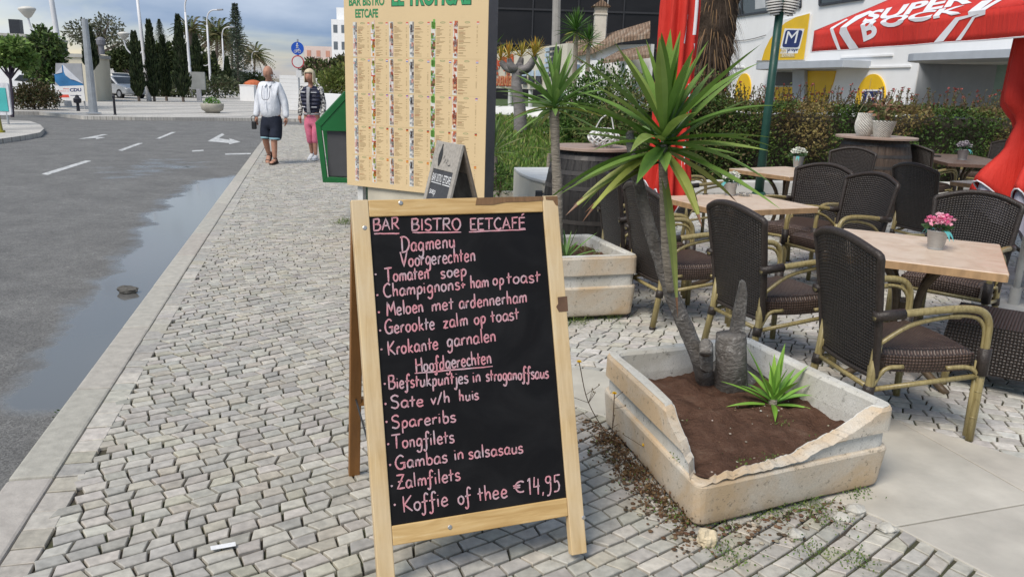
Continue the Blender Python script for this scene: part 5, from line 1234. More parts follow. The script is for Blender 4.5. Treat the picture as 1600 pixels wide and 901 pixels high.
fdisc(1162, 141, 115); d2 = fdisc(1361, 154, 116); logo([(1351, 143), (1378, 143), (1375, 170), (1347, 170)], .052, d2)
louv = vary('dark louvre', (.09, .09, .09), .6, .3, 40, (1, 1, 8))
fprism('louvre', [(1212, 113), (1243, 113), (1243, 134), (1212, 134)], louv, 0, .05); fprism('door_panel', [(1212, 136), (1243, 136), (1243, 175), (1212, 175)], yel, 0, .04); fprism('pilaster', [(1244, 110), (1263, 110), (1263, 175), (1244, 175)], grey_w, 0, .14)
fprism('door_panel', [(1263.5, 111), (1307, 111), (1303, 128), (1297, 145), (1288, 175), (1263.5, 175)], yel, 0, .04)
bars = MB()
for x0, x1, y in [(1216, 1221, 147), (1224, 1230, 147.5), (1233, 1240, 147), (1266, 1273, 146), (1275, 1281, 145.5), (1283, 1289, 145)]: bars.prism([F_(fac(*q, .0405)) for q in [(x0, y), (x1, y), (x1, y + 3), (x0, y + 3)]], -FN * .003)
bars.build('faded_print', vary('faded red print', (.3, .07, .03), .7), mk)
def canopy(x0, x1, ytop, ybot, xm, off, name):
    a_, b_ = fac(x0, ybot, off), fac(x1, ybot, off); zt, zb = fac(xm, ytop, off).z, fac(xm, ybot, off).z
    P = [b_ + FN * off, b_]
    for k in range(9): t_ = k / 8 * math.pi / 2; P.append(a_ + FD * (.95 * off * math.sin(t_)) * 1.0 + FN * off * (1 - math.cos(t_)))
    b = MB(); b.prism([F_(Vector((p.x, p.y, zb))) for p in P], (0, 0, zt - zb)); return b.build(name, grey_w, mk, bevel=.01)
canopy(1186, 1316, 96, 107, 1250, .9, 'canopy_slab'); canopy(1436, 2050, 80, 93, 1500, 1.3, 'canopy_slab')
for ys in (((1086, 1163), (109, 105)), ((1314, 1424), (108.5, 104.6)), ((1314, 1396), (92, 86.8))):
    (xa, xb), (ya, yb_) = ys; b = MB(); p, q = fac(xa, ya), fac(xb, yb_); p.z = q.z = (p.z + q.z) / 2; b.prism([F_(p), F_(q), F_(q) - FN * .045, F_(p) - FN * .045], (0, 0, .05)); b.build('ledge', wall_w.m, mk)
dz = onp(1560, 100, FO + FN * 1.66, FN)
def ap(x, y, o_=0): return F_(onp(x, y, FO + FN * (1.66 - o_), FN))
b = MB(); b.prism([ap(1545, 100), ap(1640, 97), ap(1640, 190), ap(1545, 190)], -FN * .02); dr = b.build('door', vary('pale green glazed door', (.30, .42, .37), .25, .15, 1.5), mk)
b = MB(); 
for p, q in (((1544, 99), (1641, 96)), ((1544, 99), (1544, 190)), ((1588, 98), (1588, 190))): b.tube([ap(*p, .03), ap(*q, .03)], .05, 4)
b.build('frame', vary('blue door frame', (.05, .14, .2), .5), dr)
b = MB(); b.tube([F_(fac(x, y, .04)) for x, y in [(1135, 66), (1150, 64), (1165, 63), (1180, 60), (1197, 55)]], .012, 5); b.build('cable', frm, mk)
fprism('yellow_panel', [(1071, 55), (1079, 49), (1092, 47), (1092, 105), (1068, 106)], yel, 0, .03)

# --- low wall, hedge
lw_ = vary('white low wall', (.56, .55, .52), .85, .12, 3, bump=.2, bscale=40)
b = MB(); P = [(1.5, 12.55), (3, 12.7), (6, 13.3), (9, 14.0), (12, 14.8)]
b.prism([(x, y, 0) for x, y in P] + [(x, y + .25, 0) for x, y in reversed(P)], (0, 0, .2)); tag(b.build('low_wall', lw_, bevel=.015), 'low white kerb wall running along the foot of the hedge', 'wall')
random.seed(31)
def hedge_y(x): return 13.55 + .02 * (x - 2) ** 1.2 * 3 if x > 2 else 13.55
hcol = [(.055, .085, .022), (.075, .11, .026), (.11, .13, .035), (.13, .105, .04), (.16, .12, .055), (.05, .06, .022), (.09, .12, .03)]
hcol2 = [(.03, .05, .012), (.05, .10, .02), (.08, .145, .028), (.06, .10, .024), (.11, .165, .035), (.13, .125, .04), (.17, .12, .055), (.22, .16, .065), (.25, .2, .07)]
hg = thing('hedge', 'long clipped hedge with brown and olive leaves along the terrace back', 'hedge', (7, 14.5, 0))
mb = MB(); x0, x1 = 2.3, 14.0
def htop(x): return 1.42 + .10 * noise.noise(Vector((x * 1.1, 0, 0))) + .05 * noise.noise(Vector((x * 3.7, 3, 0)))
def hcore(u, w_):
    x = x0 + (x1 - x0) * u; a = w_ * math.pi; y = hedge_y(x) + .95 - .72 * math.cos(a); z = (htop(x) - .2) * min(1, math.sin(a) * 1.5)
    nz_ = .1 * noise.noise(Vector((x * 2, a * 2, 5))); return Vector((x - 7, y - 14.5 + nz_, z + nz_))
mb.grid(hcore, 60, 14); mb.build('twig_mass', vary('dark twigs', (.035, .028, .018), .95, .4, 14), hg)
mb = MB()
for _ in range(34000):
    x = x0 + (x1 - x0) * random.random() ** 1.15; ht = htop(x); a = random.random()
    dep = random.random() ** 1.6 * .3
    if random.random() < .62:
        z = ht * random.random() ** .8; y = hedge_y(x) + dep + .12 * math.sin(x * 5 + z * 4) * .5 + .22 * noise.noise(Vector((x * 1.9, z * 1.9, 9)))
    else: y = hedge_y(x) + random.uniform(0, 1.6); z = ht - dep * .5 + .10 * noise.noise(Vector((x * 2.5, y * 2.5, 2)))
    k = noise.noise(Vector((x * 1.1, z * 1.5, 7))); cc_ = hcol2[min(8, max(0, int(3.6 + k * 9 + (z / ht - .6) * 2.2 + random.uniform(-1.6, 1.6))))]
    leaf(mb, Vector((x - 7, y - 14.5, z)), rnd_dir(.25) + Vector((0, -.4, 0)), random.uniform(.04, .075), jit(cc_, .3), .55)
for _ in range(620):
    x = x0 + (x1 - x0) * random.random() ** 1.2; y = hedge_y(x) + random.uniform(.1, 1.1); z = htop(x) - .1; p = Vector((x - 7, y - 14.5, z)); q = p + Vector((random.gauss(0, .1), random.gauss(0, .06), random.uniform(.12, .46)))
    mb.tube([p, q], .005, 4, (.12, .075, .045), False)
    for k in range(9):
        c = p.lerp(q, random.uniform(.3, 1)); leaf(mb, c, rnd_dir(.4), .045, jit(random.choice(hcol[2:]), .3), .5)
    if random.random() < .3:
        for k in range(5): leaf(mb, q, rnd_dir(.6), .04, jit((.36, .09, .08), .3), .7)
mb.build('leaves', attr_mat('hedge leaf', .6, 0, trans=.15), hg)
def shrub(name, label, blobs, n, size, cols, cat='shrub', up=.3, group=None, core=True, stem=None):
    c0 = Vector(blobs[0][0]); base = Vector((c0.x, c0.y, min(b[0][2] - b[1][2] for b in blobs)))
    t = thing(name, label, cat, base, 0, group); mb = MB()
    bl_ = [(Vector(c) - base, r) for c, r in blobs]
    foliage(mb, bl_, n, size, cols, up); mb.build('foliage', attr_mat('shrub leaf', .6, 0, trans=.2), t)
    if core:
        mb = MB()
        for c, r in bl_:
            for k in range(5):
                q = rnd_dir(.4); mb.tube(crom([(0, 0, 0), Vector((c.x * .5, c.y * .5, c.z * .6)) + q * .1, c + Vector((q.x * r[0], q.y * r[1], abs(q.z) * r[2])) * .8], 4), [.02 * max(r)] * 5 + [.008 * max(r)] * 4, 5)
        mb.build('stem', vary('shrub stem', (.09, .06, .04), .9), t)
    return t
g1 = [(.05, .10, .02), (.07, .14, .025), (.10, .19, .04), (.035, .07, .015)]; g2 = [(.09, .13, .03), (.15, .17, .05), (.2, .16, .07), (.06, .09, .025)]
def A(px, py, Y): return at(px, py, Y)
shrub('garden_shrub', 'dense dark green shrub behind the slender yucca', [(A(905, 165, 17), (.75, .6, .6)), (A(945, 150, 17.4), (.7, .6, .7)), (A(880, 195, 16.6), (.45, .4, .4)), (A(930, 210, 16.8), (.8, .5, .4))], 5200, .085, g1)
shrub('garden_shrub', 'loose shrub with pale yellowed leaves behind the black barrel', [(A(925, 205, 15.2), (.4, .35, .45)), (A(965, 195, 15.4), (.5, .4, .5)), (A(985, 160, 15.8), (.5, .4, .6))], 3000, .07, g2 + g1[:2])
shrub('garden_shrub', 'dark shrub filling the corner below the palm trunk', [(A(1030, 190, 14.2), (.7, .5, .65)), (A(1085, 175, 14), (.75, .5, .75)), (A(1135, 195, 13.9), (.6, .45, .65)), (A(1085, 235, 13.7), (1.0, .4, .5))], 6500, .065, hcol)
# --- palm trunk
pt_ = thing('palm_tree', 'thick shaggy palm trunk rising out of the photo in front of the white building', 'tree', A(1104, 150, 14.6).xy.to_3d())
pm_ = MT('shaggy palm bark'); v = pm_.coord('Object'); k = pm_.ramp(pm_.noise(pm_.coord('Object', (5, 5, 1.4)), 2.2, 8, .7), [(.3, (.035, .026, .02)), (.55, (.085, .063, .048)), (.8, (.19, .11, .055))]); pm_.set(k, .95, .1); pm_.bump(pm_.noise(pm_.coord('Object', (8, 8, 2)), 3, 7, .7), 1, .06)
b = MB(); pts = [(0, 0, z) for z in [i * .12 for i in range(46)]]
b.tube(pts, [(.30 + .09 * min(1, max(0, (p[2] - 1.3) / 1.2))) for p in pts], 26)
for q in b.v:
    d = noise.noise(Vector((q.x * 6, q.y * 6, q.z * 5))) * .06 + .05 * noise.noise(q * 16); n_ = Vector((q.x, q.y, 0)); q += n_.normalized() * d
b.build('trunk', pm_.m, pt_, smooth=True)
b = MB()
for _ in range(900):
    a = random.uniform(0, 6.28); z = random.uniform(1.6, 5.3) if random.random() < .6 else random.uniform(1.9, 2.6); r = .30 + .09 * min(1, max(0, (z - 1.3) / 1.2))
    blade(b, (r * math.cos(a), r * math.sin(a), z), Vector((math.cos(a) * .5, math.sin(a) * .5, -.35)), random.uniform(.08, .3), .014, .9, jit(random.choice([(.06, .045, .035), (.12, .085, .055), (.2, .12, .06)]), .3), None, 3, .1)
b.build('dead_fibre', attr_mat('palm fibre', .95, 0), pt_)
b = MB()
for i in range(34):
    a = i * 2.4; blade(b, (0, 0, 5.4), Vector((math.cos(a), math.sin(a), random.uniform(-.1, 1.2))), 2.6, .16, .35, jit((.07, .13, .03), .2), None, 8, .3)
b.build('crown', attr_mat('palm leaf', .6, 0), pt_)
# --- villa
vl0 = A(960, 100, 38); vl = thing('villa', 'low white villa with weathered tile roofs and a fretted chimney', 'house', (vl0.x, vl0.y, 0)); Vv = Vector((vl0.x, vl0.y, 0))
tile = MT('weathered clay tiles'); v = tile.coord('Object'); wv_t = tile.n('ShaderNodeTexWave'); wv_t.inputs['Scale'].default_value = 2.6; wv_t.inputs['Distortion'].default_value = 1; tile.l(tile.coord('Object', (1, .35, .2), (0, 0, R(12))), wv_t.inputs[0])
tile.set(tile.mix(.5, tile.ramp(tile.noise(v, 2.4, 7, .7), [(.3, (.16, .10, .07)), (.5, (.30, .21, .15)), (.72, (.42, .36, .29))]), tile.ramp(wv_t.outputs[0], [(.2, .7), (.7, 1.1)]), 'MULTIPLY'), .95, .1); tile.bump(wv_t.outputs[0], .8, .1)
def vp(q, Y): return A(q[0], q[1], Y) - Vv
def slab(name, pts, mat, ext): b = MB(); b.prism(pts, ext); return b.build(name, mat, vl)
slab('roof', [vp((922, 61), 40), vp((960, 50), 39), vp((1016, 33), 36), vp((1016, 53), 34.4), vp((968, 60), 36), vp((920, 80), 37.6)], tile.m, (0, 0, -.18))
slab('roof', [vp((968, 79), 36.5), vp((1016, 70), 34), vp((1016, 85), 32.6), (vp((937, 95), 34.6))], tile.m, (0, 0, -.14))
slab('roof', [vp((884, 66), 40.2), vp((922, 60), 40), vp((920, 79), 37.8), vp((884, 86), 38.2)], tile.m, (0, 0, -.15))
def vwall(name, qs, zt, mat, th=.2):
    b = MB(); P = [vp(*q) for q in qs]
    for (p, q) in zip(P, P[1:]):
        d = (q - p).normalized(); n_ = Vector((-d.y, d.x, 0)) * th; b.prism([(p.x, p.y, -.2), (q.x, q.y, -.2), (q.x, q.y, zt + (q.z if 0 else 0)), (p.x, p.y, zt)], n_)
    return b.build(name, mat, vl)
vwall('wall', [((882, 88), 38.6), ((921, 84), 38)], 3.05, wall_w.m); vwall('wall', [((921, 84), 38.1), ((1018, 60), 35)], 3.45, wall_w.m); vwall('wall', [((921, 90), 37.9), ((945, 98), 36.4)], 2.8, wall_w.m)
for q in [(940, 34.9), (983, 33.4)]: b = MB(); p = vp((q[0], 100), q[1]); b.tube([(p.x, p.y, -.2), (p.x, p.y, 2.52)], .14, 10); b.build('porch_post', wall_w.m, vl)
ch = MB(); p = vp((936, 60), 38); ch.box((p.x, p.y, 3.85), (.52, .52, 1.9)); ch.box((p.x, p.y, 4.82), (.6, .6, .06)); cho = ch.build('chimney', vary('cream chimney', (.58, .54, .47), .9, .12, 2), vl)
ch = MB(); ch.box((p.x, p.y, 4.99), (.54, .54, .28)); 
for dx in (-.16, -.05, .06, .17): ch.box((p.x + dx, p.y - .272, 4.99), (.035, .01, .2), None)
ch.build('fretwork', vary('fretted cream', (.45, .40, .33), .9, .2, 10), cho)
ch = MB(); ch.prism([(p.x - .42, p.y - .4, 5.135), (p.x + .42, p.y - .4, 5.135), (p.x + .05, p.y - .4, 5.40), (p.x - .05, p.y - .4, 5.40)], (0, .8, 0)); ch.build('cap', tile.m, cho)
b = MB(); b.tube([(p.x + .3, p.y, 3.4), (p.x + .32, p.y, 7.4)], .02, 5); b.build('antenna', polem, vl)
b = MB(); q0, q1 = vp((889, 112), 35), vp((909, 112), 35); b.prism([q0, q1, vp((909, 98), 35), vp((899, 90), 35), vp((889, 98), 35)], (0, .5, 0)); dm = b.build('dormer', wall_w.m, vl)
b = MB(); b.prism([vp((886, 100), 34.9), vp((899, 90.5), 34.9), vp((912, 99), 34.9), vp((912, 97), 34.9), vp((899, 88), 34.9), vp((886, 98), 34.9)], (0, .7, 0)); b.build('dormer_roof', tile.m, dm)
b = MB()
for x in (891, 900): b.prism([vp((x, 111), 34.98), vp((x + 6, 111), 34.98), vp((x + 6, 101), 34.98), vp((x, 101), 34.98)], (0, -.03, 0))
b.build('window', vary('blue pane', (.16, .22, .33), .3), dm)
b = MB(); b.prism([vp((956, 97), 36.9), vp((985, 93), 36.1), vp((985, 125), 36.1), vp((956, 125), 36.9)], (0, -.05, 0)); b.build('shutter', vary('grey shutter', (.2, .2, .2), .8), vl)
# --- dark building
db0 = A(760, 100, 75); db = thing('dark_building', 'big nearly black building front closing the view behind the villa', 'building', (0, 75, 0))
b = MB(); x0_, x1_ = A(690, 100, 75).x, A(1180, 100, 75).x; b.box(((x0_ + x1_) / 2, 10, 11), (x1_ - x0_, 20, 24)); b.build('wall', vary('black glazed facade', (.012, .012, .014), .45, .3, .15, (1, 1, 3), spec=.25), db)
b = MB()
for k in range(7): b.box(((x0_ + x1_) / 2, -.06, 2.2 + k * 3), (x1_ - x0_, .1, .16))
for k in range(8): b.box((x0_ + (x1_ - x0_) * k / 7, -.07, 11), (.12, .1, 23))
b.build('facade_grid', vary('dark steel', (.024, .024, .027), .5), db)
# --- Guadiana sign
SL, SR = A(764, 110, 26), A(885, 110, 20.4); sgn = thing('roadside_sign', 'cream sign board with red Guadiana lettering on thin white posts', 'sign', (SL.x, SL.y, 0)); S0 = Vector((SL.x, SL.y, 0))
SU = Vector((SR.x - SL.x, SR.y - SL.y, 0)); SW = SU.length; SU.normalize(); SN = SU.cross(ZU)
cream = vary('cream board', (.60, .56, .46), .7, .08, 1.5)
def sp_(px, py, o_=0): return onp(px, py, S0 + SN * o_, SN) - S0
zt0, zb0 = sp_(766, 86).z, 1.47; zt1 = sp_(883, 68).z
b = MB(); b.prism([(0, 0, zb0), (*(SU * SW).xy, zb0 + .04), (*(SU * SW).xy, zt1), (0, 0, zt0)], -SN * .16); b.build('board', cream, sgn)
for px in (767, 797, 829, 872):
    q = sp_(px, 150, -.08); b = MB(); b.tube([(q.x, q.y, .3), (q.x, q.y, zb0 + .1)], .06, 8); b.build('post', polem, sgn)
redl = vary('red letter face', (.50, .085, .03), .5, .1, 3); redd = vary('orange letter side', (.50, .24, .10), .6, .15, 3)
def stext(s_txt, x0, x1, yb, yt, mat, o_=.02, name='lettering', bold=.02):
    t = MB(); p, q, r_ = sp_(x0, yb, o_), sp_(x1, yb, o_), sp_(x0, yt, o_); put_text(t, s_txt, p, SU, ZU, (q - p).dot(SU), r_.z - p.z, lift=0, bold=bold); return t.build(name, mat, sgn)
stext('Guadiana', 771, 812, 134.5, 112, redl, .02, bold=.03); stext('Guadiana', 769.5, 810.5, 133, 111, redd, .10, bold=.0)
blk = MB(); random.seed(12)
for (xa, xb, ya, yb2) in [(772, 777, 92, 104), (779, 781, 95, 104), (783.5, 789, 89, 102), (790.5, 792, 90, 101), (797, 802, 85, 101), (774, 778, 105, 109), (789, 796, 106, 112)]: blk.prism([sp_(*q, .02) for q in [(xa, yb2), (xb, yb2), (xb, ya), (xa, ya)]], SN * .05)
blk.build('letter_block', redl, sgn)
lb_ = vary('light blue tile', (.42, .52, .62), .35, .15, 4); dkb = vary('dark glass tile', (.03, .035, .045), .2, .2, 4)
for nm, mat, L in (('pale_tile', lb_, []), ('dark_tile', dkb, [])):
    b = MB(); bq = b; kq = 0
    for r_ in range(6):
        for c_ in range(3):
            if (c_ == 1) == (nm == 'dark_tile') or (nm == 'dark_tile' and c_ == 2 and r_ != 5):
                x = 853 + c_ * 7.2 - r_ * .3; y = 75 + r_ * 8.2 - c_ * 1.2; o_ = .02 + (.03 if nm == 'dark_tile' else 0); b.prism([sp_(*q, o_) for q in [(x, y + 6), (x + 6, y + 5.2), (x + 6, y), (x, y + .8)]], SN * .03)
    b.build(nm, mat, sgn); b = MB()
    for c_ in range(3):
        x = 815.5 + c_ * 11.5
        y0_, y1_ = (110, 121) if nm == 'pale_tile' else (119, 132)
        b.prism([sp_(*q, .02 + (.03 if nm == 'dark_tile' else 0)) for q in [(x, y1_), (x + 7, y1_), (x + 7, y0_), (x, y0_)]], SN * .03)
    b.build(nm, mat, sgn); b = MB()
    for r_ in range(3): 
        x, y = 764.5, (92 if nm == 'pale_tile' else 96) + r_ * 8; b.prism([sp_(*q, .02) for q in [(x, y + 3.5), (x + 5, y + 3.2), (x + 5, y), (x, y)]], SN * .03)
    b.build(nm, mat, sgn)
# --- garden bits
b = MB(); b.tube([A(745, 188, 23.2), A(800, 190, 21.6), A(858, 194, 20.4)], .40, 20); tag(b.build('garden_wall', vary('white rounded wall', (.62, .61, .58), .85, .15, 1.2, bump=.2, bscale=20), smooth=False), 'white rounded wall lying along the top of the lawn', 'wall')
random.seed(17)
rl_ = ['pale rock at the left end of the row edging the lawn', 'pale rock left of the dragon tree foot', 'white rock right against the dragon tree foot', 'low rock just right of the dragon tree', 'broad rock in the middle of the lawn edge row', 'pale rock right of the middle of the lawn edge row', 'rock below the rounded end of the white wall', 'rock at the right end of the row, near the slender yucca', 'rock half hidden by the shrub behind the slender yucca']
for i, x in enumerate([772, 787, 805, 819, 831, 842, 851, 862, 885]):
    p = A(x, 212 + (i % 3) * 3 + i * .8, 18.6 - i * .1); rock('garden_rock', rl_[i], (p.x, p.y, p.z - .15), (.2, .17, .17), (.42, .40, .36), 40 + i, 'rock')
dt0 = A(814, 205, 18.0); dt = thing('dragon_tree', 'dragon tree with smooth grey forked trunk and yellowing leaf tufts', 'tree', dt0)
D = lambda q, Y=18.0: A(q[0], q[1], Y) - dt0
b = MB(); fk = D((808, 110)); b.tube(crom([(0, 0, -.2), D((812, 170)), D((807, 135)), fk], 6), [.155 - .045 * min(1, i / 14) for i in range(19)], 14)
tips = [((795, 92), 17.9), ((782, 96), 18.1), ((815, 90), 18.3), ((834, 90), 17.9), ((838, 84), 18.0)]
for (q, Y), mid_p in zip(tips, [(799, 104), (792, 106), (812, 102), (824, 106), (826, 107)]): b.tube(crom([fk, D(mid_p, Y), D(q, Y)], 5), [.085, .09, .095, .095, .09, .085, .08, .075, .07, .06, .05][:11], 10)
for q in b.v: q += (q - Vector((0, 0, q.z))).normalized() * .006 * noise.noise(q * 20)
b.build('trunk', vary('smooth grey bark', (.20, .185, .18), .85, .3, 5, (1, 1, 3), .4, 25, bdist=.02), dt, smooth=True)
b = MB(); random.seed(8)
for (q, Y) in tips: rosette(b, D(q, Y), 26, .36, .03, (0, 75), ((.42, .30, .03), (.36, .31, .05), (.28, .27, .05), (.45, .26, .04)), droop=.02, h=.05, old=0)
b.build('leaves', leafm, dt)
def yuc(label, c, Y, zb, L, n, wd, rad, cols, tilt=(2, 120)):
    p = A(*c, Y); t = thing('yucca', label, 'plant', (p.x, p.y, zb)); b = MB(); b.tube([(0, 0, 0), (0, 0, p.z - zb)], [rad * 1.2, rad], 8); b.build('trunk', pale_bark, t)
    b = MB(); rosette(b, (0, 0, p.z - zb), n, L, wd, tilt, cols, droop=.1, h=.2, old=.1); b.build('leaves', leafm, t); return t
dg = ((.05, .13, .02), (.07, .17, .03), (.04, .10, .018)); random.seed(6)
yuc('taller of two dark yuccas in front of the villa', (900, 52), 29, 1.0, .80, 90, .06, .09, dg); yuc('shorter of two dark yuccas in front of the villa', (920, 70), 28, 1.0, .62, 70, .05, .07, dg)
yuc('bright yucca crown peeping over the left end of the sign board', (768, 88), 29, .9, .8, 36, .07, .08, ((.09, .2, .03), (.13, .24, .05)))
yuc('bushy yucca beside the right edge of the menu panel', (772, 245), 11.2, 0, .50, 46, .03, .05, ((.10, .19, .05), (.16, .24, .08), (.20, .24, .10)), (2, 100)); yuc('yellowish yucca low behind the curved white wall', (858, 240), 12.2, 0, .36, 14, .02, .03, ((.22, .24, .07), (.2, .2, .06)), (20, 95))
shrub('garden_shrub', 'low dark leafy plant at the foot of the bushy yucca', [(A(780, 282, 11.0), (.22, .2, .22)), (A(768, 275, 11.2), (.2, .2, .25))], 700, .05, g1)
b = MB(); b.tube([A(869, 100, 31) * 1 - Vector((0, 0, 1)), A(872, -120, 31)], [.17, .13], 10); tag(b.build('utility_pole', vary('grey concrete pole', (.34, .32, .30), .9, .15, 3)), 'bare grey pole standing behind the sign board', 'pole')
cwp = [gp(803, 262, .56), gp(812, 270, .56), gp(828, 277, .56), gp(848, 282, .56), gp(872, 285, .56), gp(905, 284, .56), gp(900, 262, .56)]; c0 = Vector((cwp[3].x, cwp[3].y, 0))
cw = thing('curved_bench_wall', 'low cream curved wall with a flat white top behind the chalkboard sign', 'wall', c0)
b = MB(); b.prism([(p.x - c0.x, p.y - c0.y + .03, 0) for p in cwp], (0, 0, .525)); b.build('body', vary('cream render', (.60, .57, .49), .85, .08, 3, bump=.1), cw)
b = MB(); b.prism([(p.x - c0.x, p.y - c0.y, .526) for p in cwp], (0, 0, .04)); b.build('coping', vary('white coping', (.60, .60, .58), .7, .1, 5), cw, bevel=.01)
b = MB(); q = onp(842, 300, gp(842, 281, .56) + Vector((0, -.05, 0)), Vector((0, 1, 0))); b.box((q.x - c0.x, q.y - c0.y + .0, .40), (.08, .07, .09)); b.lathe([(.035, -.04), (.04, .03)], (q.x - c0.x + .05, q.y - c0.y, .38), 10, M_=Matrix.Rotation(R(70), 3, 'Y')); b.build('spotlight', frm, cw, bevel=.008)
kb = [gp(765, 303, .12), gp(806, 303, .12)]; b = MB(); b.prism([(kb[0].x - .9, kb[0].y, 0), (kb[1].x, kb[1].y, 0), (kb[1].x, kb[1].y + .2, 0), (kb[0].x - .9, kb[0].y + .2, 0)], (0, 0, .14)); tag(b.build('lawn_edging', vary('cream edging', (.5, .46, .38), .85, .1, 5), bevel=.01), 'cream edging along the near side of the lawn', 'kerb wall')
# ================================================================== people
def skin(name, P, E_, mat, parent, sub=2, root=None, smooth=True):
    ks = list(P); me = bpy.data.meshes.new(name); me.from_pydata([P[k][0] for k in ks], [(ks.index(a), ks.index(b)) for a, b in E_], [])
    o = bpy.data.objects.new(name, me); col.objects.link(o); o.parent = parent
    md = o.modifiers.new('skin', 'SKIN'); md.use_smooth_shade = True
    if not me.skin_vertices: me.attributes  # layer comes with the modifier
    sv = me.skin_vertices[0].data
    for i, k in enumerate(ks):
        r = P[k][1]; sv[i].radius = r if isinstance(r, (tuple, list)) else (r, r); sv[i].use_root = (k == (root or ks[0]))
    s = o.modifiers.new('sub', 'SUBSURF'); s.levels = s.render_levels = sub
    me.materials.append(mat); return o
def chain(*a): return [(a[i], a[i + 1]) for i in range(len(a) - 1)]
skin_m = vary('tanned skin', (.44, .23, .155), .55, .12, 12, spec=.35); skin_w = vary('sun reddened skin', (.45, .22, .15), .55, .12, 12)
def face(head_c, par, mat, hr=.1, hair=None, beard=False):
    """head with brow, nose, lips, ears turned to -y"""
    b = MB()
    def hd(u, v):
        a, t = u * 2 * math.pi, v * math.pi; x, y, z = math.sin(t) * math.cos(a), math.sin(t) * math.sin(a), -math.cos(t)
        wx, wy, wz = .084, .105, .124
        if z < 0: wx *= 1 - .26 * z * z; wy *= 1 - .10 * z * z
        p = Vector((x * wx, y * wy, z * wz))
        if y < 0:
            f = max(0, -y) ** 2
            p.y -= f * (.020 * math.exp(-((x / .16) ** 2) - ((z + .1) / .2) ** 2) + .012 * math.exp(-((x / .5) ** 2) - ((z - .22) / .12) ** 2) + .010 * math.exp(-((x / .35) ** 2) - ((z + .85) / .16) ** 2) + .006 * math.exp(-((x / .3) ** 2) - ((z + .5) / .1) ** 2))
            p.y += f * .010 * (math.exp(-(((abs(x) - .36) / .16) ** 2) - ((z - .05) / .12) ** 2))
        return p + head_c
    b.grid(hd, 28, 22, wrap=True); h = b.build('head', mat, par, smooth=True)
    b = MB()
    for s in (-1, 1): b.grid(lambda u, v: head_c + Vector((s * (.078 + .008 * math.sin(v * 3.14)), .01 + .022 * math.cos(u * 6.28) * math.sin(v * 3.14), -.01 + .032 * (v * 2 - 1))), 8, 6, wrap=True)
    b.build('ear', mat, h, smooth=True)
    b = MB()
    for s in (-1, 1): b.lathe([(.002, -.006), (.0125, 0), (.002, .006)], head_c + Vector((s * .031, -.083, .012)), 8, M_=Matrix.Rotation(R(90), 3, 'X'))
    b.box(head_c + Vector((0, -.094, -.062)), (.045, .008, .006)); b.build('eye', vary('dark eye', (.03, .02, .018), .4), h)
    return h
def hand(par, wrist, mat, s, curl=.3):
    w_ = Vector(wrist); b = MB()
    b.tube([w_ + Vector((0, 0, .01)), w_ + Vector((0, -.004, -.04)), w_ + Vector((0, -.008, -.09))], [.026, .036, .034], 8, squash=.5)
    for k in range(4):
        y = -.028 + k * .017; L = (.068, .08, .075, .058)[k]; p0 = w_ + Vector((0, y, -.085)); b.tube([p0, p0 + Vector((-s * L * curl * .4, 0, -L * .5)), p0 + Vector((-s * L * curl * 1.2, 0, -L * .9))], [.0095, .0085, .0065], 6)
    p0 = w_ + Vector((0, -.03, -.03)); b.tube([p0, p0 + Vector((-s * .012, -.024, -.035)), p0 + Vector((-s * .016, -.022, -.065))], [.0115, .0105, .008], 6)
    return b.build('hand', mat, par, smooth=True)
def V(*a): return Vector(a)
# --- the man: white shirt, dark shorts, sandals; walking towards the camera
mpos = at(428, 255, 15.1); mpos.z = .003 + far_z(15.1)
man = thing('person', 'bald man in white shirt, navy shorts and sandals walking on the sidewalk', 'person', mpos, R(-8), 'people walking towards the camera')
man.scale = (1.0, 1.0, 1.0)
B_ = {'pelvis': (V(-.02, .02, .90), .14), 'belly': (V(-.02, -.01, 1.06), (.165, .15)), 'chest': (V(-.02, .02, 1.28), (.165, .125)), 'neckb': (V(-.02, .02, 1.46), .07), 'neck': (V(-.02, -.005, 1.53), .058), 'headb': (V(-.02, -.03, 1.60), .065),
      'shL': (V(-.19, .02, 1.40), .07), 'elL': (V(-.28, .05, 1.12), .046), 'wrL': (V(-.30, -.02, .86), .032), 'shR': (V(.15, .02, 1.40), .07), 'elR': (V(.235, .05, 1.12), .046), 'wrR': (V(.265, .02, .86), .032),
      'hipL': (V(-.12, .02, .84), .10), 'knL': (V(-.15, -.02, .50), .064), 'caL': (V(-.165, .08, .33), .060), 'anL': (V(-.17, .16, .16), .040), 'hipR': (V(.07, .02, .84), .10), 'knR': (V(.055, -.07, .48), .064), 'caR': (V(.05, -.06, .32), .060), 'anR': (V(.045, -.05, .09), .040)}
EB = chain('pelvis', 'belly', 'chest', 'neckb', 'neck', 'headb') + chain('chest', 'shL', 'elL', 'wrL') + chain('chest', 'shR', 'elR', 'wrR') + chain('pelvis', 'hipL', 'knL', 'caL', 'anL') + chain('pelvis', 'hipR', 'knR', 'caR', 'anR')
skin('body', B_, EB, skin_m, man)
hm_ = face(V(-.02, -.05, 1.655), man, skin_m)
b = MB(); 
b.grid(lambda u, v: V(-.02, -.05, 1.655) + V(.083 * math.cos(R(-25) + R(230) * u) * (1 - .1 * v), .104 * math.sin(R(-25) + R(230) * u) * (1 - .08 * v), -.06 + .085 * v), 24, 5); b.build('hair_fringe', vary('grey white hair', (.5, .47, .43), .8, .2, 40), hm_, smooth=True)
shirt_m = MT('white cotton shirt'); v = shirt_m.coord('Object'); shirt_m.set(shirt_m.ramp(shirt_m.noise(v, 9, 5), [(.3, (.64, .66, .71)), (.7, (.76, .78, .82))]), .85, .2); shirt_m.bump(shirt_m.noise(shirt_m.coord('Object', (1, 1, .5)), 13, 4), .7, .03)
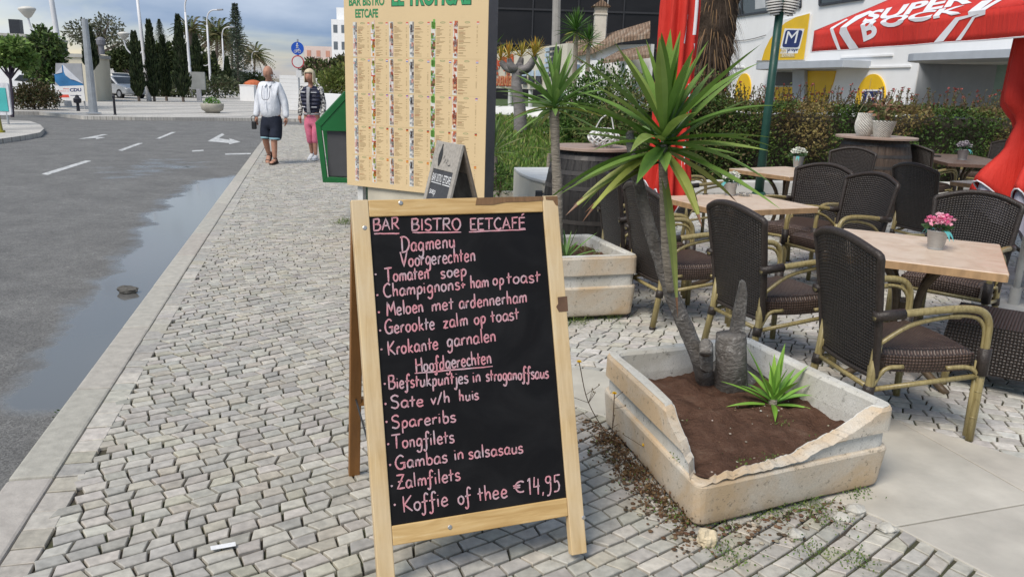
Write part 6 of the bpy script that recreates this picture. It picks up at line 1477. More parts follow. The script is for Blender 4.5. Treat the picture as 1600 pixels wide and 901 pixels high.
S_ = {'hem': (V(-.02, .02, .80), (.20, .175)), 'belly': (V(-.02, -.015, 1.03), (.205, .19)), 'chest': (V(-.02, .015, 1.28), (.195, .15)), 'col': (V(-.02, .015, 1.50), .088), 'shL': (V(-.185, .02, 1.41), .098), 'elL': (V(-.285, .05, 1.12), .074), 'wrL': (V(-.305, -.02, .845), .058), 'shR': (V(.145, .02, 1.41), .098), 'elR': (V(.24, .05, 1.12), .074), 'wrR': (V(.27, .02, .845), .058)}
sh = skin('shirt', S_, chain('hem', 'belly', 'chest', 'col') + chain('chest', 'shL', 'elL', 'wrL') + chain('chest', 'shR', 'elR', 'wrR'), shirt_m.m, man)
b = MB()
for s in (-1, 1): b.prism([V(-.02 + s * .004, -.10, 1.455), V(-.02 + s * .065, -.055, 1.505), V(-.02 + s * .08, -.085, 1.44), V(-.02 + s * .035, -.13, 1.405)], (0, -.012, 0))
b.build('collar', shirt_m.m, sh, bevel=.006)
b = MB(); b.prism([V(-.028, -.19, 1.0), V(-.012, -.19, 1.0), V(-.012, -.11, 1.40), V(-.028, -.11, 1.40)], (0, -.010, 0)); b.build('placket', shirt_m.m, sh, bevel=.008)
b = MB(); b.tube(crom([V(-.10, -.13, 1.42), V(-.09, -.19, 1.3), V(-.07, -.215, 1.19), V(.0, -.22, 1.18), V(.05, -.21, 1.2), V(.06, -.18, 1.32), V(.05, -.12, 1.42)], 5), .005, 5); b.build('spectacle_cord', vary('dark cord', (.06, .06, .08), .6), man)
nav = vary('dark navy cloth', (.012, .016, .03), .85, .25, 12, bump=.5, bscale=14, bdist=.02)
so = skin('shorts', {'w': (V(-.02, .02, 1.0), (.17, .15)), 'c': (V(-.02, .02, .80), (.175, .15)), 'lt': (V(-.125, .015, .70), .125), 'lb': (V(-.13, .0, .43), .125), 'rt': (V(.08, .0, .70), .125), 'rb': (V(.066, -.055, .42), .125)}, chain('w', 'c', 'lt', 'lb') + chain('c', 'rt', 'rb'), nav, man)
b = MB()
for c, y in (((-.13, 0), .468), ((.066, -.055), .458)): b.lathe([(.098, y), (.103, y + .003), (.104, y + .03), (.098, y + .033)], (c[0], c[1], 0), 20, cap=False)
b.build('shorts_cuff', vary('pale blue cuff', (.25, .42, .48), .8), so, smooth=True)
for s, p in ((-1, (-.30, -.02, .86)), (1, (.265, .02, .86))): hand(man, p, skin_m, s)
def foot(par, ank, dirv, mat, straps, lift=0, shoe=None):
    a_ = Vector(ank); d = Vector(dirv).normalized(); sd_ = d.cross(ZU).normalized(); n_ = sd_.cross(d)
    M3 = Matrix((sd_, d, n_)).transposed(); b = MB()
    prof = [(-.075, .030, .03), (-.05, .036, .045), (0, .036, .055), (.06, .042, .042), (.12, .046, .03), (.16, .042, .022), (.185, .02, .014)]
    vs = []; n = 10
    for (y, w_, h) in prof: vs += [a_ + M3 @ V(w_ * math.cos(2 * math.pi * k / n), y, -.055 + h * (1 + math.sin(2 * math.pi * k / n)) * .75) for k in range(n)]
    b.add(vs, [(i * n + j, i * n + (j + 1) % n, (i + 1) * n + (j + 1) % n, (i + 1) * n + j) for i in range(len(prof) - 1) for j in range(n)] + [tuple(range(n - 1, -1, -1)), tuple((len(prof) - 1) * n + j for j in range(n))])
    fo = b.build('shoe' if shoe else 'foot', shoe or mat, par, smooth=True)
    b = MB(); o_ = [V(.042, -.085, 0), V(.05, .06, 0), V(.054, .13, 0), V(.03, .2, 0), V(-.03, .2, 0), V(-.054, .13, 0), V(-.05, .06, 0), V(-.042, -.085, 0)]
    b.prism([a_ + M3 @ (q + V(0, 0, -.075)) for q in o_], M3 @ V(0, 0, .022)); so_ = b.build('sole', straps, fo, bevel=.004)
    if not shoe:
        b = MB()
        for y, w_, h in ((.125, .05, .03), (.03, .044, .055), (-.03, .04, .075)):
            b.tube([a_ + M3 @ V(w_ * math.cos(k / 8 * math.pi), y, -.055 + h * 1.25 * math.sin(k / 8 * math.pi)) for k in range(9)], .011, 5)
        b.build('strap', straps, fo, smooth=True)
brown = vary('brown leather', (.045, .025, .018), .6, .2, 20)
foot(man, (-.17, .16, .16), V(0, -.62, -.75), skin_m, brown); foot(man, (.045, -.05, .08), V(.02, -1, -.02), skin_m, brown)
bag = thing('camera_case', 'small black camera case carried in the right hand of the bald man', 'camera case', mpos + V(-.335, -.02, .70)); b = MB(); b.box((0, 0, 0), (.085, .06, .14)); b.build('case', vary('black nylon', (.015, .015, .016), .7), bag, bevel=.015)
b = MB(); b.tube(crom([(-.03, 0, .06), (-.05, 0, .14), (0.01, .0, .17), (.035, 0, .06)], 5), .006, 5); b.build('strap', vary('black strap', (.02, .02, .02), .7), bag)
# --- the woman
wpos = at(489, 250, 16.1); wpos.z = .003
wom = thing('person', 'blonde woman in navy vest over patterned sleeves and pink trousers beside the bin', 'person', wpos, R(-6), 'people walking towards the camera')
B2 = {'pelvis': (V(0, .02, .90), .125), 'waist': (V(0, .01, 1.04), .11), 'chest': (V(0, .01, 1.25), (.135, .11)), 'neckb': (V(0, .01, 1.42), .055), 'neck': (V(0, 0, 1.50), .048), 'headb': (V(0, -.02, 1.57), .06),
      'shL': (V(-.155, .02, 1.37), .058), 'elL': (V(-.235, .06, 1.10), .04), 'wrL': (V(-.245, .0, .86), .028), 'shR': (V(.155, .02, 1.37), .058), 'elR': (V(.235, .06, 1.10), .04), 'wrR': (V(.24, .0, .87), .028),
      'hipL': (V(-.085, .02, .84), .10), 'knL': (V(-.055, -.01, .48), .056), 'caL': (V(-.05, .05, .30), .05), 'anL': (V(-.05, .09, .11), .034), 'hipR': (V(.085, .02, .84), .10), 'knR': (V(.07, -.04, .48), .056), 'caR': (V(.075, -.04, .30), .05), 'anR': (V(.08, -.06, .09), .034)}
skin('body', B2, EB_ if 0 else chain('pelvis', 'waist', 'chest', 'neckb', 'neck', 'headb') + chain('chest', 'shL', 'elL', 'wrL') + chain('chest', 'shR', 'elR', 'wrR') + chain('pelvis', 'hipL', 'knL', 'caL', 'anL') + chain('pelvis', 'hipR', 'knR', 'caR', 'anR'), skin_w, wom)
hw_ = face(V(0, -.04, 1.62), wom, skin_w)
hair_m = vary('pale blonde hair', (.58, .49, .34), .6, .25, 18, (6, 6, 1), .5, 50); b = MB()
def hair(u, v):
    a = R(-38) + R(256) * u; t = v * 1.0
    if v < .5: q = v / .5; return V(0, -.035, 1.63) + V((.098 + .006 * math.sin(a * 9)) * math.cos(a), (.112 + .006 * math.sin(a * 7)) * math.sin(a), -.13 + .16 * q)
    q = (v - .5) / .5 * math.pi / 2; return V(0, -.035, 1.66) + V(.1 * math.cos(a) * math.cos(q), (.115 * math.sin(a) - .02 * math.sin(q)) * math.cos(q), .105 * math.sin(q))
b.grid(hair, 30, 12); b.grid(lambda u, v: V(0, -.04, 1.63) + V(.09 * math.cos(R(180) + R(180) * u) * math.cos(v * 1.4), .108 * math.sin(R(180) + R(180) * u) * math.cos(v * 1.2), .055 + .075 * math.sin(v * 1.5)), 14, 6)
b.build('hair', hair_m, hw_, smooth=True, solid=.012)
slv = MT('black and white print'); v = slv.coord('Object'); slv.set(slv.ramp(slv.noise(v, 30, 3, .6), [(.47, (.04, .04, .045)), (.53, (.62, .60, .56))]), .85)
for s, q in ((-1, 'L'), (1, 'R')): skin('sleeve', {'a': (B2['sh' + q][0] + V(0, 0, .08), .085), 'b': (B2['el' + q][0], .056), 'c': (B2['wr' + q][0] + V(0, 0, -.02), .046)}, chain('a', 'b', 'c'), slv.m, wom)
vest_m = MT('navy quilted vest'); v = vest_m.coord('Object'); wq = vest_m.n('ShaderNodeTexWave'); wq.bands_direction = 'Z'; wq.inputs['Scale'].default_value = 4.2; vest_m.l(v, wq.inputs[0]); vest_m.set((.018, .02, .045), .5, .4); vest_m.bump(wq.outputs[0], .7, .03)
vs_ = skin('vest', {'hem': (V(0, .02, .85), (.175, .15)), 'waist': (V(0, .01, 1.04), (.17, .145)), 'chest': (V(0, .01, 1.27), (.185, .145)), 'col': (V(0, .01, 1.49), .088), 'sl': (V(-.20, .015, 1.385), .092), 'sr': (V(.20, .015, 1.385), .092)}, chain('hem', 'waist', 'chest', 'col') + chain('chest', 'sl') + chain('chest', 'sr'), vest_m.m, wom)
gy = vary('grey knit', (.32, .32, .33), .8, .15, 30); b = MB()
b.grid(lambda u, v: V((u - .5) * (.075 - .02 * math.sin(v * 3)), -.128 - .045 * math.sin(min(1, v * 1.6) * 1.9) + .05 * v ** 3 - .012, .90 + .52 * v), 3, 10); b.build('zip_panel', gy, vs_, smooth=True, solid=.01)
b = MB()
for s in (-1, 1):
    for z, x0_q, x1_q, y in ((1.31, .06, .155, -.125), (1.03, .065, .15, -.125)): b.prism([V(s * x0_q, y - .03, z), V(s * x1_q, y + .02, z), V(s * x1_q, y + .02, z + .016), V(s * x0_q, y - .03, z + .016)], (0, -.02, 0))
b.build('trim', vary('white trim', (.65, .65, .66), .6), vs_)
b = MB(); b.lathe([(.163, .885), (.168, .89), (.166, .915), (.16, .92)], (0, .02, 0), 24, cap=False); b.build('hem_band', gy, vs_, smooth=True)
pink = vary('pink cotton', (.66, .17, .26), .85, .12, 9, bump=.5, bscale=14, bdist=.02)
skin('trousers', {'w': (V(0, .02, .98), (.14, .125)), 'c': (V(0, .02, .82), (.15, .125)), 'lt': (V(-.083, .015, .70), .098), 'lk': (V(-.058, -.005, .50), .07), 'lb': (V(-.052, .03, .31), .07), 'rt': (V(.083, .01, .70), .098), 'rk': (V(.072, -.035, .50), .07), 'rb': (V(.074, -.035, .31), .07)}, chain('w', 'c', 'lt', 'lk', 'lb') + chain('c', 'rt', 'rk', 'rb'), pink, wom)
for s, q in ((-1, 'L'), (1, 'R')): hand(wom, B2['wr' + q][0], skin_w, s)
wsh = vary('white trainers', (.72, .72, .72), .6, .06, 20)
foot(wom, (-.05, .09, .10), V(-.05, -.95, -.25), skin_w, wsh, shoe=wsh); foot(wom, (.08, -.06, .08), V(.08, -1, 0), skin_w, wsh, shoe=wsh)

# ================================================================== signs and posts by the crossing
sgm = vary('blue sign face', (.012, .075, .42), .4, .08, 3); rim_r = vary('red sign rim', (.42, .05, .06), .45, .1, 3); wh_s = vary('white sign face', (.62, .62, .62), .45, .05, 3); galv = vary('galvanised steel', (.38, .40, .42), .5, .12, 6, metal=.4)
sp0 = at(468, 170, 34); rs = thing('road_sign', 'round blue cycle and walker sign above a white round sign with red rim', 'sign', (sp0.x, sp0.y, far_z(34)))
b = MB(); b.tube([(0, .05, 0), (0, .05, 3.2)], .035, 8); b.build('post', galv, rs)
zb_, zr_ = at(467, 76, 34).z - far_z(34), at(467.5, 97, 34).z - far_z(34); rad = 9.3 / 1240 * 34 * 1.02
Rf = Matrix.Rotation(R(90), 3, 'X')
b = MB(); b.lathe([(rad, 0), (rad, .02), (.01, .021)], (0, 0, zb_), 32, M_=Rf); bs = b.build('blue_disc', sgm, rs)
b = MB(); w0 = -.0245   # walker and bicycle
b.lathe([(.028, 0), (.028, .004)], (0.0, -.021, zb_ + .19), 10, M_=Rf)
for p, q, r_ in [((0, .155), (-.005, .08), .028), ((-.005, .08), (-.045, .0), .016), ((-.005, .08), (.035, .005), .016), ((0, .15), (.05, .09), .012), ((0, .15), (-.05, .10), .012)]: b.tube([(p[0], w0, zb_ + p[1]), (q[0], w0, zb_ + q[1])], r_ * .9, 6)
for x in (-.085, .085): b.tube([(x + .055 * math.cos(k / 8 * math.pi), w0, zb_ - .12 + .055 * math.sin(k / 8 * math.pi)) for k in range(17)], .008, 5)
for p, q in [((-.085, -.12), (-.03, -.05)), ((-.03, -.05), (.05, -.05)), ((.05, -.05), (.0, -.12)), ((.0, -.12), (-.03, -.05)), ((-.085, -.12), (0, -.12)), ((.085, -.12), (.05, -.03)), ((.05, -.03), (.09, -.02))]: b.tube([(p[0], w0, zb_ + p[1]), (q[0], w0, zb_ + q[1])], .008, 5)
b.build('symbol', wh_s, bs)
b = MB(); b.lathe([(rad, 0), (rad, .02), (rad * .8, .022)], (0, 0, zr_), 32, M_=Rf); rr_ = b.build('red_rim', rim_r, rs); b = MB(); b.lathe([(rad * .82, .0), (rad * .82, .025), (.01, .0255)], (0, 0, zr_), 32, M_=Rf); b.build('white_face', wh_s, rr_)
b = MB(); b.box((.02, 0, zr_ - .48), (.22, .02, .3)); b.build('notice', wh_s, rs)
# left hand side street furniture
def at_g(px, py, Y): p = at(px, py, Y); return p
bp = at(108, 160, 36); bb_ = thing('billboard', 'white election billboard reading CDU with a torn blue poster curling off', 'billboard', (bp.x, bp.y, far_z(36)), 0); B0 = Vector((bp.x, bp.y, far_z(36)))
def bbp_(px, py, o_=0): return onp(px, py, B0 + V(0, -o_, 0), V(.18, 1, 0).normalized()) - B0
def bpr(name, pix, mat, o_=0, th=.03, par=bb_): b = MB(); b.prism([bbp_(x, y, o_) for x, y in pix], (0, -th, 0)); return b.build(name, mat, par)
bpr('backboard', [(88, 99), (128, 99.5), (134, 158), (86.5, 157)], vary('grey zinc board', (.30, .31, .33), .6, .15, 2), 0, .06)
bpr('poster', [(86, 134), (130.5, 133), (133.5, 158), (89, 157)], vary('white poster', (.68, .68, .68), .6, .05, 3), .062, .006)
bpr('blue_poster', [(85, 116), (98, 113), (96.5, 103), (99, 101.5), (102, 116), (110, 124), (122, 127), (130, 131.5), (130.5, 133.5), (93, 135), (86.5, 128)], vary('blue poster', (.03, .16, .36), .5, .35, 1.2), .064, .006)
bpr('curled_paper', [(98.5, 101), (130, 131), (116, 125), (111, 124), (103, 118), (100.5, 113)], vary('peeling paper', (.55, .57, .62), .7, .1, 3), .075, .03); bpr('curled_paper', [(86.5, 116), (97, 104), (97.5, 113.5)], vary('peeling paper', (.50, .52, .58), .7, .1, 3), .07, .02)
t = MB(); uB = (bbp_(127, 143, .07) - bbp_(109, 143.5, .07)); put_text(t, 'CDU', bbp_(109.3, 143.5, .07), uB, ZU, uB.length, .145, lift=.005, bold=.035); t.build('lettering', navy, bb_)
t = MB(); redp = vary('red print', (.6, .08, .05), .6)
for s_txt, x0, x1, y in (('MAIS', 99, 108, 140), ('FORÇA À', 91, 108, 143.5)): e = bbp_(x1, y, .07) - bbp_(x0, y, .07); put_text(t, s_txt, bbp_(x0, y, .07), e, ZU, e.length, .055, lift=.005)
t.build('lettering', redp, bb_); bpr('red_block', [(92.5, 148), (107, 148), (108.5, 152.5), (92.5, 152.5)], redp, .068, .004); bpr('print_line', [(110, 149), (127, 149), (127, 149.8), (110, 149.8)], navy, .068, .004)
for px in (91, 131): b = MB(); q = bbp_(px, 158); b.tube([(q.x, q.y + .05, 0), (q.x, q.y + .05, q.z + .2)], .04, 6); b.build('leg', galv, bb_)
def bollard(px, py, lb_, Y, big=False):
    p = gp(px, py); b = MB(); b.lathe([(.06, 0), (.06, .02), (.045, .04), (.042, .62), (.05, .64), (.05, .70), (.03, .74), (.002, .745)] if not big else [(.07, 0), (.055, .2), (.055, .3), (.14, .33), (.15, .48), (.08, .54), (.06, .62), (.002, .64)], n=14)
    p = at(px, py, Y); tag(b.build('bollard' if not big else 'fire_hydrant', vary('black iron', (.02, .02, .028), .5), loc=(p.x, p.y, .02), smooth=False), lb_, 'bollard' if not big else 'hydrant')
bollard(180, 180, 'slim black bollard at the plaza edge right of the grey pole', 30.5); bollard(122, 168, 'dark squat hydrant standing in front of the white billboard', 32.5, True)
b = MB(); p0, p1 = at(146, 176, 31.5), at(132, 30, 31.5); p0.z = 0; b.tube([p0 - p0, p1 - p0], [.16, .11], 12); b.lathe([(.28, 0), (.28, .03), (.17, .05)], n=16); gpo = b.build('grey_pole', galv, loc=p0, smooth=False); tag(gpo, 'plain leaning grey metal pole beside the billboard', 'pole')
ap_ = at(12, 200, 23.5); ads = thing('advertising_frame', 'turquoise panel in a rounded white frame on the kerb island', 'sign', (ap_.x, ap_.y, 0)); A0 = Vector((ap_.x, ap_.y, 0))
def adp(px, py): return onp(px, py, A0, V(0, 1, 0)) - A0
b = MB(); o_ = rr_poly([adp(-22, 129).xz, adp(12, 130).xz, adp(18, 180).xz, adp(-22, 180).xz], .06, 4); b.prism([V(p.x, 0, p.y) for p in o_], (0, .06, 0)); b.build('frame', vary('white frame', (.62, .62, .65), .5), ads)
b = MB(); b.prism([adp(-18, 137), adp(8.5, 137.5), adp(14, 174), adp(-18, 173)], (0, -.02, 0)); b.build('panel', vary('turquoise poster', (.07, .42, .41), .5, .1, 2), ads)
for px in (-15, 10.5): b = MB(); q = adp(px, 180); b.tube([(q.x, .03, 0), (q.x, .03, q.z + .1)], .035, 6); b.build('leg', galv, ads)
p = at(1, 209, 20.5); b = MB(); b.tube([(0, 0, -.02), (-.04, 0, .56)], [.07, .06], 10); b.lathe([(.11, 0), (.11, .05), (.08, .06)], n=12); b.tube([(.055, -.04, .02), (.02, -.04, .55)], .028, 6, None); tag(b.build('traffic_post', vary('navy and yellow post', (.02, .02, .06), .5, .1, 1, c2=(.5, .45, .02)), loc=(p.x, p.y, 0)), 'short dark marker post at the left photo edge on the island', 'marker post')
# planter bowl on the plaza
pb_ = at(332, 170, 36.5); bw = thing('bowl_planter', 'round grey concrete bowl with low green plants alone on the plaza', 'planter', (pb_.x, pb_.y, far_z(36) + .02))
b = MB(); b.lathe([(.30, 0), (.32, .06), (.46, .14), (.50, .34), (.49, .42), (.44, .42), (.42, .34)], n=28); b.build('bowl', vary('grey concrete', (.36, .34, .29), .9, .2, 3, bump=.3), bw, smooth=True)
b = MB(); foliage(b, [((0, 0, .46), (.36, .36, .16)), ((-.08, 0, .58), (.18, .18, .12))], 420, .09, [(.10, .24, .03), (.16, .32, .05), (.07, .16, .03)]); b.build('plants', attr_mat('bowl leaf', .6, 0, trans=.2), bw)
# hoarding and low walls behind the walkers
hw = vary('white corrugated sheet', (.62, .62, .62), .5, .06, .8); h0, h1_ = at(438, 150, 44), at(500, 150, 42); ho = thing('hoarding', 'white corrugated hoarding across the far end of the sidewalk', 'fence', (h0.x, h0.y, far_z(44))); H0 = Vector((h0.x, h0.y, far_z(44)))
b = MB(); e = (h1_ - h0); e.z = 0; hh = at(440, 119, 44).z - H0.z; z = .03
while z < hh - .02: b.prism([(0, -.04, z), (0, 0, z + .03), (0, 0, z + .16), (0, -.04, z + .19)], e); z += .2
b.build('sheet', hw, ho)
for k in range(3): b = MB(); q = e * (k / 2); b.tube([(q.x, q.y + .06, 0), (q.x, q.y + .06, hh)], .04, 6); b.build('post', galv, ho)
w0_, w1_ = at(505, 160, 33), at(575, 160, 31); b = MB(); b.prism([V(w0_.x, w0_.y, -.1), V(w1_.x, w1_.y, -.1), V(w1_.x, w1_.y + .2, -.1), V(w0_.x, w0_.y + .2, -.1)], (0, 0, at(510, 146, 33).z + .1)); tag(b.build('low_wall', wall_w.m, bevel=.02), 'low white wall behind the woman and the bin', 'wall')
# utility cabinet, orange roofed stall, information board
p = at(388, 146, 60); b = MB(); b.box((0, 0, .55), (1.05, .6, 1.1)); b.box((0, 0, 1.13), (1.12, .66, .06)); tag(b.build('utility_cabinet', wall_w.m, loc=(p.x, p.y, far_z(60)), bevel=.01), 'white cabinet on the plaza left of the bald man', 'cabinet')
p = at(396, 135, 75); ok = thing('kiosk', 'small kiosk with an orange roof behind the white cabinet', 'kiosk', (p.x, p.y, far_z(75))); b = MB(); b.box((0, 0, .6), (1.5, 1.2, 1.2)); b.build('body', vary('brown kiosk', (.3, .14, .08), .8), ok); b = MB(); b.lathe([(.85, 1.1), (.75, 1.3), (.35, 1.5), (.01, 1.55)], n=16); b.build('roof', vary('orange canvas', (.48, .13, .05), .8), ok)
p = at(311, 148, 55); ib = thing('information_board', 'grey information board on a thick foot among the far cypresses', 'sign', (p.x, p.y, far_z(55))); b = MB(); b.box((0, 0, 1.35), (.95, .12, 1.15)); b.build('panel', vary('grey board', (.30, .31, .30), .6, .12, 2), ib); b = MB(); b.box((0, 0, .4), (.3, .14, .85)); b.build('foot', vary('pale grey foot', (.4, .4, .42), .6), ib)

# ================================================================== tall white street lamps
wl = vary('white lamp paint', (.66, .66, .68), .4, .05, 2); bowlm = vary('white bowl shade', (.62, .60, .55), .45, .06, 5)
def make_lamp():
    t = thing('street_lamp', 'x', 'street lamp', (0, 0, 0), 0, 'white street lamps along the avenue')
    b = MB(); b.tube([(0, 0, 0), (0, 0, .9), (0, 0, .95), (0, 0, 4), (0, 0, 6.4)] , [.15, .14, .115, .10, .075], 12); b.tube(crom([(0, 0, 6.35), (.03, 0, 6.9), (.25, 0, 7.45), (.7, 0, 7.7), (1.25, 0, 7.72)], 6), .062, 8); b.build('post', wl, t, smooth=True)
    b = MB(); b.prism([(1.2, -.14, 7.66), (1.75, -.11, 7.70), (1.75, .11, 7.70), (1.2, .14, 7.66)], (0, 0, .13)); b.build('lantern', vary('grey lantern', (.3, .3, .31), .4), t, bevel=.03)
    b = MB(); b.tube(crom([(0, 0, 3.1), (-.12, 0, 2.86), (-.4, 0, 2.72), (-.72, 0, 2.78), (-.95, 0, 3.05), (-1.03, 0, 3.4), (-1.03, 0, 3.62)], 6), .042, 8); b.build('arm', wl, t, smooth=True)
    b = MB(); b.lathe([(.05, 3.56), (.12, 3.60), (.24, 3.76), (.325, 3.88), (.335, 3.92), (.30, 3.96), (.15, 4.01), (.01, 4.02)], (-1.03, 0, 0), 22); b.build('bowl_shade', bowlm, t, smooth=True)
    return t
lp = make_lamp(); f1 = True
for px, py, Y, k, lean, lb_ in [(106, 158, 39, 1.14, -3.2, 'white street lamp nearest on the left, rising behind the billboard'), (233, 155, 51, 1.04, -2.2, 'white street lamp beside the second cypress, its low bowl over the vans'), (300, 150, 64, 1.0, -1, 'white street lamp hidden behind the tallest cypress with only its neck showing'),
                       (330, 147, 76, .98, 0, 'white street lamp just right of the information board with its lantern against the palm'), (352, 145.5, 96, .95, 0, 'white street lamp above the left side of the white cabinet'), (369, 145, 121, .95, 0, 'white street lamp left of the big Norfolk pine trunk foot'),
                       (382, 145, 145, .95, 0, 'small distant white street lamp over the white cabinet'), (396, 143, 178, .97, 0, 'most distant white street lamp before the last palm')]:
    c = lp if f1 else copy_tree(lp); f1 = False; p = at(px, py, Y); c.location = (p.x, p.y, far_z(Y)); c.scale = (k, k, k); c.rotation_euler = (0, R(lean), R(-14 if Y > 60 else 4)); c['label'] = lb_

# ================================================================== parked vehicles and far buildings
carw = vary('white car paint', (.62, .63, .64), .25, .04, 1, spec=.6); cars_ = vary('silver car paint', (.45, .46, .47), .3, .04, 1, spec=.6, metal=.2); glass_d = vary('dark car glass', (.02, .025, .03), .1, .1, 2, spec=.7); tyre = vary('tyre', (.015, .015, .015), .8); hub = vary('hub', (.35, .35, .36), .4, metal=.5); lampm = vary('headlight', (.6, .6, .62), .15)
def vehicle(label, p, rz, L, W_, prof, wins, paint, wr=.32, cat='car', grp='vehicles parked behind the cypresses', scale=1, name='parked_car'):
    t = thing(name, label, cat, p, rz, grp); b = MB(); b.prism([(x, -W_ / 2, z) for x, z in prof], (0, W_, 0)); b.build('body', paint, t, bevel=.09, seg=3)
    for s in (-1, 1):
        for pl in wins: b = MB(); b.prism([(x, s * (W_ / 2 + .002), z) for x, z in pl], (0, s * .012, 0)); b.build('side_window', glass_d, t, bevel=.003)
        for x in (L * .30, -L * .30):
            b = MB(); b.lathe([(.02, -.1), (wr, -.1), (wr, .1), (.02, .1)], (x, s * (W_ / 2 - .09), wr), 18, M_=Rf); w_o = b.build('wheel', tyre, t); b = MB(); b.lathe([(.02, -.105), (wr * .62, -.105), (wr * .6, .105), (.02, .105)], (x, s * (W_ / 2 - .085), wr), 14, M_=Rf); b.build('rim', hub, w_o)
        b = MB(); b.box((prof[-1][0] - .02 if 0 else max(x for x, z in prof) - .06, s * W_ * .36, .68), (.16, .3, .14)); b.build('headlight', lampm, t, bevel=.02)
    return t
van = [(-2.6, .3), (2.5, .3), (2.6, .8), (2.45, 1.05), (1.75, 1.25), (1.15, 2.1), (.7, 2.42), (-2.5, 2.45), (-2.6, 2.2)]
def windscreen(t, p0, p1, W_): b = MB(); d = Vector((p1[0] - p0[0], 0, p1[1] - p0[1])); n_ = Vector((d.z, 0, -d.x)).normalized() * .012; n_ = n_ if n_.x > 0 else -n_; b.prism([Vector((p0[0], -W_ / 2 + .12, p0[1])) + n_ * .1, Vector((p0[0], W_ / 2 - .12, p0[1])) + n_ * .1, Vector((p1[0], W_ / 2 - .16, p1[1])) + n_ * .1, Vector((p1[0], -W_ / 2 + .16, p1[1])) + n_ * .1], n_); b.build('windscreen', glass_d, t)
p = at(198, 150, 74); v1 = vehicle('tall white delivery van parked behind the cypresses', (p.x - .5, p.y, far_z(74)), R(-22), 5.2, 1.95, van, [[(1.2, 1.3), (1.68, 1.3), (1.1, 2.0), (.5, 2.0), (.5, 1.3)]], carw, .36, 'van', name='delivery_van'); windscreen(v1, (1.72, 1.3), (1.2, 2.05), 1.95)
hb = [(-1.95, .3), (1.95, .3), (2.0, .62), (1.85, .82), (1.0, .98), (.35, 1.45), (-1.2, 1.5), (-1.85, 1.1), (-2.0, .7)]
pk_ = [(-2.3, .35), (2.2, .35), (2.25, .8), (2.1, 1.0), (1.2, 1.15), (.55, 1.72), (-2.1, 1.76), (-2.3, 1.2)]
p = at(186, 150, 64); v2 = vehicle('pale beige van with a green tinted windscreen in front of the tall delivery van', (p.x - .2, p.y, far_z(64)), R(-26), 4.4, 1.75, pk_, [[(.55, 1.18), (1.05, 1.18), (.5, 1.62), (-.4, 1.62), (-.4, 1.18)]], vary('beige paint', (.55, .53, .47), .3, .04, 1, spec=.6), .33, 'van', name='small_van'); windscreen(v2, (1.2, 1.17), (.58, 1.68), 1.75)
p = at(188, 154, 57); v3 = vehicle('silver hatchback nearest the cypresses with a dark windscreen', (p.x, p.y, far_z(57)), R(-30), 4, 1.7, hb, [[(.25, .98), (.85, .98), (.3, 1.36), (-.3, 1.38), (-.3, .98)], [(-.38, .98), (-.38, 1.38), (-1.15, 1.38), (-1.6, 1.05)]], cars_); windscreen(v3, (.98, .99), (.4, 1.42), 1.7)
p = at(78, 150, 48); v4 = vehicle('white hatchback half hidden by the billboard and the dark bush', (p.x, p.y, far_z(48)), R(-15), 4, 1.7, hb, [[(.25, .98), (.85, .98), (.3, 1.36), (-.3, 1.38), (-.3, .98)], [(-.38, .98), (-.38, 1.38), (-1.15, 1.38), (-1.6, 1.05)]], carw); windscreen(v4, (.98, .99), (.4, 1.42), 1.7)
def block(name, label, pix, Y, mat, dep=6, zb=-1, cat='building'):
    P = [at(x, y, Y) for x, y in pix]; b = MB(); x0_, x1_ = min(p.x for p in P), max(p.x for p in P); z1_ = max(p.z for p in P); t = thing(name, label, cat, ((x0_ + x1_) / 2, Y, far_z(Y)), R(14.4))
    b.box((0, dep / 2, z1_ / 2 + zb / 2 - far_z(Y)), (x1_ - x0_, dep, z1_ - zb)); b.build('wall', mat, t, bevel=.03); b = MB(); b.box((0, dep / 2, z1_ - far_z(Y) + .08), (x1_ - x0_ + .15, dep + .15, .2)); b.build('parapet', vary('parapet', (.4, .39, .36), .9), t); return t
bei = vary('cream render', (.62, .57, .45), .9, .08, .6)
bl1 = block('flat_roofed_hut', 'cream flat roofed hut behind the billboard and the grey pole', [(97, 90), (143, 90)], 47, bei, 4)
b = MB(); b.lathe([(.16, 0), (.16, .5), (.24, .56), (.26, .8), (.18, .95), (.02, 1.0)], (1.0, 1.5, 0), 12); o = b.build('roof_vent', vary('grey vent', (.16, .16, .18), .6), bl1); o.location.z = at(128, 90, 47).z + .35
block('long_wall_building', 'white building at the left photo edge behind the small tree', [(-90, 98), (46, 98)], 60, wall_w.m, 10); b2 = block('grey_roof_building', 'grey topped building above the trees at the left photo edge', [(-120, 56), (30, 56)], 66, vary('grey cladding', (.24, .24, .25), .7, .12, .5), 12)
b = MB(); p = at(12, 45, 66); b.box((p.x - b2.location.x, 1, p.z - b2.location.z), (.8, .8, 1.6)); b.build('roof_box', frm, b2)
block('shed', 'pale shed roof line behind the delivery van', [(168, 98), (222, 98)], 75, vary('pale shed wall', (.5, .5, .46), .9, .08, .6), 5)
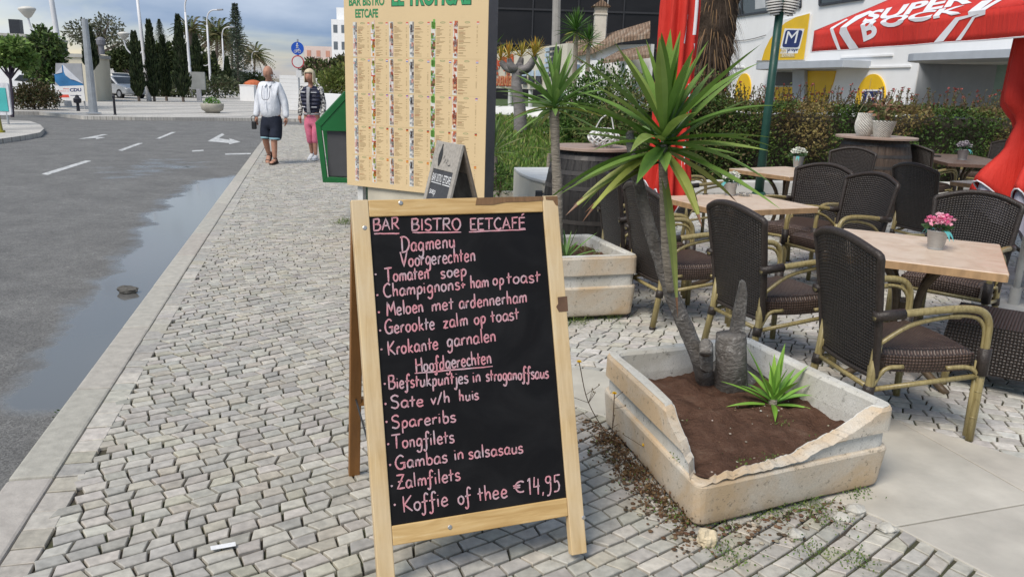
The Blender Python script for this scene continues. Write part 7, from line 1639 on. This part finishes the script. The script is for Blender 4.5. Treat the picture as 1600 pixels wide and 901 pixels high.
# far apartments
ap1 = at(545, 90, 150); at1 = thing('apartment_block', 'tall white apartment block at the left edge of the menu panel', 'building', (ap1.x, 150, -.5)); Z0 = -.5
def apart(t, x0, x1, yt, Y, mat, wmat, cols, rows, wpx, bal=None):
    X0, X1 = at(x0, 100, Y).x - t.location.x, at(x1, 100, Y).x - t.location.x; zt = at((x0 + x1) / 2, yt, Y).z + .5; b = MB(); b.box(((X0 + X1) / 2, 8, zt / 2), (X1 - X0, 16, zt)); b.build('wall', mat, t)
    for r_ in range(rows):
        for c_ in range(cols):
            x = X0 + (X1 - X0) * (c_ + .5) / cols; z = zt - 1.6 - r_ * 2.9; b = MB(); b.box((x, -.02, z), ((X1 - X0) / cols * wpx, .08, 1.35)); wo = b.build('window', wmat, t)
            if bal: b = MB(); b.box((x, -.4, z - .95), ((X1 - X0) / cols * .85, .8, .9)); b.build('balcony', bal, t)
dkw = vary('distant window', (.13, .15, .17), .3, .2, .5); crm = vary('cream balcony', (.60, .50, .36), .85, .1, .5)
apart(at1, 519, 556, 31, 150, wall_w.m, dkw, 3, 4, .5, None)
b = MB(); b.box((at(532, 100, 150).x - at1.location.x, 7, at(530, 30, 150).z + 1.2), (2.4, 8, 3)); b.build('stair_tower', wall_w.m, at1)
ap2 = at(495, 90, 190); at2b = thing('apartment_block', 'pink and white apartment block in the distance right of the round signs', 'building', (ap2.x, 190, -.6)); apart(at2b, 476, 520, 72, 190, vary('pale pink render', (.62, .50, .45), .9, .1, .2), vary('salmon bay', (.50, .25, .18), .8, .2, .5), 3, 3, .42)

# ================================================================== trees of the avenue
tbark = vary('grey bark', (.14, .11, .09), .9, .3, 4, (1, 1, .3), .5, 8, bdist=.03)
lf_far = attr_mat('far leaf', .7, 0, trans=.12)
def tree(label, base_px, Y, blobs, n, size, cols, trunk_r=.12, limbs=6, name='tree', up=.2, wr=.5, group='trees along the avenue', tpx=None, bcol=None):
    p = at(base_px[0], base_px[1], Y); p.z = far_z(Y); t = thing(name, label, 'tree', p, 0, group)
    bl_ = [((at(x, y, Y + dy) - p), (rx_ / 1240 * Y, rx_ / 1240 * Y * .9, rz_ / 1240 * Y)) for x, y, rx_, rz_, dy in blobs]
    mb = MB(); foliage(mb, bl_, n, size, cols, up, wr); mb.build('crown', lf_far, t)
    mb = MB(); fk = at(*tpx, Y) - p if tpx else Vector((bl_[0][0].x * .3, 0, bl_[0][0].z * .45)); mb.tube(crom([(0, 0, -.1), fk * .5 + Vector((.03, 0, 0)), fk], 4), [trunk_r * (1 - .35 * i / 8) for i in range(9)], 8)
    for c, r in bl_:
        for k in range(max(1, limbs // len(bl_) + 1)):
            q = rnd_dir(.5); e = c + Vector((q.x * r[0] * .8, q.y * r[1] * .8, q.z * r[2] * .7)); mb.tube(crom([fk * .97, fk.lerp(e, .5) + Vector((0, 0, .1 * r[2])) + q * .1, e], 4), [trunk_r * .55 * (1 - .85 * i / 8) for i in range(9)], 5)
    mb.build('trunk', bcol or tbark, t); return t
lg_ = [(.13, .22, .05), (.17, .27, .06), (.10, .17, .04), (.2, .28, .09)]; dk_ = [(.05, .085, .025), (.07, .11, .03), (.035, .06, .02), (.10, .13, .04)]
ol_ = [(.10, .11, .06), (.14, .14, .08), (.075, .085, .05)]
random.seed(51)
tree('small bright green tree with a slim dark stem at the left photo edge', (20, 190), 30, [(14, 82, 26, 20, 0), (38, 92, 20, 15, .3), (-6, 78, 18, 18, .4), (24, 70, 18, 10, -.3)], 2400, .19, lg_, .07, 9, tpx=(16, 122), bcol=vary('purple brown bark', (.07, .055, .075), .9))
tree('larger dark green tree over the brown bush on the left', (68, 160), 37, [(68, 82, 24, 30, 0), (50, 98, 20, 22, .4), (88, 84, 16, 20, .5), (66, 52, 12, 10, .2), (82, 70, 14, 16, -.4), (72, 118, 22, 16, 0)], 3600, .22, dk_ + lg_[:1], .14, 10, tpx=(62, 128))
shrub('bush', 'wide dark brownish bush under the trees on the left', [(at(52, 152, 34), (1.0, .7, .48)), (at(28, 156, 33.6), (.5, .5, .36)), (at(78, 154, 34), (.45, .5, .42)), (at(55, 140, 34.2), (.7, .6, .35))], 4200, .11, [(.055, .05, .02), (.08, .065, .028), (.05, .07, .022), (.1, .07, .035)])
tree('thin leafed grey green tree with open branches behind the cream hut', (160, 150), 54, [(130, 48, 26, 16, 0), (165, 42, 26, 18, .4), (185, 62, 20, 14, -.5), (112, 58, 14, 12, .3), (150, 62, 30, 12, 0)], 1700, .22, [(.10, .11, .07), (.14, .14, .09), (.08, .09, .05)], .14, 22, tpx=(152, 84))
def cypress(label, px, top, bot, wpx, Y, stem=None):
    p = at(px, bot, Y); p.z = far_z(Y); h = at(px, top, Y).z - p.z; w_ = wpx / 1240 * Y / 2; t = thing('cypress', label, 'tree', p, 0, 'cypresses along the avenue'); z0 = .25 if stem is None else at(px, stem, Y).z - p.z
    mb = MB()
    def rad(f): return w_ * (min(1, f * 6) ** .6 * (1 - f) ** .62 * 1.25 + .03) * (.85 + .35 * noise.noise(Vector((px, f * 7, 1))))
    mb.grid(lambda u, v: Vector((rad(v) * .72 * math.cos(u * 6.2832), rad(v) * .72 * math.sin(u * 6.2832), z0 + (h - z0) * v * .96)), 12, 14, wrap=True); mb.build('dense_core', vary('dark cypress heart', (.02, .026, .012), .95, .3, 3), t, smooth=True)
    mb = MB()
    for _ in range(1700):
        f = random.random() ** 1.15; a = random.uniform(0, 6.2832); rr_q = rad(f) * random.uniform(.6, 1.08); q = Vector((rr_q * math.cos(a), rr_q * math.sin(a), z0 + (h - z0) * f)); d = Vector((math.cos(a) * .35, math.sin(a) * .35, 1 + random.uniform(-.3, .4)))
        leaf(mb, q, d, .30 * (.6 + .4 * Y / 50), jit(random.choice([(.025, .04, .016), (.035, .055, .02), (.05, .065, .025), (.018, .028, .012)]), .25), .32)
    mb.build('crown', lf_far, t); b = MB(); b.tube([(0, 0, -.1), (0, 0, z0 + .4)], .09, 6); b.build('trunk', tbark, t)
cypress('ragged cypress on a bare leaning stem right of the grey pole', 148, 47, 158, 19, 40, 112); cypress('broad blunt cypress left of the second street lamp', 217, 54, 153, 19, 50); cypress('tall pointed cypress right of the second street lamp', 241, 36, 153, 19, 51); cypress('mid height cypress between the pointed and the tallest one', 260, 60, 152, 15, 53); cypress('tallest leaning cypress of the row', 286, 28, 151, 21, 52); cypress('short pointed cypress above the information board', 309, 58, 116, 15, 58, 118)
for i, (x, t_, w_) in enumerate([(337, 84, 14), (357, 92, 12)]): cypress(['dark narrow cypress behind the fourth street lamp', 'dark narrow cypress left of the fifth street lamp foot'][i], x, t_, 146, w_, 92)
def palm(label, px, crown_y, Y, L, n=46, cols=((.075, .095, .03), (.10, .12, .04), (.14, .13, .06)), tr=.24, skirt=True):
    p = at(px, 147, Y); p.z = far_z(Y); c = at(px, crown_y, Y) - p; t = thing('palm_tree', label, 'tree', p, 0, 'palms along the avenue')
    b = MB(); b.tube([(0, 0, -.1), c * .5, c], [tr, tr * .85, tr * 1.1], 9); b.build('trunk', vary('palm bark', (.12, .095, .075), .95, .3, 6, bump=.6, bscale=14), t)
    b = MB()
    for i in range(n):
        a = i * 2.4; ti = R(8 + 118 * (i / n) ** .8); d = Vector((math.cos(a) * math.sin(ti), math.sin(a) * math.sin(ti), math.cos(ti))); ll = L * random.uniform(.85, 1.1); sd_ = d.cross(ZU).normalized()
        cc_ = jit(random.choice(cols), .2) if i < n * .8 or not skirt else jit((.16, .12, .075), .2)
        for k in range(11):
            f = (k + .5) / 11; q = c + d * ll * f - ZU * (.42 * ll * f ** 2.1); tg = (d - ZU * .9 * f ** 1.1).normalized()
            for s in (-1, 1): leaf(b, q, (sd_ * s * .8 + tg * .8 - ZU * .25), ll * .22 * (1 - .5 * f), cc_, .26, side=tg.cross(sd_))
    b.build('crown', lf_far, t)
palm('palm half hidden behind the tallest cypress', 297, 46, 80, 2.3, 40); palm('big shaggy palm crossed by the fourth street lamp', 339, 56, 125, 4.7, 76); palm('brownish palm behind the fifth street lamp', 363, 70, 135, 4.0, 64, ((.12, .11, .05), (.16, .13, .07), (.09, .09, .04))); palm('most distant palm at the right end of the avenue row', 398, 88, 190, 5.0, 56)
def norfolk(label, px, top, bot, wpx, Y):
    p = at(px, 147, Y); p.z = far_z(Y); h = at(px, top, Y).z - p.z; z0 = at(px, bot, Y).z - p.z; w_ = wpx * 1.35 / 1240 * Y / 2; t = thing('norfolk_pine', label, 'tree', p, 0, 'tall star pines')
    b = MB(); b.tube([(0, 0, -.1), (0, 0, h * .6), (0, 0, h)], [.32 * w_ / 4, .2 * w_ / 4, .03], 7); b.build('trunk', tbark, t); b = MB(); T_ = 19
    for i in range(T_):
        f = i / T_; z = z0 + (h - z0) * f; rr_q = w_ * (1 - f) ** .8 * random.uniform(.85, 1.1); n = 7
        for k in range(n):
            a = k * 6.2832 / n + i * .7; d = Vector((math.cos(a), math.sin(a), .10))
            for j in range(14):
                q = Vector((0, 0, z + .12 * w_ * random.uniform(-1, 1))) + d * rr_q * (j + 1) / 14 + ZU * (.12 * rr_q * (j / 14) ** 2)
                for s in (-1, 1): leaf(b, q, Vector((-d.y * s, d.x * s, .35)) + d * .6, .42 * w_ / 2.6 * (1.2 - .4 * j / 14), jit(random.choice([(.07, .09, .06), (.09, .115, .075), (.05, .07, .05)]), .2), .26)
    b.build('crown', lf_far, t)
norfolk('big tiered star pine towering over the avenue', 374, 4, 128, 40, 110); norfolk('small distant star pine behind the mid height cypress', 257, 30, 66, 16, 120)
random.seed(77)
dkp = [(.045, .065, .02), (.06, .085, .026), (.085, .10, .035), (.035, .05, .018)]
for lb_, bx, Y, bl in [('round dark stone pine behind the second street lamp', 215, 72, [(196, 92, 24, 14, 0), (216, 84, 20, 14, .5), (186, 100, 14, 10, 0)]), ('round dark stone pine behind the mid height cypress', 262, 74, [(252, 90, 26, 20, 0), (276, 84, 22, 16, 1), (258, 112, 26, 14, 0)]), ('round dark stone pine between the tallest cypress and the palms', 318, 78, [(305, 96, 20, 18, 0), (322, 110, 18, 18, .5), (304, 122, 22, 14, 0)])]:
    tree(lb_, (bx, 146), Y, bl, 3300, .42, dkp, .2, 6, 'stone_pine', group='stone pines behind the lamps')
tree('low dark tree beneath the big star pine', (380, 146), 112, [(366, 128, 22, 16, 0), (394, 130, 20, 14, 1), (412, 132, 14, 10, 0)], 1900, .6, dkp, .2, 5)
shrub('bush', 'grey green bushes behind the information board', [(at(245, 135, 64), (2.4, 1.2, .9)), (at(290, 134, 64), (1.8, 1.2, .9)), (at(340, 136, 66), (2.2, 1.2, .8))], 2600, .3, [(.09, .11, .05), (.12, .13, .07), (.07, .09, .04)])
tree('dark tree with feathery top behind the woman', (500, 146), 48, [(515, 112, 24, 16, 0), (490, 104, 14, 12, .4), (540, 104, 20, 16, .3), (478, 112, 10, 10, 0)], 3000, .24, [(.05, .075, .025), (.075, .10, .03), (.11, .12, .04), (.16, .10, .08)], .15, 6)
shrub('bush', 'yellow green feathery bush between the woman and the menu panel', [(at(518, 135, 40), (.75, .6, .8)), (at(535, 128, 40.5), (.7, .6, .9)), (at(500, 132, 41), (.4, .5, .6))], 2600, .16, [(.14, .17, .04), (.18, .2, .05), (.10, .14, .03)], up=.9)
